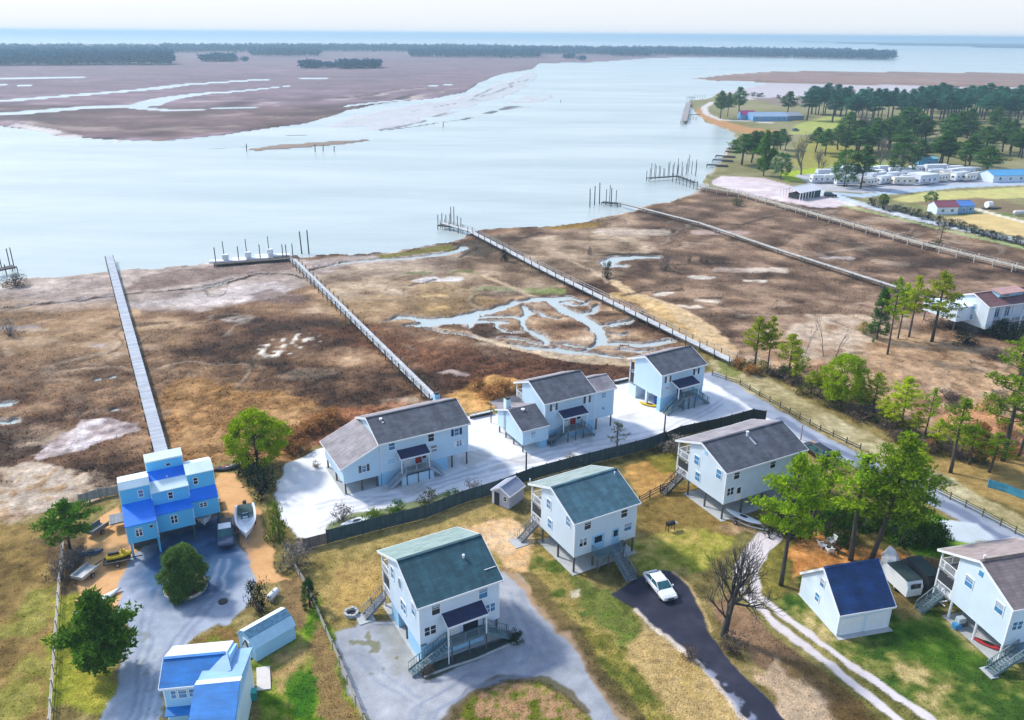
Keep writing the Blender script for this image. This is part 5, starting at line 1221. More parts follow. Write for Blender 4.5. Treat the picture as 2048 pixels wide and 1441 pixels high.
# landing stages on the river
def stage(name, label, px, z, w, posts, ph, pm=None, board=None, cat='dock'):
    h = pier(name, label, px, z, w, board or WOODD, 40, gz0=-1.6, pm=pm or DARKP, cat=cat)
    o = h.location
    for x, y, top in posts:
        p = G(x, y, 0); piling(h, (p.x - o.x, p.y - o.y, -1.6), 1.6 + top, .13, 'piling', pm or DARKP)
    return h
stage('boat_dock', 'low dark dock along the shore with three white boat lift boxes', [(582, 516), (500, 522), (428, 528)], .5, 2.2, [(432, 527, 4.2), (478, 523, 4), (521, 519, 4), (566, 514, 3.4), (573, 513, 3.2), (586, 514, 3.6)], 3)
LIFTW = WPLAST
for k, (x, y) in enumerate(((452, 521), (497, 516), (541, 510))):
    p = G(x, y, .3); h = empty('boat_lift', p, .15, ['leftmost', 'middle', 'rightmost'][k] + ' of the three white boat lift boxes beside the low dark dock', 'boat lift', 'boat lifts at the dock')
    MB().box((-.75, -.7, .2), (.75, .7, 1.6)).build('lift_box', LIFTW, h, bevel=.1)
    MB().box((-4.2, -1.0, -.4), (5.2, 1.0, .05)).build('platform', LIFTW, h, bevel=.08)
    MB().tube([(-.2, -.6, 1.8), (-.25, -.6, 5.2)], [.11, .1], 6).build('piling', DARKP, h)
for k, (x, y, t_) in enumerate(((604, 508, 6.2), (618, 508, 6.6), (1180, 415, 6.5), (1189, 411, 6.8), (1199, 409, 7.6), (1222, 414, 6.6))):
    p = G(x, y, ZW); o = MB().tube([(0, 0, -1.5), (.15 * (k % 2) - .2, .1, t_)], [.2, .15], 7).build('mooring_pile', DARKP, loc=p)
    tag(o, 'tall dark leaning mooring pile in the water right of the boat lifts' if k < 2 else 'tall thin mooring pile standing in the river off the narrow boardwalk', 'mooring pile', 'mooring piles by the boat lifts' if k < 2 else 'mooring piles off the narrow boardwalk')
stage('landing_stage', 'short dark landing stage with leaning piles at the end of the railed boardwalk', [(912, 453), (880, 449)], .8, 2.6, [(876, 450, 3.2), (884, 447, 3.2), (892, 449, 3), (900, 449, 3.4), (902, 445, 5), (908, 445, 5), (915, 451, 3), (922, 456, 3.2)], 3)
stage('landing_stage', 'small dark float with poles where the narrow boardwalk reaches the river', [(1238, 407), (1205, 404)], .4, 2.2, [(1212, 407, 5), (1219, 404, 6), (1232, 406, 4.5)], 3)
# old marina piles
stage('marina_dock', 'row of dark broken marina piles reaching into the river from the camp', [(1392, 366), (1355, 352), (1296, 356)], .9, 1.6, [(1293 + 9 * k, 357 - 1.2 * k + (k % 3), 3.2 + (k * 7 % 4)) for k in range(12)] + [(1300 + 9 * k, 352 - .6 * k, 3 + (k * 5 % 3)) for k in range(9)] + [(1345 + 7 * k, 362 + 2.2 * k, 3) for k in range(8)] + [(1377, 342, 7), (1391, 350, 6.5), (1355, 345, 6)], 3, cat='marina dock')
for k, (x0, y0, x1, y1) in enumerate(((1414, 329, 1455, 331), (1426, 319, 1465, 321), (1432, 311, 1470, 313), (1452, 302, 1478, 304), (1456, 296, 1480, 298))):
    stage('finger_dock', ['nearest', 'second nearest', 'third nearest', 'fourth nearest', 'farthest'][k] + ' of the short dark finger docks stepping along the camp shore', [(x0, y0), (x1, y1)], .7, 3.2, [], 3, board=mat('black_planks', (.03, .035, .035), .9), pm=DARKP)
h = stage('fishing_pier', 'isolated long fishing pier with dark end lying off the camp point', [(1368, 242), (1377, 205)], 1.6, 4.2, [(1366, 243, 2.5), (1373, 243, 2.5)], 3, board=mat('rose_grey_planks', (.30, .27, .26), .85))
stage('landing_stage', 'thin walkway joining the isolated fishing pier to the camp point', [(1376, 230), (1398, 229)], 1.2, 1.6, [(1380, 238, 2), (1386, 238, 2), (1392, 240, 2)], 3)
stage('landing_stage', 'line of short dark piles on the water beyond the fishing pier', [(1379, 195), (1384, 194)], 1.2, 5, [(1390 + 5 * k, 195, 2) for k in range(5)], 3)
stage('landing_stage', 'dark little dock cut off by the left edge of the river shore', [(-10, 540), (28, 532)], 1.2, 2.4, [(2, 531, 5), (20, 532, 4.5), (28, 534, 5), (12, 545, 2)], 3)
p = G(880, 252, ZW); 
for k, (x, y) in enumerate(((630, 304), (646, 303), (668, 303), (493, 303), (886, 255), (1121, 206))):
    tag(MB().tube([(0, 0, -1), (.3, 0, 3.6 - (k % 3) * .5)], .22, 6).build('channel_stake', DARKP, loc=G(x, y, ZW)), 'thin dark stake standing in the shallow water by the sandbars', 'stake', 'stakes in the shallows')

# ------------------------------------------------------------------ fences
FENCEB = mat('blue_green_fence', (.045, .085, .10), .8, var=.35, scale=.8, plank=('X', .15))
FENCEG = mat('grey_fence', (.20, .17, .15), .85, var=.3, scale=.8, plank=('X', .15))
def fence(name, label, px, h, m, sp=2.4, pm=None, style='panel', gap=0.05, cat='fence'):
    P = [G(x, y, 0) for x, y in px]; o = P[0].copy()
    e = empty(name, o, 0, label, cat)
    pts = []
    for i in range(len(P) - 1):
        n = max(1, round((P[i + 1] - P[i]).length / sp))
        pts += [P[i].lerp(P[i + 1], k / n) for k in range(n)]
    pts.append(P[-1])
    pme = MB().box((-.06, -.06, 0), (.06, .06, h + .12)).mesh('post', pm or m)
    for k, p in enumerate(pts[:98]): link('post', pme, e, p - o)
    for k in range(min(97, len(pts) - 1)):
        a, b = pts[k] - o, pts[k + 1] - o; d = b - a; L = d.length; ang = math.atan2(d.y, d.x)
        mb = MB()
        if style == 'panel':
            mb.box((.06, -.02, gap), (L - .06, .02, h)); mb.box((.06, -.05, .3), (L - .06, -.022, .4)); mb.box((.06, -.05, h - .35), (L - .06, -.022, h - .25))
            nm_ = 'panel'
        elif style == 'rail':
            for zz in (.35, .75, 1.1)[:3 if h > .9 else 2]: mb.box((.0, -.03, zz * h / 1.2 - .05), (L, .03, zz * h / 1.2 + .05))
            nm_ = 'rail'
        else:
            for zz in (.3, .7, 1.05): mb.tube([(0, 0, zz * h), (L, 0, zz * h)], .025, 4)
            nm_ = 'wire'
        mb.build(nm_, m, e, loc=a, rot=(0, 0, ang))
    return e
fence('board_fence', 'tall dark blue green board fence winding between the gravel lots and the lawns', [(655, 1088), (760, 1060), (850, 1038), (925, 1008), (1000, 985), (1065, 960), (1145, 938), (1240, 914), (1300, 898), (1330, 886)], 1.9, FENCEB)
fence('board_fence', 'dark board fence continuing behind the charcoal roofed house up to the lane', [(1330, 886), (1360, 873), (1440, 856), (1505, 838), (1530, 842)], 1.7, mat('black_green_fence', (.03, .04, .04), .85, plank=('X', .15)))
fence('board_fence', 'low brownish grey board fence at the left end of the gravel lot', [(608, 1100), (655, 1088)], 1.5, FENCEG)
fence('post_fence', 'pale rail fence along the edge of the field at far left', [(128, 1088), (122, 1150), (114, 1260), (106, 1380), (98, 1500)], 1.1, mat('bleached_rail', (.52, .48, .45), .85, var=.3), style='rail')
fence('post_fence', 'weathered rail fence between the lower left lawn and the grey gravel drive', [(590, 1140), (612, 1175), (640, 1240), (680, 1330), (712, 1410), (760, 1520)], 1.0, mat('greyed_rail', (.30, .28, .24), .85, var=.3), style='rail')
fence('rail_fence', 'dark rail fence along the far side of the lane from the gravel lots', [(1424, 752), (1480, 770), (1560, 816), (1640, 862), (1720, 900)], .9, WOODD, style='rail')
fence('rail_fence', 'green brown split rail fence along the right side of the lane', [(1870, 985), (1930, 1015), (2000, 1052), (2060, 1084), (2150, 1130)], 1.0, mat('mossy_rail', (.12, .13, .07), .9), style='rail')
fence('rail_fence', 'short dark brown fence from the middle house to the long charcoal roofed house', [(1278, 1008), (1320, 985), (1350, 975)], 1.1, WOODD, style='rail')
fence('board_fence', 'tan wooden fence between the caravans and the far right house', [(1845, 1140), (1885, 1150)], 1.8, mat('tan_fence', (.42, .28, .14), .8, plank=('X', .15)))
fence('pool_fence', 'bright blue low fence at the right edge beyond the lane', [(1975, 975), (2010, 985), (2060, 1005)], 1.2, mat('turquoise_panel', (.06, .32, .48), .5))
fence('yard_fence', 'pale timber screen running left from the stepped blue house', [(160, 1008), (200, 995), (236, 990)], 1.3, mat('pale_screen', (.40, .36, .33), .85, plank=('X', .2)), sp=1.6)
# bulkhead timber along the back of the gravel lots
for px, lb in (([(940, 838), (985, 828)], 'short timber bulkhead between the first and middle gravel houses'), ([(1228, 768), (1256, 762)], 'short timber bulkhead between the middle and farthest gravel houses')):
    a, b = G(*px[0]), G(*px[1]); d = b - a; L = d.length
    w_ = empty('bulkhead', a, math.atan2(d.y, d.x), lb, 'bulkhead')
    MB().box((0, -.1, -.3), (L, .1, .5)).build('boards', WOODD, w_); MB().box((0, -.25, .505), (L, .25, .58)).build('cap', BOARDW, w_)
# poles
for px, top, lb in (((1052, 958), 905, 'dark bare pole at the fence below the middle gravel house'), ((1327, 880), 828, 'dark bare pole at the fence below the farthest gravel house'), ((1601, 880), 850, 'thin pole beside the lane behind the charcoal roofed house')):
    b_ = G(*px); hh = height_to(top, b_)
    o = empty('pole', b_, 0, lb, 'pole'); MB().tube([(0, 0, 0), (0, 0, hh)], [.13, .1], 8).build('shaft', DARKP if px[0] < 1500 else RAILM, o); MB().tube([(0, 0, hh - .02), (0, 0, hh + .1)], [.12, .05], 8).build('cap', RAILM, o)
# ------------------------------------------------------------------ trees and shrubs
LIME = leaf_mat('lime_pine_needles', (.54, .60, .02), (.26, .38, .015), .55)
GREEN = leaf_mat('green_pine_needles', (.33, .46, .018), (.11, .22, .015), .52)
DEEP = leaf_mat('deep_green_needles', (.12, .25, .05), (.04, .11, .04), .45)
BLUEG = leaf_mat('blue_green_needles', (.08, .27, .15), (.03, .12, .085), .45)
OLIVE = leaf_mat('olive_leaves', (.11, .12, .035), (.05, .065, .02), .35)
YELLOW = leaf_mat('yellow_leaves', (.34, .30, .01), (.22, .24, .01), .4)
DRY = leaf_mat('dry_twigs', (.20, .15, .115), (.11, .085, .07), .2)
GREYT = leaf_mat('grey_twigs', (.22, .20, .18), (.13, .12, .11), .2)
REED = leaf_mat('orange_reeds', (.40, .20, .07), (.26, .14, .06), .3)
BARK = mat('bark', (.07, .058, .05), .95, var=.35, scale=3)
BARKG = mat('grey_bark', (.16, .145, .13), .95, var=.3, scale=3)

def leaves(v, f, c, n, s, R, up=.3, lw=.3):
    """n leaf faces of length s about c within radii R"""
    for _ in range(n):
        while True:
            a, b, d = R_.uniform(-1, 1), R_.uniform(-1, 1), R_.uniform(-1, 1)
            if a * a + b * b + d * d < 1: break
        p = (c[0] + a * R[0], c[1] + b * R[1], c[2] + d * R[2])
        th = R_.uniform(0, 6.283); el = R_.gauss(up, .5)
        ux, uy, uz = math.cos(th) * math.cos(el), math.sin(th) * math.cos(el), math.sin(el)
        k = R_.uniform(-1, 1); wx, wy, wz = -math.sin(th), math.cos(th), k
        q = lw / math.sqrt(1 + k * k); L = s * R_.uniform(.6, 1.3)
        i = len(v)
        v.append((p[0] - wx * L * q, p[1] - wy * L * q, p[2] - wz * L * q))
        v.append((p[0] + wx * L * q, p[1] + wy * L * q, p[2] + wz * L * q))
        v.append((p[0] + ux * L, p[1] + uy * L, p[2] + uz * L))
        f.append((i, i + 1, i + 2))

def lmesh(name, v, f, m):
    me = bpy.data.meshes.new(name); me.from_pydata(v, [], f); me.materials.append(m); me.update(); return me

def pine_mesh(seed, H=14., CW=7., start=.45, clump=.75, nl=26, limbs=26, top=1.0, flat=.45, s=.42, ragged=.35, bend=.4):
    global R_
    R_ = random.Random(seed)
    tr = MB(); v, f = [], []
    bx, by = R_.uniform(-bend, bend), R_.uniform(-bend, bend)
    def axis(t): return Vector((bx * math.sin(t * 2.2) * H / 14, by * math.sin(t * 1.7 + .3) * H / 14, t * H))
    tr.tube([axis(i / 8) - Vector((0, 0, .2 if i == 0 else 0)) for i in range(9)], [.24 * H / 14 * (1 - .85 * i / 8) + .03 for i in range(9)], 7)
    ga = R_.uniform(0, 6)
    for i in range(limbs):
        t = (i + R_.uniform(-.3, .3)) / limbs; t = min(max(t, 0), 1)
        zt = start + (.97 - start) * t
        env = (math.sin(math.pi * min(1, (t * .82 + .2))) ** .7) * (1 - .35 * t)
        L = CW / 2 * env * R_.uniform(1 - ragged, 1.08)
        if R_.random() < .1: L *= .55
        ga += 2.4 + R_.uniform(-.5, .5)
        a = axis(zt); rise = R_.uniform(.05, .4) * L
        e = a + Vector((math.cos(ga) * L, math.sin(ga) * L, rise))
        mid = a.lerp(e, .5) + Vector((0, 0, -.06 * L))
        tr.tube([a, mid, e], [.07 * H / 14, .045 * H / 14, .02], 4, cap=False)
        nc = max(1, int(round(L * 1.1)))
        for k in range(nc):
            u = .42 + .6 * (k + R_.random() * .6) / nc
            c = a.lerp(e, u) + Vector((R_.uniform(-.3, .3), R_.uniform(-.3, .3), R_.uniform(-.1, .3)))
            rr = clump * R_.uniform(.7, 1.25)
            leaves(v, f, c, nl, s, (rr, rr, rr * flat), .45)
    for k in range(5):
        c = axis(.97) + Vector((R_.uniform(-.5, .5), R_.uniform(-.5, .5), R_.uniform(-.6, .35)))
        leaves(v, f, c, nl, s, (clump * .7, clump * .7, clump * .6), .6)
    return tr, v, f

def round_mesh(seed, H=7., CW=7., base=.12, n=95, nl=30, s=.36, lump=.8, trunk=.2, cone=0.):
    """dense crown reaching low, clumps on an uneven shell"""
    global R_
    R_ = random.Random(seed)
    tr = MB(); v, f = [], []
    tr.tube([(0, 0, -.2), (.05, 0, H * .3), (0, .08, H * .75)], [trunk, trunk * .7, .04], 7)
    ph = [R_.uniform(0, 6.28) for _ in range(4)]
    for i in range(n):
        t = R_.random() ** .85; az = R_.uniform(0, 6.283)
        zt = base + (1 - base) * t
        prof = (math.sqrt(max(0., 1 - (2 * t - .85) ** 2 / 1.35)) * (1 - cone) + cone * (1.02 - t))
        bump = 1 + .16 * math.sin(3 * az + ph[0] + 4 * t) + .12 * math.sin(5 * az + ph[1] - 6 * t)
        rr = CW / 2 * prof * bump * (R_.uniform(.55, 1.0) ** .5)
        c = Vector((math.cos(az) * rr, math.sin(az) * rr, zt * H - .2))
        if i % 4 == 0: tr.tube([(0, 0, zt * H * .6), c * .9], [.05, .015], 4, cap=False)
        k = lump * R_.uniform(.6, 1.2)
        leaves(v, f, c, nl, s, (k, k, k * .6), .35)
    return tr, v, f

def bare_mesh(seed, H=9., spread=.9, levels=5, r0=.26, forks=3, twigs=True):
    global R_
    R_ = random.Random(seed); tr = MB(); tips = []
    def grow(p, d, L, r, lv):
        pts = [p]; q = p.copy(); dd = d.copy()
        for k in range(3):
            dd = (dd + Vector((R_.gauss(0, .12), R_.gauss(0, .12), R_.gauss(.04, .08)))).normalized(); q = q + dd * L / 3; pts.append(q.copy())
        tr.tube(pts, [r, r * .85, r * .72, r * .6], 6 if lv > 2 else 3, cap=False)
        if lv == 0: return
        n = forks + (R_.random() < .4)
        for k in range(n):
            az = R_.uniform(0, 6.283); tilt = R_.uniform(.25, spread)
            u = dd.cross(Vector((1, .2, .1))).normalized(); w = dd.cross(u)
            nd = (dd * math.cos(tilt) + (u * math.cos(az) + w * math.sin(az)) * math.sin(tilt) + Vector((0, 0, .12))).normalized()
            st = pts[-1] if k < 2 else pts[R_.choice((1, 2))]
            grow(st.copy(), nd, L * R_.uniform(.62, .85), r * R_.uniform(.45, .62), lv - 1)
    grow(Vector((0, 0, -.2)), Vector((0, 0, 1)), H * .28, r0, levels)
    return tr, [], []

def shrub_mesh(seed, H=1.8, CW=2.4, n=26, nl=22, s=.22, lump=.45):
    global R_
    R_ = random.Random(seed); tr = MB(); v, f = [], []
    for i in range(n):
        az = R_.uniform(0, 6.283); t = R_.random()
        rr = CW / 2 * math.sqrt(R_.random()) * (1 - .35 * t)
        c = Vector((math.cos(az) * rr, math.sin(az) * rr, .1 + t * H * (1 - .4 * (rr / (CW / 2)) ** 2)))
        tr.tube([(c.x * .2, c.y * .2, -.05), c], [.035, .01], 3, cap=False)
        k = lump * R_.uniform(.6, 1.3)
        leaves(v, f, c, nl, s, (k, k, k * .8), .5, .22)
    return tr, v, f

KINDS_ = {}
def kind(name, gen, leafm, barkm, H, W):
    tr, v, f = gen
    KINDS_[name] = (tr.mesh(name + '_trunk', barkm, smooth=True) if tr.v else None, lmesh(name + '_crown', v, f, leafm) if v else None, H, W)
for i in range(3):
    kind(f'pineL{i}', pine_mesh(10 + i, 14, 7.5, .4, .8, 40, 30), LIME, BARK, 14, 7.5)
    kind(f'pineG{i}', pine_mesh(20 + i, 15, 7.5, .46, .75, 30, 26, ragged=.45), GREEN, BARK, 15, 7.5)
    kind(f'camp{i}', pine_mesh(30 + i, 16, 9.5, .36, 1.25, 40, 34, s=.55, flat=.5), DEEP, BARK, 16, 9.5)
    kind(f'campB{i}', pine_mesh(40 + i, 17, 9, .44, 1.3, 40, 30, s=.6, flat=.55), BLUEG, BARK, 17, 9)
    kind(f'shrubO{i}', shrub_mesh(70 + i), OLIVE, BARKG, 1.8, 2.4)
    kind(f'shrubG{i}', shrub_mesh(75 + i, nl=16), GREYT, BARKG, 1.8, 2.4)
    kind(f'shrubD{i}', shrub_mesh(80 + i, nl=26), DRY, BARKG, 1.8, 2.4)
kind('pineTall', pine_mesh(51, 17, 9, .3, .9, 34, 34, ragged=.5), GREEN, BARK, 17, 9)
kind('pineBig', pine_mesh(52, 15, 10, .36, 1.0, 56, 46, s=.4, ragged=.45), GREEN, BARK, 15, 10)
kind('pineBig2', pine_mesh(53, 15, 9, .42, .95, 52, 38, s=.4, ragged=.45), GREEN, BARK, 15, 9)
kind('pineThin', pine_mesh(54, 6, 3.6, .3, .4, 12, 18, s=.3, ragged=.4), OLIVE, BARK, 6, 3.6)
kind('roundL', round_mesh(60, 7.5, 7.5, .2, 190, 90, .28, .75), leaf_mat('yellow_green_needles', (.36, .46, .012), (.17, .28, .012), .5), BARK, 7.5, 7.5)
kind('roundD', round_mesh(61, 5.5, 5.2, .0, 260, 130, .2, .62), leaf_mat('dull_green_leaves', (.20, .33, .075), (.09, .19, .05), .4), BARK, 5.5, 5.2)
kind('camRound', round_mesh(62, 11, 9, .18, 120, 40, .5, 1.1), DEEP, BARK, 11, 9)
kind('cedar', round_mesh(63, 9, 5, .03, 130, 50, .34, .65, cone=.7), DEEP, BARK, 9, 5)
DARKG = leaf_mat('dark_pine_needles', (.12, .25, .02), (.04, .11, .015), .42)
kind('cedarG', pine_mesh(64, 9, 8, .1, .85, 80, 44, s=.42, ragged=.55, flat=.45), DARKG, BARK, 9, 8)
kind('pineD', pine_mesh(66, 8, 9, .3, .8, 60, 30, s=.36, ragged=.45), DARKG, BARK, 8, 9)
kind('juniper', round_mesh(65, 4, 2.6, .0, 60, 50, .2, .4, cone=.5), DEEP, BARK, 4, 2.6)
kind('shrubY', shrub_mesh(90), YELLOW, BARKG, 1.8, 2.4)
kind('shrubL', shrub_mesh(91, nl=34), leaf_mat('fresh_leaves', (.16, .26, .01), (.07, .15, .01), .4), BARKG, 1.8, 2.4)
kind('shrubK', shrub_mesh(92, nl=34), leaf_mat('dark_leaves', (.03, .05, .03), (.012, .025, .018), .2), BARKG, 1.8, 2.4)
kind('shrubB', shrub_mesh(93, nl=34), leaf_mat('green_leaves', (.06, .15, .01), (.025, .08, .01), .35), BARKG, 1.8, 2.4)
kind('reed', shrub_mesh(94, 1.6, 3.4, 40, 26, .3, .5), REED, BARKG, 1.6, 3.4)
kind('bareA', bare_mesh(100, 10, .85, 6, .42, 3), GREYT, mat('dark_bark', (.05, .05, .048), .95, var=.4, scale=2), 8.6, 8.5)
kind('bareB', bare_mesh(101, 10, .75, 5, .26, 3), GREYT, BARKG, 8., 7.5)
kind('bareC', bare_mesh(104, 10, .6, 4, .2, 2), GREYT, BARKG, 8.5, 5.5)
def _ext(me): 
    c = np.empty(len(me.vertices) * 3, np.float32); me.vertices.foreach_get('co', c); c = c.reshape(-1, 3); return c
for k, (tm, cm, H, Wd) in list(KINDS_.items()):
    c = np.concatenate([_ext(m) for m in (tm, cm) if m])
    KINDS_[k] = (tm, cm, float(np.percentile(c[:, 2], 99.8)), float(np.percentile(np.hypot(c[:, 0], c[:, 1]), 98) * 2))

def plant(kd, bx, by, top, wpx, name, label, cat='tree', group=None, zb=0., rz=None, lean=(0, 0), parts=('trunk', 'crown')):
    b = G(bx, by, zb); tm, cm, H, Wd = KINDS_[kd]
    hh = height_to(top, b) if top is not None else H
    depth = proj((b.x, b.y, b.z + hh * .6))[2]
    w = wpx * depth / F
    e = empty(name, b, rnd.uniform(0, 6.28) if rz is None else rz, label, cat, group)
    e.rotation_euler = (lean[0], lean[1], e.rotation_euler.z)
    e.scale = (w / Wd, w / Wd, hh / H)
    if tm: link(parts[0], tm, e)
    if cm: link(parts[1], cm, e)
    return e

T = plant
# close to the houses
T('roundL', 516, 935, 824, 128, 'pine_tree', 'round yellow green pine behind the left end of the first gravel house')
T('shrubK', 500, 945, 900, 70, 'evergreen_bush', 'dark evergreen bush under the round yellow green pine, left part', 'bush')
T('shrubK', 525, 985, 930, 80, 'evergreen_bush', 'dark evergreen bush below the round yellow green pine at the lot edge', 'bush')
T('shrubL', 556, 1080, 1000, 52, 'bush', 'tall bright lime bush between the moored motorboat and the gravel lot', 'bush')
T('shrubG0', 590, 1135, 1085, 75, 'bare_bush', 'grey leafless bush at the left end of the low board fence', 'bush')
T('roundD', 372, 1184, 1094, 96, 'ornamental_tree', 'dense round green tree in the ringed bed of the blue drive')
T('pineD', 140, 1098, 1005, 125, 'pine_tree', 'spreading dark pine at the field corner left of the stepped house')
T('cedarG', 210, 1345, 1188, 160, 'cedar_tree', 'large dark green cedar at lower left beside the pale drive')
T('shrubB', 165, 1290, 1235, 90, 'bush', 'green bush at the foot of the large cedar', 'bush')
T('shrubK', 520, 1222, 1158, 52, 'evergreen_bush', 'dark bush beside the white gas tank above the barn shed', 'bush')
T('juniper', 620, 1214, 1158, 36, 'juniper', 'small dark juniper at the rail fence left of the fire pit')
T('bareA', 1448, 1272, 1075, 185, 'bare_tree', 'large leafless tree with dark trunk beside the black drive', parts=('trunk', 'twigs'))
T('pineThin', 1234, 902, 845, 50, 'pine_sapling', 'thin sparse young pine on the gravel below the middle gravel house')
T('pineBig2', 1563, 1172, 915, 150, 'pine_tree', 'tall pine with long bare trunk left of the blue garage', lean=(.0, .03))
T('pineG1', 1702, 1122, 905, 120, 'pine_tree', 'tall dark trunked pine directly behind the blue roofed garage')
T('pineBig', 1742, 1118, 862, 170, 'pine_tree', 'largest bright green pine with thick trunk standing behind the garage', lean=(0, .06))
T('pineG2', 1650, 1020, 905, 90, 'pine_tree', 'bright pine crown between the charcoal roofed house and the largest pine')
T('pineG0', 1618, 1075, 912, 100, 'pine_tree', 'bushy pine between the long trunked pine and the dark trunked pine')
T('pineG1', 1795, 1070, 905, 110, 'pine_tree', 'pine crown joining the right side of the largest pine')
for i, (bx, by, w) in enumerate(((1640, 1045, 70), (1680, 1035, 80), (1720, 1060, 70), (1760, 1050, 90), (1660, 1070, 60), (1835, 1065, 70), (1870, 1085, 60))): T('shrubL' if i % 2 else 'shrubB', bx, by, by - rnd.uniform(34, 56), w, 'bush', 'bright green undergrowth below the cluster of tall pines', 'bush', 'undergrowth below the tall pines')
for i, (bx, by, w) in enumerate(((1520, 745, 40), (1570, 752, 40), (1605, 740, 36), (1700, 800, 50), (1735, 818, 44), (1770, 846, 46), (1815, 866, 44), (1860, 890, 44), (1640, 770, 40))): T('shrubL' if i % 3 else 'shrubY', bx, by, by - rnd.uniform(22, 36), w, 'bush', 'lime green undergrowth between the bank pines', 'bush', 'lime undergrowth on the bank')
T('shrubB', 1800, 1085, 1005, 100, 'bush', 'big green bush below the largest pine', 'bush')
T('shrubB', 1850, 1090, 1030, 80, 'bush', 'dark green bush right of the largest pine near the lane', 'bush')
T('shrubK', 1575, 1075, 1010, 90, 'evergreen_bush', 'dark bush in the shade under the charcoal roofed house', 'bush')
T('shrubB', 1610, 1175, 1150, 40, 'bush', 'low bush at the left corner of the blue roofed garage', 'bush')
T('shrubB', 1690, 1090, 1040, 60, 'bush', 'green bush behind the white garden chairs', 'bush')
# row of pines on the bank to the right
rowp = [('pineL0', 1508, 742, 634, 62, 'leftmost lime pine of the bank row, near the boardwalk foot'), ('pineL1', 1534, 745, 632, 48, 'second lime pine of the bank row, touching the leftmost one'),
        ('pineL2', 1576, 762, 668, 62, 'pale loose pine right of the twin lime pines on the bank'), ('roundL', 1682, 815, 710, 90, 'broad round lime tree in the middle of the bank row'),
        ('pineL0', 1746, 822, 746, 50, 'thin pale pine just right of the broad round lime tree'), ('pineL1', 1800, 860, 754, 72, 'slim lime pine above the charcoal roofed house lane'),
        ('pineL2', 1779, 866, 800, 40, 'small lime pine below the slim pine of the bank row'), ('pineG0', 1848, 876, 775, 48, 'narrow dark stemmed pine by the orange reeds'),
        ('pineG1', 1900, 946, 796, 82, 'forked pine with dark crown at the lower end of the bank'), ('pineTall', 2006, 922, 668, 130, 'tallest pine of the bank with layered branches near the right edge'),
        ('pineG2', 1775, 707, 555, 50, 'leaning tall pine left of the marsh house'), ('pineL1', 1796, 676, 566, 44, 'thin pine close behind the leaning tall pine'), ('pineL2', 1818, 673, 552, 52, 'pale tall pine in front of the narrow boardwalk end'),
        ('pineL0', 1864, 682, 544, 88, 'spreading lime pine directly left of the white marsh house'), ('cedar', 1754, 678, 576, 44, 'dark narrow cedar left of the leaning tall pine'),
        ('pineL2', 1895, 655, 612, 34, 'small yellow green tree against the marsh house wall'), ('pineG0', 1978, 945, 866, 72, 'low bushy pine at the right by the split rail fence'), ('pineG1', 2035, 918, 795, 70, 'dark pine at the right edge beside the tallest pine'), ('pineG2', 2040, 760, 672, 80, 'bright pine tip at the right edge below the marsh house'), ('pineL1', 1640, 790, 748, 40, 'short pale pine behind the broad round lime tree'),
        ('pineL0', 1838, 950, 905, 50, 'short pine hidden behind the largest pine near the lane'), ('pineG2', 1940, 930, 850, 60, 'pine between the forked pine and the low bushy pine')]
for k, bx, by, top, w, lb in rowp: T(k, bx, by, top, w, 'pine_tree', lb)
for bx, by, top, w in ((1622, 788, 742, 36), (1718, 828, 775, 40), (1765, 850, 792, 38), (1828, 880, 822, 40), (1868, 905, 838, 44), (1655, 802, 758, 34), (1920, 920, 850, 44), (1590, 766, 728, 30)): T('pineL%d' % (int(bx) % 3), bx, by, top, w, 'pine_tree', 'small yellow green pine filling the belt along the bank', group='small pines of the bank belt')
for bx, by, top, w, lb in ((1647, 712, 612, 36, 'bare dead tree with forked top behind the bank pines'), (1672, 712, 640, 44, 'leaning bare dead tree right of the forked one'), (1612, 705, 640, 26, 'thin bare snag left of the forked dead tree')):
    T('bareC', bx, by, top, w, 'bare_tree', lb, lean=(0, .15))
T('shrubY', 1730, 668, 642, 34, 'yellow_bush', 'bright yellow bush beside the dark narrow cedar', 'bush')
T('shrubY', 1965, 925, 878, 50, 'yellow_bush', 'yellow orange bush between pines near the right edge', 'bush')
T('shrubY', 1975, 820, 795, 40, 'yellow_bush', 'yellow bush left of the tallest pine trunk', 'bush')
for i, (bx, by, top, w) in enumerate(((1990, 672, 640, 70), (2030, 680, 650, 60), (1930, 688, 668, 60))): T('shrubK', bx, by, top, w, 'dark_bush', 'dark dense bush under the front of the marsh house', 'bush', 'dark bushes by the marsh house')
bk = [(1560, 752), (1590, 768), (1615, 785), (1640, 800), (1662, 812), (1700, 826), (1722, 838), (1752, 850), (1775, 862), (1812, 872), (1830, 885), (1860, 900), (1885, 905), (1545, 748), (1500, 738), (1740, 832), (1680, 800), (1795, 850), (1920, 915), (1948, 925)]
for i, (bx, by) in enumerate(bk):
    T(('shrubD0', 'shrubD1', 'shrubO0', 'shrubD2', 'shrubO1')[i % 5], bx + rnd.uniform(-6, 6), by + rnd.uniform(-5, 4), None, rnd.uniform(34, 60), 'brushwood', 'brown leafless brush along the foot of the bank pines', 'bush', 'brush along the bank')
for i in range(16):
    bx, by = rnd.uniform(1770, 2050), rnd.uniform(630, 900)
    if i > 7: bx, by = rnd.uniform(1850, 2050), rnd.uniform(850, 915)
    T('shrubD%d' % (i % 3) if i < 8 else 'reed', bx, by, None, rnd.uniform(30, 60), 'brushwood' if i < 8 else 'reed_clump', 'low brown brush on the rough ground right of the bank pines' if i < 8 else 'orange reed clump among the pines at the right edge', 'bush' if i < 8 else 'reeds', 'rough brush on the right' if i < 8 else 'orange reeds on the right')
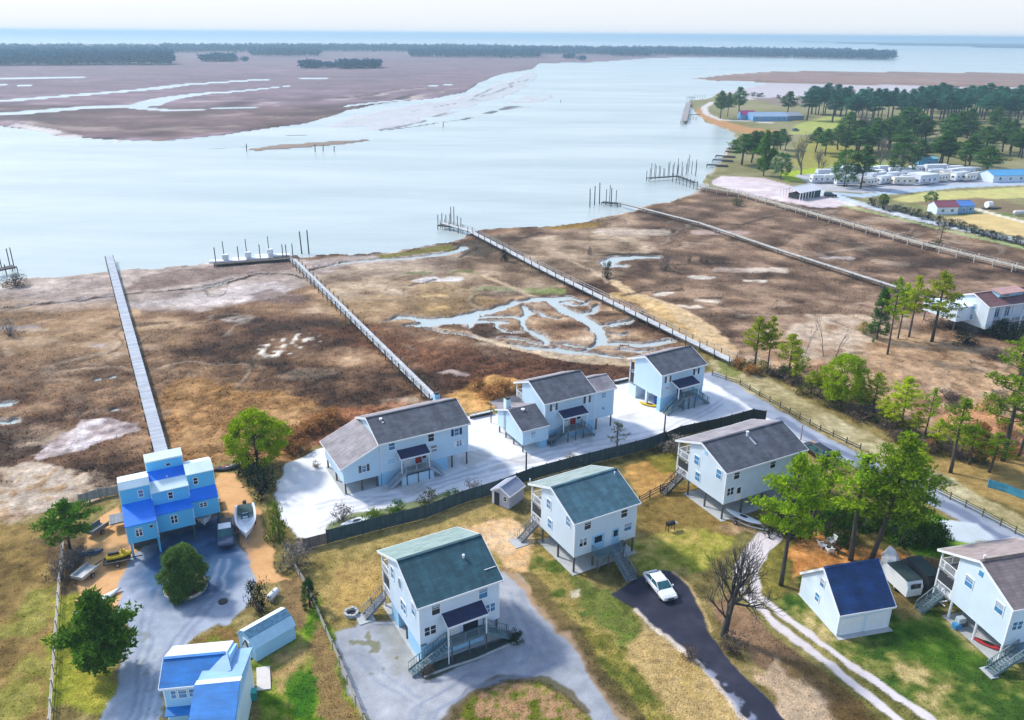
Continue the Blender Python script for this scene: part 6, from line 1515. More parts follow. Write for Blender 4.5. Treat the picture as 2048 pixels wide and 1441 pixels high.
for bx, by, w in ((590, 880, 60), (610, 865, 60), (640, 850, 60), (665, 840, 50), (985, 795, 60), (1010, 780, 55), (955, 775, 40), (1480, 735, 40), (1500, 748, 40), (600, 905, 50), (575, 900, 50)):
    T('reed', bx, by, None, w, 'reed_clump', 'orange brown reed clump along the marsh edge behind the gravel houses', 'reeds', 'orange reeds behind the gravel houses')
# along the fence
for kd, bx, by, top, w, lb in (('shrubG1', 684, 1040, 1005, 50, 'grey globe bush on the gravel above the blue fence'), ('shrubB', 792, 1026, 1003, 44, 'deep green bush at the blue fence'), ('shrubL', 745, 1038, 1022, 50, 'low lime bush left of the deep green fence bush'),
                               ('shrubO0', 856, 1010, 978, 50, 'yellow green bush in the middle of the blue fence'), ('shrubG0', 945, 985, 958, 40, 'grey bush above the blue fence near the pole'), ('shrubB', 905, 995, 978, 34, 'small green bush right of the yellow green fence bush'),
                               ('shrubG2', 1350, 905, 870, 70, 'tangled grey bush at the left corner of the charcoal roofed house'), ('shrubG1', 1150, 930, 910, 50, 'faint grey bush on the gravel behind the middle green roof'), ('shrubD1', 633, 935, 922, 18, 'small orange brown bush on the gravel at the far left'), ('shrubG0', 120, 1160, 1120, 60, 'grey brush at the field fence on the left'), ('shrubG1', 150, 1130, 1095, 60, 'grey brown brush below the spreading dark pine'),
                               ('shrubD0', 855, 1352, 1328, 30, 'rounded brown bush at the foot of the front stairs'), ('shrubK', 1030, 1282, 1262, 40, 'dark low bush at the right end of the front stairs'), ('shrubD2', 1380, 1320, 1290, 40, 'brown weeds at the foot of the large leafless tree'), ('shrubD1', 1465, 1300, 1270, 60, 'brown weeds right of the large leafless tree')):
    T(kd, bx, by, top, w, 'bush', lb, 'bush')
for kd, bx, by, top, w, lb in (('shrubK', 1010, 523, 498, 22, 'small dark round bush beside the railed boardwalk'), ('shrubD0', 1179, 510, 492, 14, 'small lone brown bush on the marsh near the salt pond'), ('shrubK', 1213, 556, 522, 24, 'dark bush at the left end of the salt pond'), ('shrubG0', 1330, 542, 508, 28, 'grey bush at the right end of the salt pond'),
                               ('shrubO1', 1475, 412, 392, 34, 'olive bush on the marsh beside the longest boardwalk'), ('shrubO0', 1868, 496, 478, 44, 'olive bush surrounding the lone pine at the longest boardwalk'), ('shrubG2', 20, 672, 636, 34, 'grey dead bush on the marsh at the left edge'), ('shrubD0', 30, 572, 548, 60, 'brown brush at the left end of the river shore')):
    T(kd, bx, by, top, w, 'bush', lb, 'bush', zb=ZM)
for i, bx in enumerate((1378, 1412, 1402)): T('shrubD1', bx, 524, 508, 10, 'bush', 'small reddish bush on the pale ridge right of the salt pond', 'bush', 'small bushes by the salt pond', zb=ZM)
T('pineThin', 1880, 484, 436, 26, 'pine_tree', 'lone thin pine standing by the longest boardwalk')
for i in range(30):   # hedge of grey brush beside the camp road
    t_ = i / 29; bx = 1745 + t_ * 320; by = 411 + t_ * 86 + rnd.uniform(-2, 3)
    T('shrubG%d' % (i % 3) if i % 2 else 'shrubK', bx, by, by - rnd.uniform(10, 20), rnd.uniform(16, 30), 'roadside_bush', 'dark grey brush in the hedge line beside the camp road', 'bush', 'hedge beside the camp road')
# ------------------------------------------------------------------ camp trees
camp = [('cedarG', 1527, 352, 262, 46, 'dark cypress shaped tree nearest the river in the camp'), ('camRound', 1561, 359, 306, 46, 'round topped dark tree right of the cypress shaped tree'), ('camp0', 1483, 330, 268, 68, 'flat layered pine at the river edge of the camp'),
        ('camp1', 1502, 326, 262, 50, 'pine close behind the flat layered river pine'), ('camRound', 1688, 374, 300, 64, 'dark round tree over the first trailers'), ('camp2', 1721, 378, 290, 60, 'tall dark tree right of the dark round tree over the trailers'), ('camRound', 1800, 352, 287, 66, 'near black broad tree left of the blue shed'),
        ('camp0', 1882, 333, 262, 60, 'dense pine right of the blue shed'), ('camp1', 1972, 352, 292, 74, 'umbrella shaped pine over the blue cottage'), ('camp2', 1928, 342, 286, 46, 'slender pine left of the umbrella shaped pine'), ('camp1', 1441, 238, 182, 38, 'left pine of the pair on the camp point'), ('camp2', 1478, 232, 174, 46, 'right pine of the pair on the camp point'),
        ('camp0', 1574, 232, 183, 40, 'lone pine behind the camp store'), ('camp2', 1455, 234, 185, 26, 'thin pine between the pair on the camp point'), ('roundL', 1765, 412, 388, 22, 'small lime tree beside the camp road fork'), ('camRound', 1861, 412, 384, 30, 'small round bright tree left of the red roofed cottage')]
for k, bx, by, top, w, lb in camp: T(k, bx, by, top, w, 'pine_tree' if 'camp' in k else 'tree', lb)
for bx, by, top, w, lb in ((1602, 350, 262, 56, 'grey bare tree on the yellow camp grass'), (1634, 352, 292, 44, 'leaning bare tree right of the grey bare tree'), (1716, 300, 212, 46, 'tall grey bare tree in the middle of the camp'), (1760, 330, 268, 40, 'grey bare tree behind the near black broad tree'), (1570, 300, 265, 30, 'bare tree behind the round topped camp tree')):
    T('bareB', bx, by, top, w, 'bare_tree', lb, parts=('trunk', 'twigs'))
rnd.seed(5)
for i in range(56):   # back row
    bx = 1612 + i * 8.0 + rnd.uniform(-4, 4); by = 238 + rnd.uniform(-10, 8) + (bx - 1612) * .004
    T('campB%d' % (i % 3), bx, by, by - rnd.uniform(50, 64), rnd.uniform(30, 48), 'pine_tree', 'tall bare stemmed pine in the back row of the camp wood', group='back row of the camp wood')
for i in range(16):
    bx = 1850 + i * 14 + rnd.uniform(-4, 4); by = 226 + rnd.uniform(-6, 4)
    T('campB%d' % (i % 3), bx, by, by - rnd.uniform(48, 58), rnd.uniform(40, 56), 'pine_tree', 'bushy pine on the raised far right end of the camp wood', group='far right pines of the camp wood')
for i in range(46):   # middle of the camp
    bx = rnd.uniform(1690, 2060); by = rnd.uniform(272, 335) if bx > 1800 else rnd.uniform(285, 315)
    T('camp%d' % (i % 3), bx, by, by - rnd.uniform(46, 68), rnd.uniform(40, 66), 'pine_tree', 'dark green pine in the mixed stand at the middle of the camp', group='mixed stand in the camp')
for bx, by, top, w in ((1520, 305, 262, 50), (1545, 310, 262, 48), (1560, 300, 258, 40), (1630, 305, 255, 46), (1650, 312, 258, 44), (1675, 300, 250, 50), (1690, 312, 262, 44), (1505, 318, 270, 40)):
    T('camp%d' % (int(bx) % 3), bx, by, top, w, 'pine_tree', 'dark pine in the loose group between river and yellow camp grass', group='loose camp pines')
for i in range(18):
    bx = rnd.uniform(1500, 2050); by = rnd.uniform(186, 200) if bx < 1640 else rnd.uniform(176, 190)
    T('shrubK', bx, by, by - rnd.uniform(5, 12), rnd.uniform(10, 24), 'bush', 'small dark bush on the pale shore beyond the camp', 'bush', 'shore bushes beyond the camp')

# ------------------------------------------------------------------ woods on the far island, read as one mass
FWL = leaf_mat('hazy_far_leaves', (.001, .075, .16), (.001, .04, .10), .2, .2)  # green leaves turned blue: distance haze painted into the colour
def far_wood(name, spots, label_kind, hm=(13, 19), seed=3):
    global R_
    R_ = random.Random(seed); v, f = [], []
    for (x, y, h) in spots:
        for k in range(7):
            c = (x + R_.gauss(0, 3.), y + R_.gauss(0, 3.), h * R_.uniform(.35, .95))
            leaves(v, f, c, 5, 4.2, (3.2, 3.2, 2.2), .3, .5)
        for k in range(2):
            leaves(v, f, (x, y, h * .25), 2, 4, (3, 3, 3), .9, .5)
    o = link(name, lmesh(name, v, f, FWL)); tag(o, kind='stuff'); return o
rnd.seed(9)
sp_ = []
def band(x0, x1, yb, yt, n, h0=13, h1=19):
    n = int(n * 1.5)
    for _ in range(n):
        t_ = rnd.random(); px = x0 + (x1 - x0) * t_
        b0 = yb[0] + (yb[1] - yb[0]) * t_; t0_ = yt[0] + (yt[1] - yt[0]) * t_
        y = b0 + (t0_ - b0) * rnd.random() ** 1.5
        p = G(px, y, 0); sp_.append((p.x, p.y, rnd.uniform(h0, h1)))
band(-150, 345, (132, 130), (118, 112), 900, 15, 21); band(330, 700, (106, 104), (97, 96), 620); band(-150, 350, (112, 108), (98, 97), 420)
band(500, 640, (113, 113), (106, 105), 160, 12, 17); band(690, 1000, (104, 106), (96, 97), 520); band(820, 1000, (115, 116), (108, 108), 200, 13, 18); band(990, 1080, (117, 116), (108, 108), 130, 14, 20)
band(1000, 1300, (108, 112), (99, 102), 560); band(1220, 1300, (113, 114), (106, 107), 110); band(1300, 1790, (111, 120), (103, 110), 800); band(1640, 1770, (114, 119), (108, 112), 160, 13, 18)
band(1300, 1700, (108, 114), (101, 105), 300)
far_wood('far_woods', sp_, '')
sp_ = []
band(403, 472, (124, 124), (120, 119), 60, 9, 14); band(602, 640, (137, 137), (134, 134), 26, 8, 12); band(680, 758, (138, 137), (134, 133), 60, 9, 13); band(486, 492, (124, 124), (123, 123), 3, 7, 9); band(650, 670, (136, 136), (133, 133), 8, 6, 8); band(1128, 1150, (118, 118), (116, 116), 10, 8, 12); band(1160, 1166, (122, 122), (120, 120), 4, 8, 10)
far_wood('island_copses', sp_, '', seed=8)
# ------------------------------------------------------------------ vehicles, boats and yard things
TYRE = mat('tyre', (.02, .02, .02), .9); RIM = mat('rim', (.45, .46, .48), .35, .7)
CHROME = mat('bumper', (.35, .36, .38), .35, .6); LAMP = mat('lamp_glass', (.75, .75, .72), .2); TAIL = mat('tail_lamp', (.4, .02, .02), .3)
CARW = mat('white_car_paint', (.75, .77, .79), .25, var=.03, spec=.6); CARB = mat('black_car_paint', (.015, .016, .02), .25, var=.05, spec=.6); CARN = mat('dark_blue_paint', (.03, .06, .13), .25, var=.05, spec=.6)
WIND = glass_mat('windscreen', (.03, .12, .14), .08); GEL = mat('white_gelcoat', (.74, .78, .82), .3, var=.04)
YEL = mat('yellow_plastic', (.72, .48, .01), .45, var=.06); REDC = mat('red_plastic', (.42, .03, .03), .45); BLK = mat('black_plastic', (.02, .02, .022), .5); ALU = mat('aluminium', (.48, .50, .52), .4, .5); TARP = mat('white_tarp', (.74, .74, .76), .7, bump=.4, bscale=3)
WHEEL = {}
def wheel(par, x, y, r=.34, w=.22):
    if r not in WHEEL:
        n = 14; ring = [(math.cos(2 * math.pi * k / n), math.sin(2 * math.pi * k / n)) for k in range(n)]
        t_ = MB().loft([[(a * r * s, o * w / 2, b * r * s) for a, b in ring] for s, o in ((.62, -1), (.92, -1), (1, -.7), (1, .7), (.92, 1), (.62, 1))], cap=False).mesh('tyre', TYRE, smooth=True)
        m_ = MB().loft([[(a * r * s, o * w / 2, b * r * s) for a, b in ring] for s, o in ((.64, -.7), (.64, .7))])
        for k in range(5):
            a = 2 * math.pi * k / 5
            for sgn in (-1, 1): m_.bar((0, sgn * w * .4, 0), (math.cos(a) * r * .6, sgn * w * .4, math.sin(a) * r * .6), .07, .05)
        WHEEL[r] = (t_, m_.mesh('rim', RIM))
    t_ = link('wheel', WHEEL[r][0], par, (x, y, r)); link('rim', WHEEL[r][1], t_)

def sect(hw, z0, z1, x, k=.88):
    return [(x, -hw * .86, z0), (x, -hw, z0 + (z1 - z0) * .35), (x, -hw, z0 + (z1 - z0) * .75), (x, -hw * k, z1), (x, hw * k, z1), (x, hw, z0 + (z1 - z0) * .75), (x, hw, z0 + (z1 - z0) * .35), (x, hw * .86, z0)]
def car(name, label, front, rear, paint, kind='sedan', cat='car'):
    a, b = G(*rear), G(*front); c = (a + b) / 2; d = b - a
    h = empty(name, (c.x, c.y, .0), math.atan2(d.y, d.x), label, cat)
    if kind == 'sedan': L, hw, zt, st = 4.7, .92, .95, [(-1., .78, .72), (-.96, .92, .3), (-.6, .97, .25), (0, .97, .25), (.45, .93, .25), (.85, .80, .25), (.97, .68, .3), (1, .55, .42)]
    elif kind == 'suv': L, hw, zt, st = 4.8, .97, 1.1, [(-1, .95, .5), (-.97, 1.06, .35), (-.5, 1.08, .3), (.4, 1.05, .3), (.85, .98, .3), (.98, .85, .4), (1, .7, .5)]
    else: L, hw, zt, st = 5.5, .97, 1.05, [(-1, 1.0, .55), (-.97, 1.03, .45), (-.1, 1.03, .4), (.35, 1.05, .4), (.8, 1.02, .4), (.97, .92, .45), (1, .75, .5)]
    MB().loft([sect(hw * (.93 if abs(x) > .95 else 1), z0, z1, x * L / 2) for x, z1, z0 in st]).build('body', paint, h, smooth=False, bevel=.05)
    def cab(x0, x1, x2, x3, zb, zr, m, nm, s0=.9, s1=.74, par=None):
        return MB().loft([[(x0, -hw * s0, zb), (x3, -hw * s0, zb), (x3, hw * s0, zb), (x0, hw * s0, zb)], [(x1, -hw * s1, zr), (x2, -hw * s1, zr), (x2, hw * s1, zr), (x1, hw * s1, zr)]]).build(nm, m, par or h, bevel=.04)
    if kind == 'sedan': q = (-2.0, -1.15, .35, 1.15, .93, 1.42)
    elif kind == 'suv': q = (-2.3, -2.05, .25, 1.05, 1.04, 1.72)
    else: q = (-.55, -.4, .75, 1.45, 1.02, 1.78)
    cab(*q, WIND, 'glasshouse')
    MB().loft([[(q[1] - .06, -hw * .75, q[5] - .01), (q[2] + .06, -hw * .75, q[5] - .01), (q[2] + .06, hw * .75, q[5] - .01), (q[1] - .06, hw * .75, q[5] - .01)], [(q[1] + .1, -hw * .66, q[5] + .05), (q[2] - .1, -hw * .66, q[5] + .05), (q[2] - .1, hw * .66, q[5] + .05), (q[1] + .1, hw * .66, q[5] + .05)]]).build('roof', paint, h)
    for s in (-1, 1):
        for x0, x1, k in ((q[0], q[1], .08), (q[3], q[2], .07), ((q[0] + q[3]) / 2 - .1, (q[1] + q[2]) / 2 - .1, .07)): MB().bar((x0, s * hw * .91, q[4]), (x1, s * hw * .755, q[5]), k).build('pillar', paint, h)
    for s in (-1, 1):
        MB().box((L / 2 - .16, s * hw * .55 - .17, .6), (L / 2 - .02, s * hw * .55 + .17, .74)).build('headlight', LAMP, h)
        MB().box((-L / 2 - .01, s * hw * .7 - .14, .68), (-L / 2 + .1, s * hw * .7 + .14, .84)).build('taillight', TAIL, h)
        MB().box((q[3] - .35, s * (hw + .12) - .08, q[4]), (q[3] - .2, s * (hw + .12) + .08, q[4] + .13)).build('mirror', paint, h)
        for x in (-.3, .305): wheel(h, x * L, s * (hw - .12))
    MB().box((L / 2 - .08, -hw * .4, .42), (L / 2 + .015, hw * .4, .6)).build('grille', BLK, h)
    if kind == 'pickup':
        MB().box((-2.6, -.8, 1.034), (-.7, .8, 1.06)).build('bed_cover', BLK, h)
        g = MB()
        for s in (-1, 1): g.box((-2.72, s * .86 - .09, 1.0), (-.62, s * .86 + .09, 1.1))
        g.build('bed_rail', paint, h)
    return h
car('parked_car', 'white sedan parked at the top of the black asphalt drive', (1336, 1200), (1303, 1160), CARW)
car('pickup_truck', 'dark blue pickup with white cab roof parked beside the motorboat', (453, 1100), (452, 1052), CARN, 'pickup', 'pickup')
MB_ = [o for o in COL.objects if o.name.startswith('pickup_truck')][0]
for ch in MB_.children:
    if ch.name.startswith('roof'): ch.data.materials[0] = CARW
car('parked_suv', 'black sport utility vehicle on the lane side behind the charcoal roofed house', (1612, 898), (1650, 922), CARB, 'suv')

def hull(h, L, B, D, m=None, inner=None, z=0., depth_in=.35, name='hull'):
    """boat hull with pointed bow towards +x, open cockpit"""
    out, rim, inn = [], [], []
    for i in range(10):
        t_ = i / 9; x = -L / 2 + L * t_
        w = B / 2 * (1 - max(0, (t_ - .45) / .55) ** 2.2) * (.9 + .1 * min(1, t_ * 4)); w = max(w, .02)
        k = z + D * .35 * max(0, (t_ - .6) / .4) ** 2; tp = z + D + .2 * t_ ** 2
        out.append([(x, 0, k), (x, w * .75, k + D * .3), (x, w, tp), (x, w * .8, tp + .01), (x, w * .72, tp - depth_in * (1 if .04 < t_ < .7 else .0)), (x, 0, tp - depth_in * (1 if .04 < t_ < .7 else 0) + (.06 if t_ >= .7 else 0)),
                    (x, -w * .72, tp - depth_in * (1 if .04 < t_ < .7 else 0)), (x, -w * .8, tp + .01), (x, -w, tp), (x, -w * .75, k + D * .3)])
    return MB().loft(out).build(name, m or GEL, h, smooth=False)

def boat_trailer(p, rz, label, L=6):
    h = empty('boat_trailer', p, rz, label, 'trailer')
    f = MB()
    for s in (-1, 1): f.bar((-L / 2, s * .8, .45), (L * .2, s * .8, .45), .1); f.bar((L * .2, s * .8, .45), (L * .62, 0, .45), .1)
    for x in (-L * .4, -.5, L * .15): f.bar((x, -.8, .45), (x, .8, .45), .08)
    f.build('frame', ALU, h)
    for s in (-1, 1): wheel(h, -.8, s * 1.02, .3, .2)
    MB().tube([(L * .58, 0, 0), (L * .58, 0, .6)], .05, 6).build('jockey_leg', ALU, h)
    return h
def motorboat(name, p, rz, label, L=6.4, B=2.3, cover=None, ob=True):
    h = empty(name, p, rz, label, 'boat')
    hull(h, L, B, .85, z=.55)
    MB().box((-L * .12, -.35, .95), (L * .02, .35, 1.75)).build('console', GEL, h, bevel=.05)
    MB().loft([[(L * .03, -.5, 1.55), (L * .03, .5, 1.55)], [(-L * .03, -.45, 2.05), (-L * .03, .45, 2.05)]], cap=False, closed=False).build('windscreen', WIND, h)
    for x in (-.28,): MB().box((x * L, -.5, 1.0), (x * L + .5, .5, 1.4)).build('seat', mat('boat_cushion', (.12, .16, .24), .6), h, bevel=.05)
    if cover: MB().box((-L * .46, -B * .34, 1.5), (-L * .12, B * .34, 1.58)).build('canopy', cover, h, bevel=.03)
    if ob: MB().box((-L / 2 - .55, -.22, .5), (-L / 2 - .05, .22, 1.65)).build('outboard', BLK, h, bevel=.06)
    return h
a, b = G(492, 1034), G(495, 1082); d = b - a; rz = math.atan2(d.y, d.x); c = (a + b) / 2
boat_trailer(c, rz, 'aluminium trailer under the white motorboat on the orange sand'); motorboat('motorboat', c, rz, 'white motorboat with dark green cockpit cover on its trailer beside the pickup', 7.0, 2.5, mat('dark_green_canvas', (.03, .07, .07), .8))
c = G(408, 1040); h = motorboat('open_boat', c, rz + .1, 'white open boat with blue ribbed floor parked beneath the right bay of the stepped house', 5.6, 2.6, None, False)
r = MB()
for k in range(5): r.bar((-.6, 0, 1.33), (-.6 + 2.2 * math.cos(-1 + k * .5), 1.0 * math.sin(-1 + k * .5), 1.38), .16, .05)
r.build('floor_rib', mat('navy_vinyl', (.02, .06, .2), .5), h)
def kayak(label, px, rz, m, L=3.6, z=.02, name='kayak', cat='kayak', B=.72):
    p = G(*px); h = empty(name, (p.x, p.y, z), rz, label, cat)
    rg = []
    for i in range(11):
        t_ = i / 10 * 2 - 1; w = B / 2 * (1 - abs(t_) ** 2.4) + .02; k = .14 * abs(t_) ** 3
        rg.append([(t_ * L / 2, w * math.cos(q), .18 + k + (.18 if math.sin(q) < 0 else .14) * math.sin(q)) for q in np.linspace(0, 2 * math.pi, 9)[:-1]])
    MB().loft(rg).build('hull', m, h, smooth=True)
    MB().loft([[(x, .2 * math.cos(q) * s, zz) for q, x in [(q, .55 * math.sin(q)) for q in np.linspace(0, 2 * math.pi, 11)[:-1]]] for s, zz in ((1.15, .32), (1.15, .36), (.9, .36))]).build('cockpit', BLK, h)
    return h
kayak('yellow kayak on the gravel under the farthest gravel house', (1299, 812), -.45, YEL, 3.4, B=.85)
kayak('red kayak lying under the far right house', (1975, 1292), -.7, REDC, 3.)
kayak('red kayak at the left of the small boats behind the stepped house', (436, 940), .5, REDC, 2.8)
kayak('long white canoe lying on the sand beside the large cedar', (196, 1206), .95, GEL, 5.2, name='canoe', cat='canoe', B=1.0)
kayak('dark blue dinghy lying on the sand left of the stepped house', (181, 1108), .3, CARN, 2.8, name='dinghy', cat='dinghy', B=1.3)
kayak('dark covered dinghy with pale nose beside the red kayak behind the stepped house', (458, 938), .45, CARB, 3.6, name='dinghy', cat='dinghy', B=1.3)
kayak('grey skiff at the right of the small boats below the round yellow green pine', (474, 934), .5, ALU, 3.0, name='skiff', cat='skiff', B=1.1)
p = G(1490, 1048); t_ = boat_trailer(p, -.75, 'pale boat trailer sticking out from under the charcoal roofed house', 5); kayak('slim white skiff on the trailer at the charcoal roofed house', (1486, 1044), -.75, GEL, 4.8, .5, 'skiff', 'skiff', 1.3)
kayak('white upturned skiff lying on the grass strip by the blue fence', (714, 1046), .55, GEL, 4.2, .05, 'skiff', 'skiff', 1.5)
# jet ski trailer, utility trailers
def utility_trailer(label, px, rz, L=2.6, B=1.5, m=None, sides=.35):
    h = empty('utility_trailer', G(*px), rz, label, 'trailer')
    MB().box((-L / 2, -B / 2, .5), (L / 2, B / 2, .56)).build('bed', m or ALU, h)
    s_ = MB()
    for y in (-B / 2, B / 2): s_.box((-L / 2, y - .025, .565), (L / 2, y + .025, .56 + sides))
    s_.box((-L / 2 - .03, -B / 2, .565), (-L / 2 + .02, B / 2, .56 + sides)); s_.build('side_panel', m or ALU, h)
    MB().bar((L / 2, 0, .5), (L / 2 + 1.2, 0, .45), .09).build('drawbar', BLK, h)
    for y in (-B / 2 - .12, B / 2 + .12): wheel(h, 0, y, .28, .18)
    return h
utility_trailer('silver utility trailer left of the yellow jet ski', (173, 1153), 1.3); utility_trailer('black flat trailer under the yellow jet ski', (236, 1128), .4, 2.8, 1.3, BLK, .1)
utility_trailer('grey trailer with stacked frames beside the spreading dark pine', (195, 1066), 1.2, 2.4, 1.4, mat('dull_steel', (.22, .23, .24), .6, .4), .5)
p = G(240, 1122); h = empty('jet_ski', (p.x, p.y, .58), .4, 'yellow and black jet ski on the black flat trailer', 'jet ski')
MB().loft([[(x, -w, .1), (x, -w, .35), (x, 0, .5), (x, w, .35), (x, w, .1), (x, 0, 0)] for x, w in ((-1.3, .45), (-.5, .55), (.4, .5), (1.1, .25), (1.4, .04))]).build('hull', YEL, h)
MB().box((-1.1, -.22, .46), (.1, .22, .72)).build('seat', BLK, h, bevel=.06); MB().tube([(.3, -.4, .95), (.45, 0, .9), (.3, .4, .95)], .04, 6).build('handlebar', BLK, h); MB().box((.25, -.18, .45), (.7, .18, .85)).build('cowling', YEL, h, bevel=.06)
# yard pieces
def ring(name, label, px, R0, hgt, m, cat, n=18, gap=0, fillm=None):
    p = G(*px); h = empty(name, p, 0, label, cat)
    s_ = MB()
    for k in range(n):
        a0, a1 = 2 * math.pi * k / n, 2 * math.pi * (k + .88) / n
        s_.loft([[(math.cos(a) * (R0 - .12), math.sin(a) * (R0 - .12), z0) for a in (a0, a1)] + [(math.cos(a) * (R0 + .12), math.sin(a) * (R0 + .12), z0) for a in (a1, a0)] for z0 in (0, hgt * (.85 + .3 * ((k * 7) % 5) / 5))])
    s_.build('kerb_stones', m, h)
    if fillm: MB().tube([(0, 0, 0), (0, 0, .06)], R0 - .13, 20).build('bed', fillm, h)
    return h
ring('fire_pit', 'round stone fire pit with dark centre on the front lawn', (703, 1229), .65, .4, CONC, 'fire pit', 10, fillm=BLK)
ring('planting_bed', 'pale stone edging ring round the dense tree on the blue drive', (372, 1176), 2.15, .22, mat('pale_edging', (.5, .45, .42), .9, var=.2), 'edging', 22, fillm=mat('bed_soil', (.09, .075, .05), .95, var=.4, scale=4))
p = G(1340, 1061); h = empty('grill', p, .5, 'black grill standing on the lawn right of the middle green roofed house', 'grill')
MB().loft([[(x, y * s, z) for x, y in ((-.55, -.3), (.55, -.3), (.55, .3), (-.55, .3))] for s, z in ((.8, .75), (1, .9), (1, 1.05), (.7, 1.25))]).build('lid', BLK, h, bevel=.03); g = MB()
for x in (-.45, .45):
    for y in (-.25, .25): g.bar((x, y, 0), (x, y, .76), .06)
g.build('stand', BLK, h); MB().box((.56, -.25, .88), (.95, .25, .93)).build('shelf', ALU, h)
p = G(508, 1400); h = empty('wheelie_bin', p, .2, 'teal green wheelie bin at the wall of the lower left house', 'bin')
MB().loft([[(-.3 * s, -.32 * s, z), (.3 * s, -.32 * s, z), (.3 * s, .32 * s, z), (-.3 * s, .32 * s, z)] for s, z in ((.8, .08), (1, 1.0))]).build('bin_body', mat('teal_plastic', (.02, .30, .26), .5), h, bevel=.03); MB().box((-.34, -.38, 1.0), (.34, .36, 1.09)).build('lid', mat('teal_lid', (.03, .42, .36), .5), h, bevel=.03)
a, b, c_, d_ = (G(*q) for q in ((513, 1338), (540, 1334), (542, 1380), (514, 1383)))
o = MB().loft([[tuple(q + Vector((0, 0, z)) - a) for q in (a, b, c_, d_)] for z in (.0, .14)]).build('concrete_pad', mat('pale_concrete', (.62, .58, .55), .9, var=.1), loc=a); tag(o, 'pale concrete pad on the grass below the barn shed', 'pad')
p = G(547, 1197); h = empty('gas_tank', p, 1.2, 'white gas tank beside the dark bush above the barn shed', 'gas tank')
MB().tube([(-.8, 0, .55), (-.7, 0, .55), (.7, 0, .55), (.8, 0, .55)], [.22, .36, .36, .22], 12).build('tank', WPLAST, h, smooth=True)
for x in (-.5, .5): MB().box((x - .07, -.3, 0), (x + .07, .3, .25)).build('foot', CONC, h)
MB().tube([(0, 0, .88), (0, 0, 1.05)], .09, 8).build('valve', ALU, h)
p = G(446, 1204); tag(MB().tube([(0, 0, 0), (0, 0, .12), (0, 0, .2)], [.5, .48, .2], 14).build('drain_cap', BLK, loc=p), 'small dark round drain cap on the pale part of the left drive', 'drain cap')
def lawn_chair(label, px, rz, m):
    h = empty('lawn_chair', G(*px), rz, label, 'chair', 'white garden chairs on the orange ground')
    MB().loft([[(-.3, -.32, .28), (.3, -.32, .38), (.3, .32, .38), (-.3, .32, .28)], [(-.3, -.32, .33), (.3, -.32, .43), (.3, .32, .43), (-.3, .32, .33)]]).build('seat', m, h)
    MB().loft([[(-.3, -.32, .3), (-.36, -.32, .3), (-.36, .32, .3), (-.3, .32, .3)], [(-.62, -.34, 1.05), (-.68, -.34, 1.05), (-.68, .34, 1.05), (-.62, .34, 1.05)]]).build('backrest', m, h)
    for s in (-.36, .36):
        MB().box((-.4, s - .07, .58), (.35, s + .07, .62)).build('armrest', m, h)
        for x in (-.3, .28): MB().box((x - .04, s - .03, 0), (x + .04, s + .03, .58)).build('leg', m, h)
for px, rz_, lb in (((1661, 1088), 3.6, 'white garden chair nearest the trunk, farthest of the chair group'), ((1644, 1096), .2, 'white garden chair at the left of the chair group'), ((1658, 1106), 1.6, 'white garden chair nearest the blue roofed garage')): lawn_chair(lb, px, rz_, WPLAST)
lawn_chair('dark garden chair at the right of the white chairs', (1672, 1104), 2.5, BLK)
h = empty('garden_table', G(1657, 1097), 0, 'small low table between the garden chairs on the orange ground', 'table'); MB().tube([(0, 0, .4), (0, 0, .46)], .45, 12).build('tabletop', WOODD, h); MB().tube([(0, 0, 0), (0, 0, .4)], [.25, .06], 8).build('pedestal', WOODD, h)
# caravans beside the garage
def caravan(label, px, rz, L=5.2, W=2.2, roofm=None, wall=None, group=None, name='caravan', detail=True, H=2.6, cat='caravan', stripe=(.05, .12, .4)):
    h = empty(name, G(*px), rz, label, cat, group)
    y = W / 2
    sec = [(-L / 2, .5), (-L / 2 - .05, 1.6), (-L / 2 + .25, H - .1), (-L / 2 + .7, H), (L / 2 - .8, H), (L / 2 - .2, H - .35), (L / 2, 1.5), (L / 2 - .1, .5)]
    MB().loft([[(a, s, b) for a, b in sec] for s in (-y, y)]).build('body', wall or GEL, h)
    MB().box((-L / 2 + .3, -y + .02, H + .003), (L / 2 - .6, y - .02, H + .09)).build('roof', roofm or GEL, h)
    for u in (-L * .3, .0, L * .26) if detail else (-L * .25, L * .2):
        MB().box((u - .4, -y - .025, 1.45), (u + .4, -y + .02, 2.05)).build('window', GLASSD, h)
    MB().box((-L / 2 - .08, -.6, 1.5), (-L / 2 - .0, .6, 2.05)).build('window', GLASSD, h)
    MB().box((L * .08, -y - .03, .6), (L * .08 + .62, -y + .01, 2.2)).build('door', WPLAST, h)
    MB().box((-L * .48, -y - .022, .85), (L * .07, -y + .01, 1.05)).build('stripe', mat('stripe_paint', stripe, .5), h)
    for s in (-1, 1): wheel(h, -.2, s * (y - .12), .32, .2)
    MB().bar((L / 2 - .1, 0, .5), (L / 2 + 1.1, 0, .45), .12).build('drawbar', BLK, h)
    return h
DKR = mat('dark_green_roofing', (.018, .04, .042), .7, var=.3)
r0 = .237 + math.pi / 2
caravan('white caravan with dark roof directly right of the blue roofed garage', (1799, 1176), r0, 4.2, 1.9, DKR, None, H=2.3, name='caravan')
caravan('dark sided caravan with dark roof, second one right of the garage', (1838, 1166), r0, 4.4, 1.9, DKR, mat('dark_caravan_wall', (.05, .055, .06), .6), H=2.3, name='caravan')
p = G(1778, 1128); h = empty('covered_boat', p, 1.2, 'small boat under a crumpled white cover behind the caravans', 'boat')
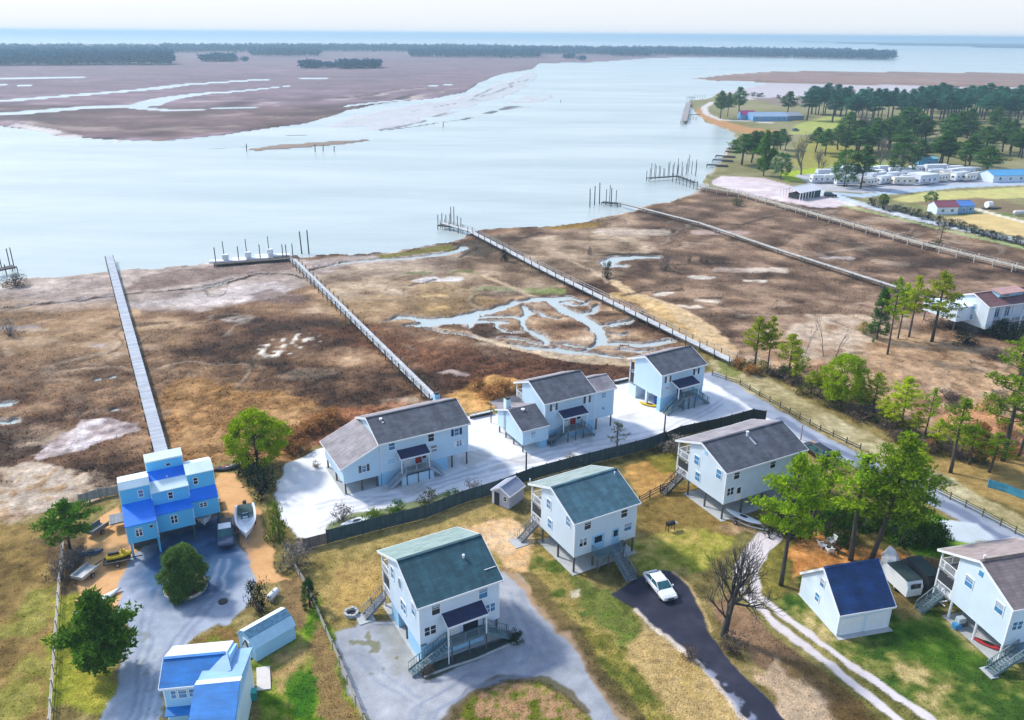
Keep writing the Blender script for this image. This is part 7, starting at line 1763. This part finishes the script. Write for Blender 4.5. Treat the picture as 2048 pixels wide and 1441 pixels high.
rg = [[(x, -w, .3), (x, -w * 1.02, .9), (x, -w * .5, 1.3 + k), (x, w * .5, 1.35 + k), (x, w * 1.02, .9), (x, w, .3)] for x, w, k in ((-1.8, .7, 0), (-1.2, .95, .25), (-.3, .95, .1), (.5, .85, .35), (1.3, .5, .1), (1.9, .1, -.1))]
MB().loft(rg).build('cover', TARP, h); utility_trailer('small trailer under the white covered boat', (1778, 1128), 1.2, 2.2, 1.2)
# things under the far right house
p = G(1910, 1262); h = empty('storage_bins', p, .24, 'blue and grey boxes stacked under the far right house', 'boxes')
for k, (x, y, z, m) in enumerate(((0, 0, 0, mat('blue_box', (.05, .25, .5), .6)), (.9, .2, 0, SHADE), (.4, .1, .62, mat('pale_box', (.4, .5, .55), .6)))): MB().box((x, y, z), (x + .8, y + .6, z + .6)).build('box', m, h, bevel=.03)
# rv park
rnd.seed(21)
rv = caravan('white travel trailer parked in the crowded camp rows', (1640, 366), .15, 8.5, 2.6, mat('rv_roof', (.6, .66, .74), .6), None, 'trailers in the camp rows', 'travel_trailer', H=3.2, cat='travel trailer')
spots = [(1662, 366, .2), (1700, 366, .1), (1738, 372, .5), (1752, 364, .6), (1768, 368, .6), (1782, 362, .6), (1822, 356, -.2), (1842, 364, .5), (1862, 358, .4), (1880, 364, .5), (1900, 360, .55), (1918, 362, .6), (1936, 362, .6), (1952, 358, .5), (1795, 352, .1), (1835, 346, .1), (1870, 347, .1), (1905, 347, .15), (1680, 354, .2), (1722, 352, .1), (1755, 350, .1), (1712, 364, .3), (1725, 367, .4), (1692, 371, .1), (1812, 363, .3), (1832, 362, .4), (1852, 369, .5), (1873, 353, .3), (1890, 354, .4), (1910, 353, .4), (1928, 352, .4), (1945, 350, .4), (1655, 357, .1), (1700, 349, .1), (1775, 350, .2)]
rvs = [rv] + [caravan(lb_, px_, .15, L_, 2.6, mat('rv_roof', rc_, .6), mat('rv_wall', wc_, .5), 'trailers in the camp rows', 'travel_trailer', H=H_, cat='travel trailer', stripe=st_) for px_, L_, rc_, wc_, H_, st_, lb_ in
    (((1675, 361), 7.0, (.45, .47, .5), (.72, .69, .62), 2.9, (.3, .16, .08), 'small beige striped travel trailer parked in the crowded camp rows'), ((1745, 357), 10., (.7, .72, .75), (.55, .60, .68), 3.5, (.25, .04, .05), 'long grey travel trailer with red stripe parked in the crowded camp rows'))]
for x, y, a in spots:
    c_ = copy_tree(rnd.choice(rvs)); p = G(x, y); c_.location = p; c_.rotation_euler.z = a + rnd.uniform(-.1, .1); s = rnd.uniform(.9, 1.15); c_.scale = (s, 1, s)
caravan('cream caravan with dark windows at the front of the camp rows', (1804, 370), .1, 9., 2.8, None, mat('cream_wall', (.7, .66, .55), .6), name='travel_trailer', H=3.2, cat='travel trailer')
car('parked_car', 'dark blue car on the grass behind the camp store', (1602, 262), (1580, 263), CARN, 'suv')
car('parked_car', 'black car at the right end of the camp pavilion', (1668, 395), (1652, 394), CARB, 'suv')
p = G(1976, 418); h = empty('hose_reel', p, .3, 'round white drum on a stand beside the camp field', 'drum'); MB().tube([(-1., 0, 1.5), (1., 0, 1.5)], 1.15, 16).build('drum', WPLAST, h); MB().box((-2, -1, 0), (5, 1, .36)).build('chassis', BLK, h); MB().tube([(0, 0, .1), (0, 0, .4)], .5, 10).build('base', BLK, h)
p = G(2040, 432); h = empty('gas_tank', p, .1, 'long grey gas tank at the right edge of the camp field', 'gas tank'); MB().tube([(-2.6, 0, 1.1), (-2.3, 0, 1.1), (2.3, 0, 1.1), (2.6, 0, 1.1)], [.4, .75, .75, .4], 14).build('tank', mat('pale_tank', (.55, .56, .56), .5), h, smooth=True)
for x in (-1.6, 1.6): MB().box((x - .2, -.6, 0), (x + .2, .6, .5)).build('foot', CONC, h)
# birds' eye oddments: sign boards on the marsh seen as two pale uprights, house bed edging
h = empty('kerb_edging', G(848, 1356), 0, 'thin pale edging along the planted strip in front of the front house', 'edging')
q = [G(848, 1358), G(900, 1338), G(950, 1322), G(1000, 1300), G(1030, 1288)]; e_ = MB()
for i in range(4): e_.bar(q[i] - q[0] + Vector((0, 0, .08)), q[i + 1] - q[0] + Vector((0, 0, .08)), .12, .18)
e_.build('kerb', CONC, h)
# ------------------------------------------------------------------ sun, sky, air, camera
SUN_DIR = Vector((-.86, .52, 0)).normalized()
SUN_EL = math.radians(42)
sd = Vector((SUN_DIR.x * math.cos(SUN_EL), SUN_DIR.y * math.cos(SUN_EL), math.sin(SUN_EL)))
sun = bpy.data.lights.new('sun', 'SUN'); sun.energy = 2.3; sun.angle = math.radians(6); sun.color = (1.0, .95, .86)
so = bpy.data.objects.new('sun', sun); COL.objects.link(so)
so.rotation_euler = sd.to_track_quat('Z', 'Y').to_euler()
W = bpy.data.worlds.new('World'); SC.world = W; W.use_nodes = True
t = NT(W); t.n.clear()
out = t.new('ShaderNodeOutputWorld'); bg = t.new('ShaderNodeBackground'); sky = t.new('ShaderNodeTexSky')
sky.sky_type = 'NISHITA'; sky.sun_disc = False; sky.sun_elevation = SUN_EL
sky.sun_rotation = math.atan2(SUN_DIR.x, SUN_DIR.y); sky.air_density = 1.0; sky.dust_density = 1.2; sky.ozone_density = 1.2
bg.inputs['Strength'].default_value = SKY_S
tc = t.new('ShaderNodeTexCoord')
mp = t.new('ShaderNodeMapping'); mp.inputs['Scale'].default_value = (3, 3, 14); t.l.new(tc.outputs['Generated'], mp.inputs['Vector'])
cl = t.maprange(t.noise(mp.outputs[0], 1.0, 5, .6), .36, .66, 0, .8)
sep = t.new('ShaderNodeSeparateXYZ'); t.l.new(tc.outputs['Generated'], sep.inputs[0])
low = t.maprange(sep.outputs['Z'], .02, .32, 1.0, .0)
cl = t.math('MAXIMUM', t.math('MULTIPLY', cl, t.maprange(sep.outputs['Z'], .1, .45, 1., .12)), t.math('MULTIPLY', low, .93))
t.l.new(t.mix(cl, sky.outputs[0], CLOUD), bg.inputs[0]); t.l.new(bg.outputs[0], out.inputs[0])
# the air between here and the far shore
hm = bpy.data.materials.new('haze'); hm.use_nodes = True
t = NT(hm); t.n.clear()
o = t.new('ShaderNodeOutputMaterial'); v = t.new('ShaderNodeVolumePrincipled')
v.inputs['Color'].default_value = (*HAZE_C, 1); v.inputs['Density'].default_value = HAZE_D; v.inputs['Anisotropy'].default_value = .2
t.l.new(v.outputs[0], o.inputs['Volume'])
hz = MB().box((-25000, -120, -5), (25000, 25000, 64)).build('haze', hm); tag(hz, kind='stuff')
cam = bpy.data.cameras.new('camera'); co = bpy.data.objects.new('camera', cam); COL.objects.link(co)
cam.sensor_width = 36; cam.lens = F / 2048 * 36; cam.clip_start = .5; cam.clip_end = 80000
R_, U_, B_ = Vector((1, 0, 0)), Vector((0, sp, cp)), Vector((0, -cp, sp))
rx = R_ * cr + U_ * sr; ux = U_ * cr - R_ * sr
M = Matrix((rx, ux, B_)).transposed().to_4x4(); M.translation = (0, 0, HC)
co.matrix_world = M
SC.camera = co
SC.view_settings.view_transform = 'Standard'; SC.view_settings.look = 'None'; SC.view_settings.gamma = 1
SC.view_settings.exposure = EXPOSURE
SC.render.engine = 'CYCLES'
SC.cycles.max_bounces = 6; SC.cycles.diffuse_bounces = 3; SC.cycles.transparent_max_bounces = 8
SC.cycles.use_denoising = True
SC.cycles.volume_bounces = 0
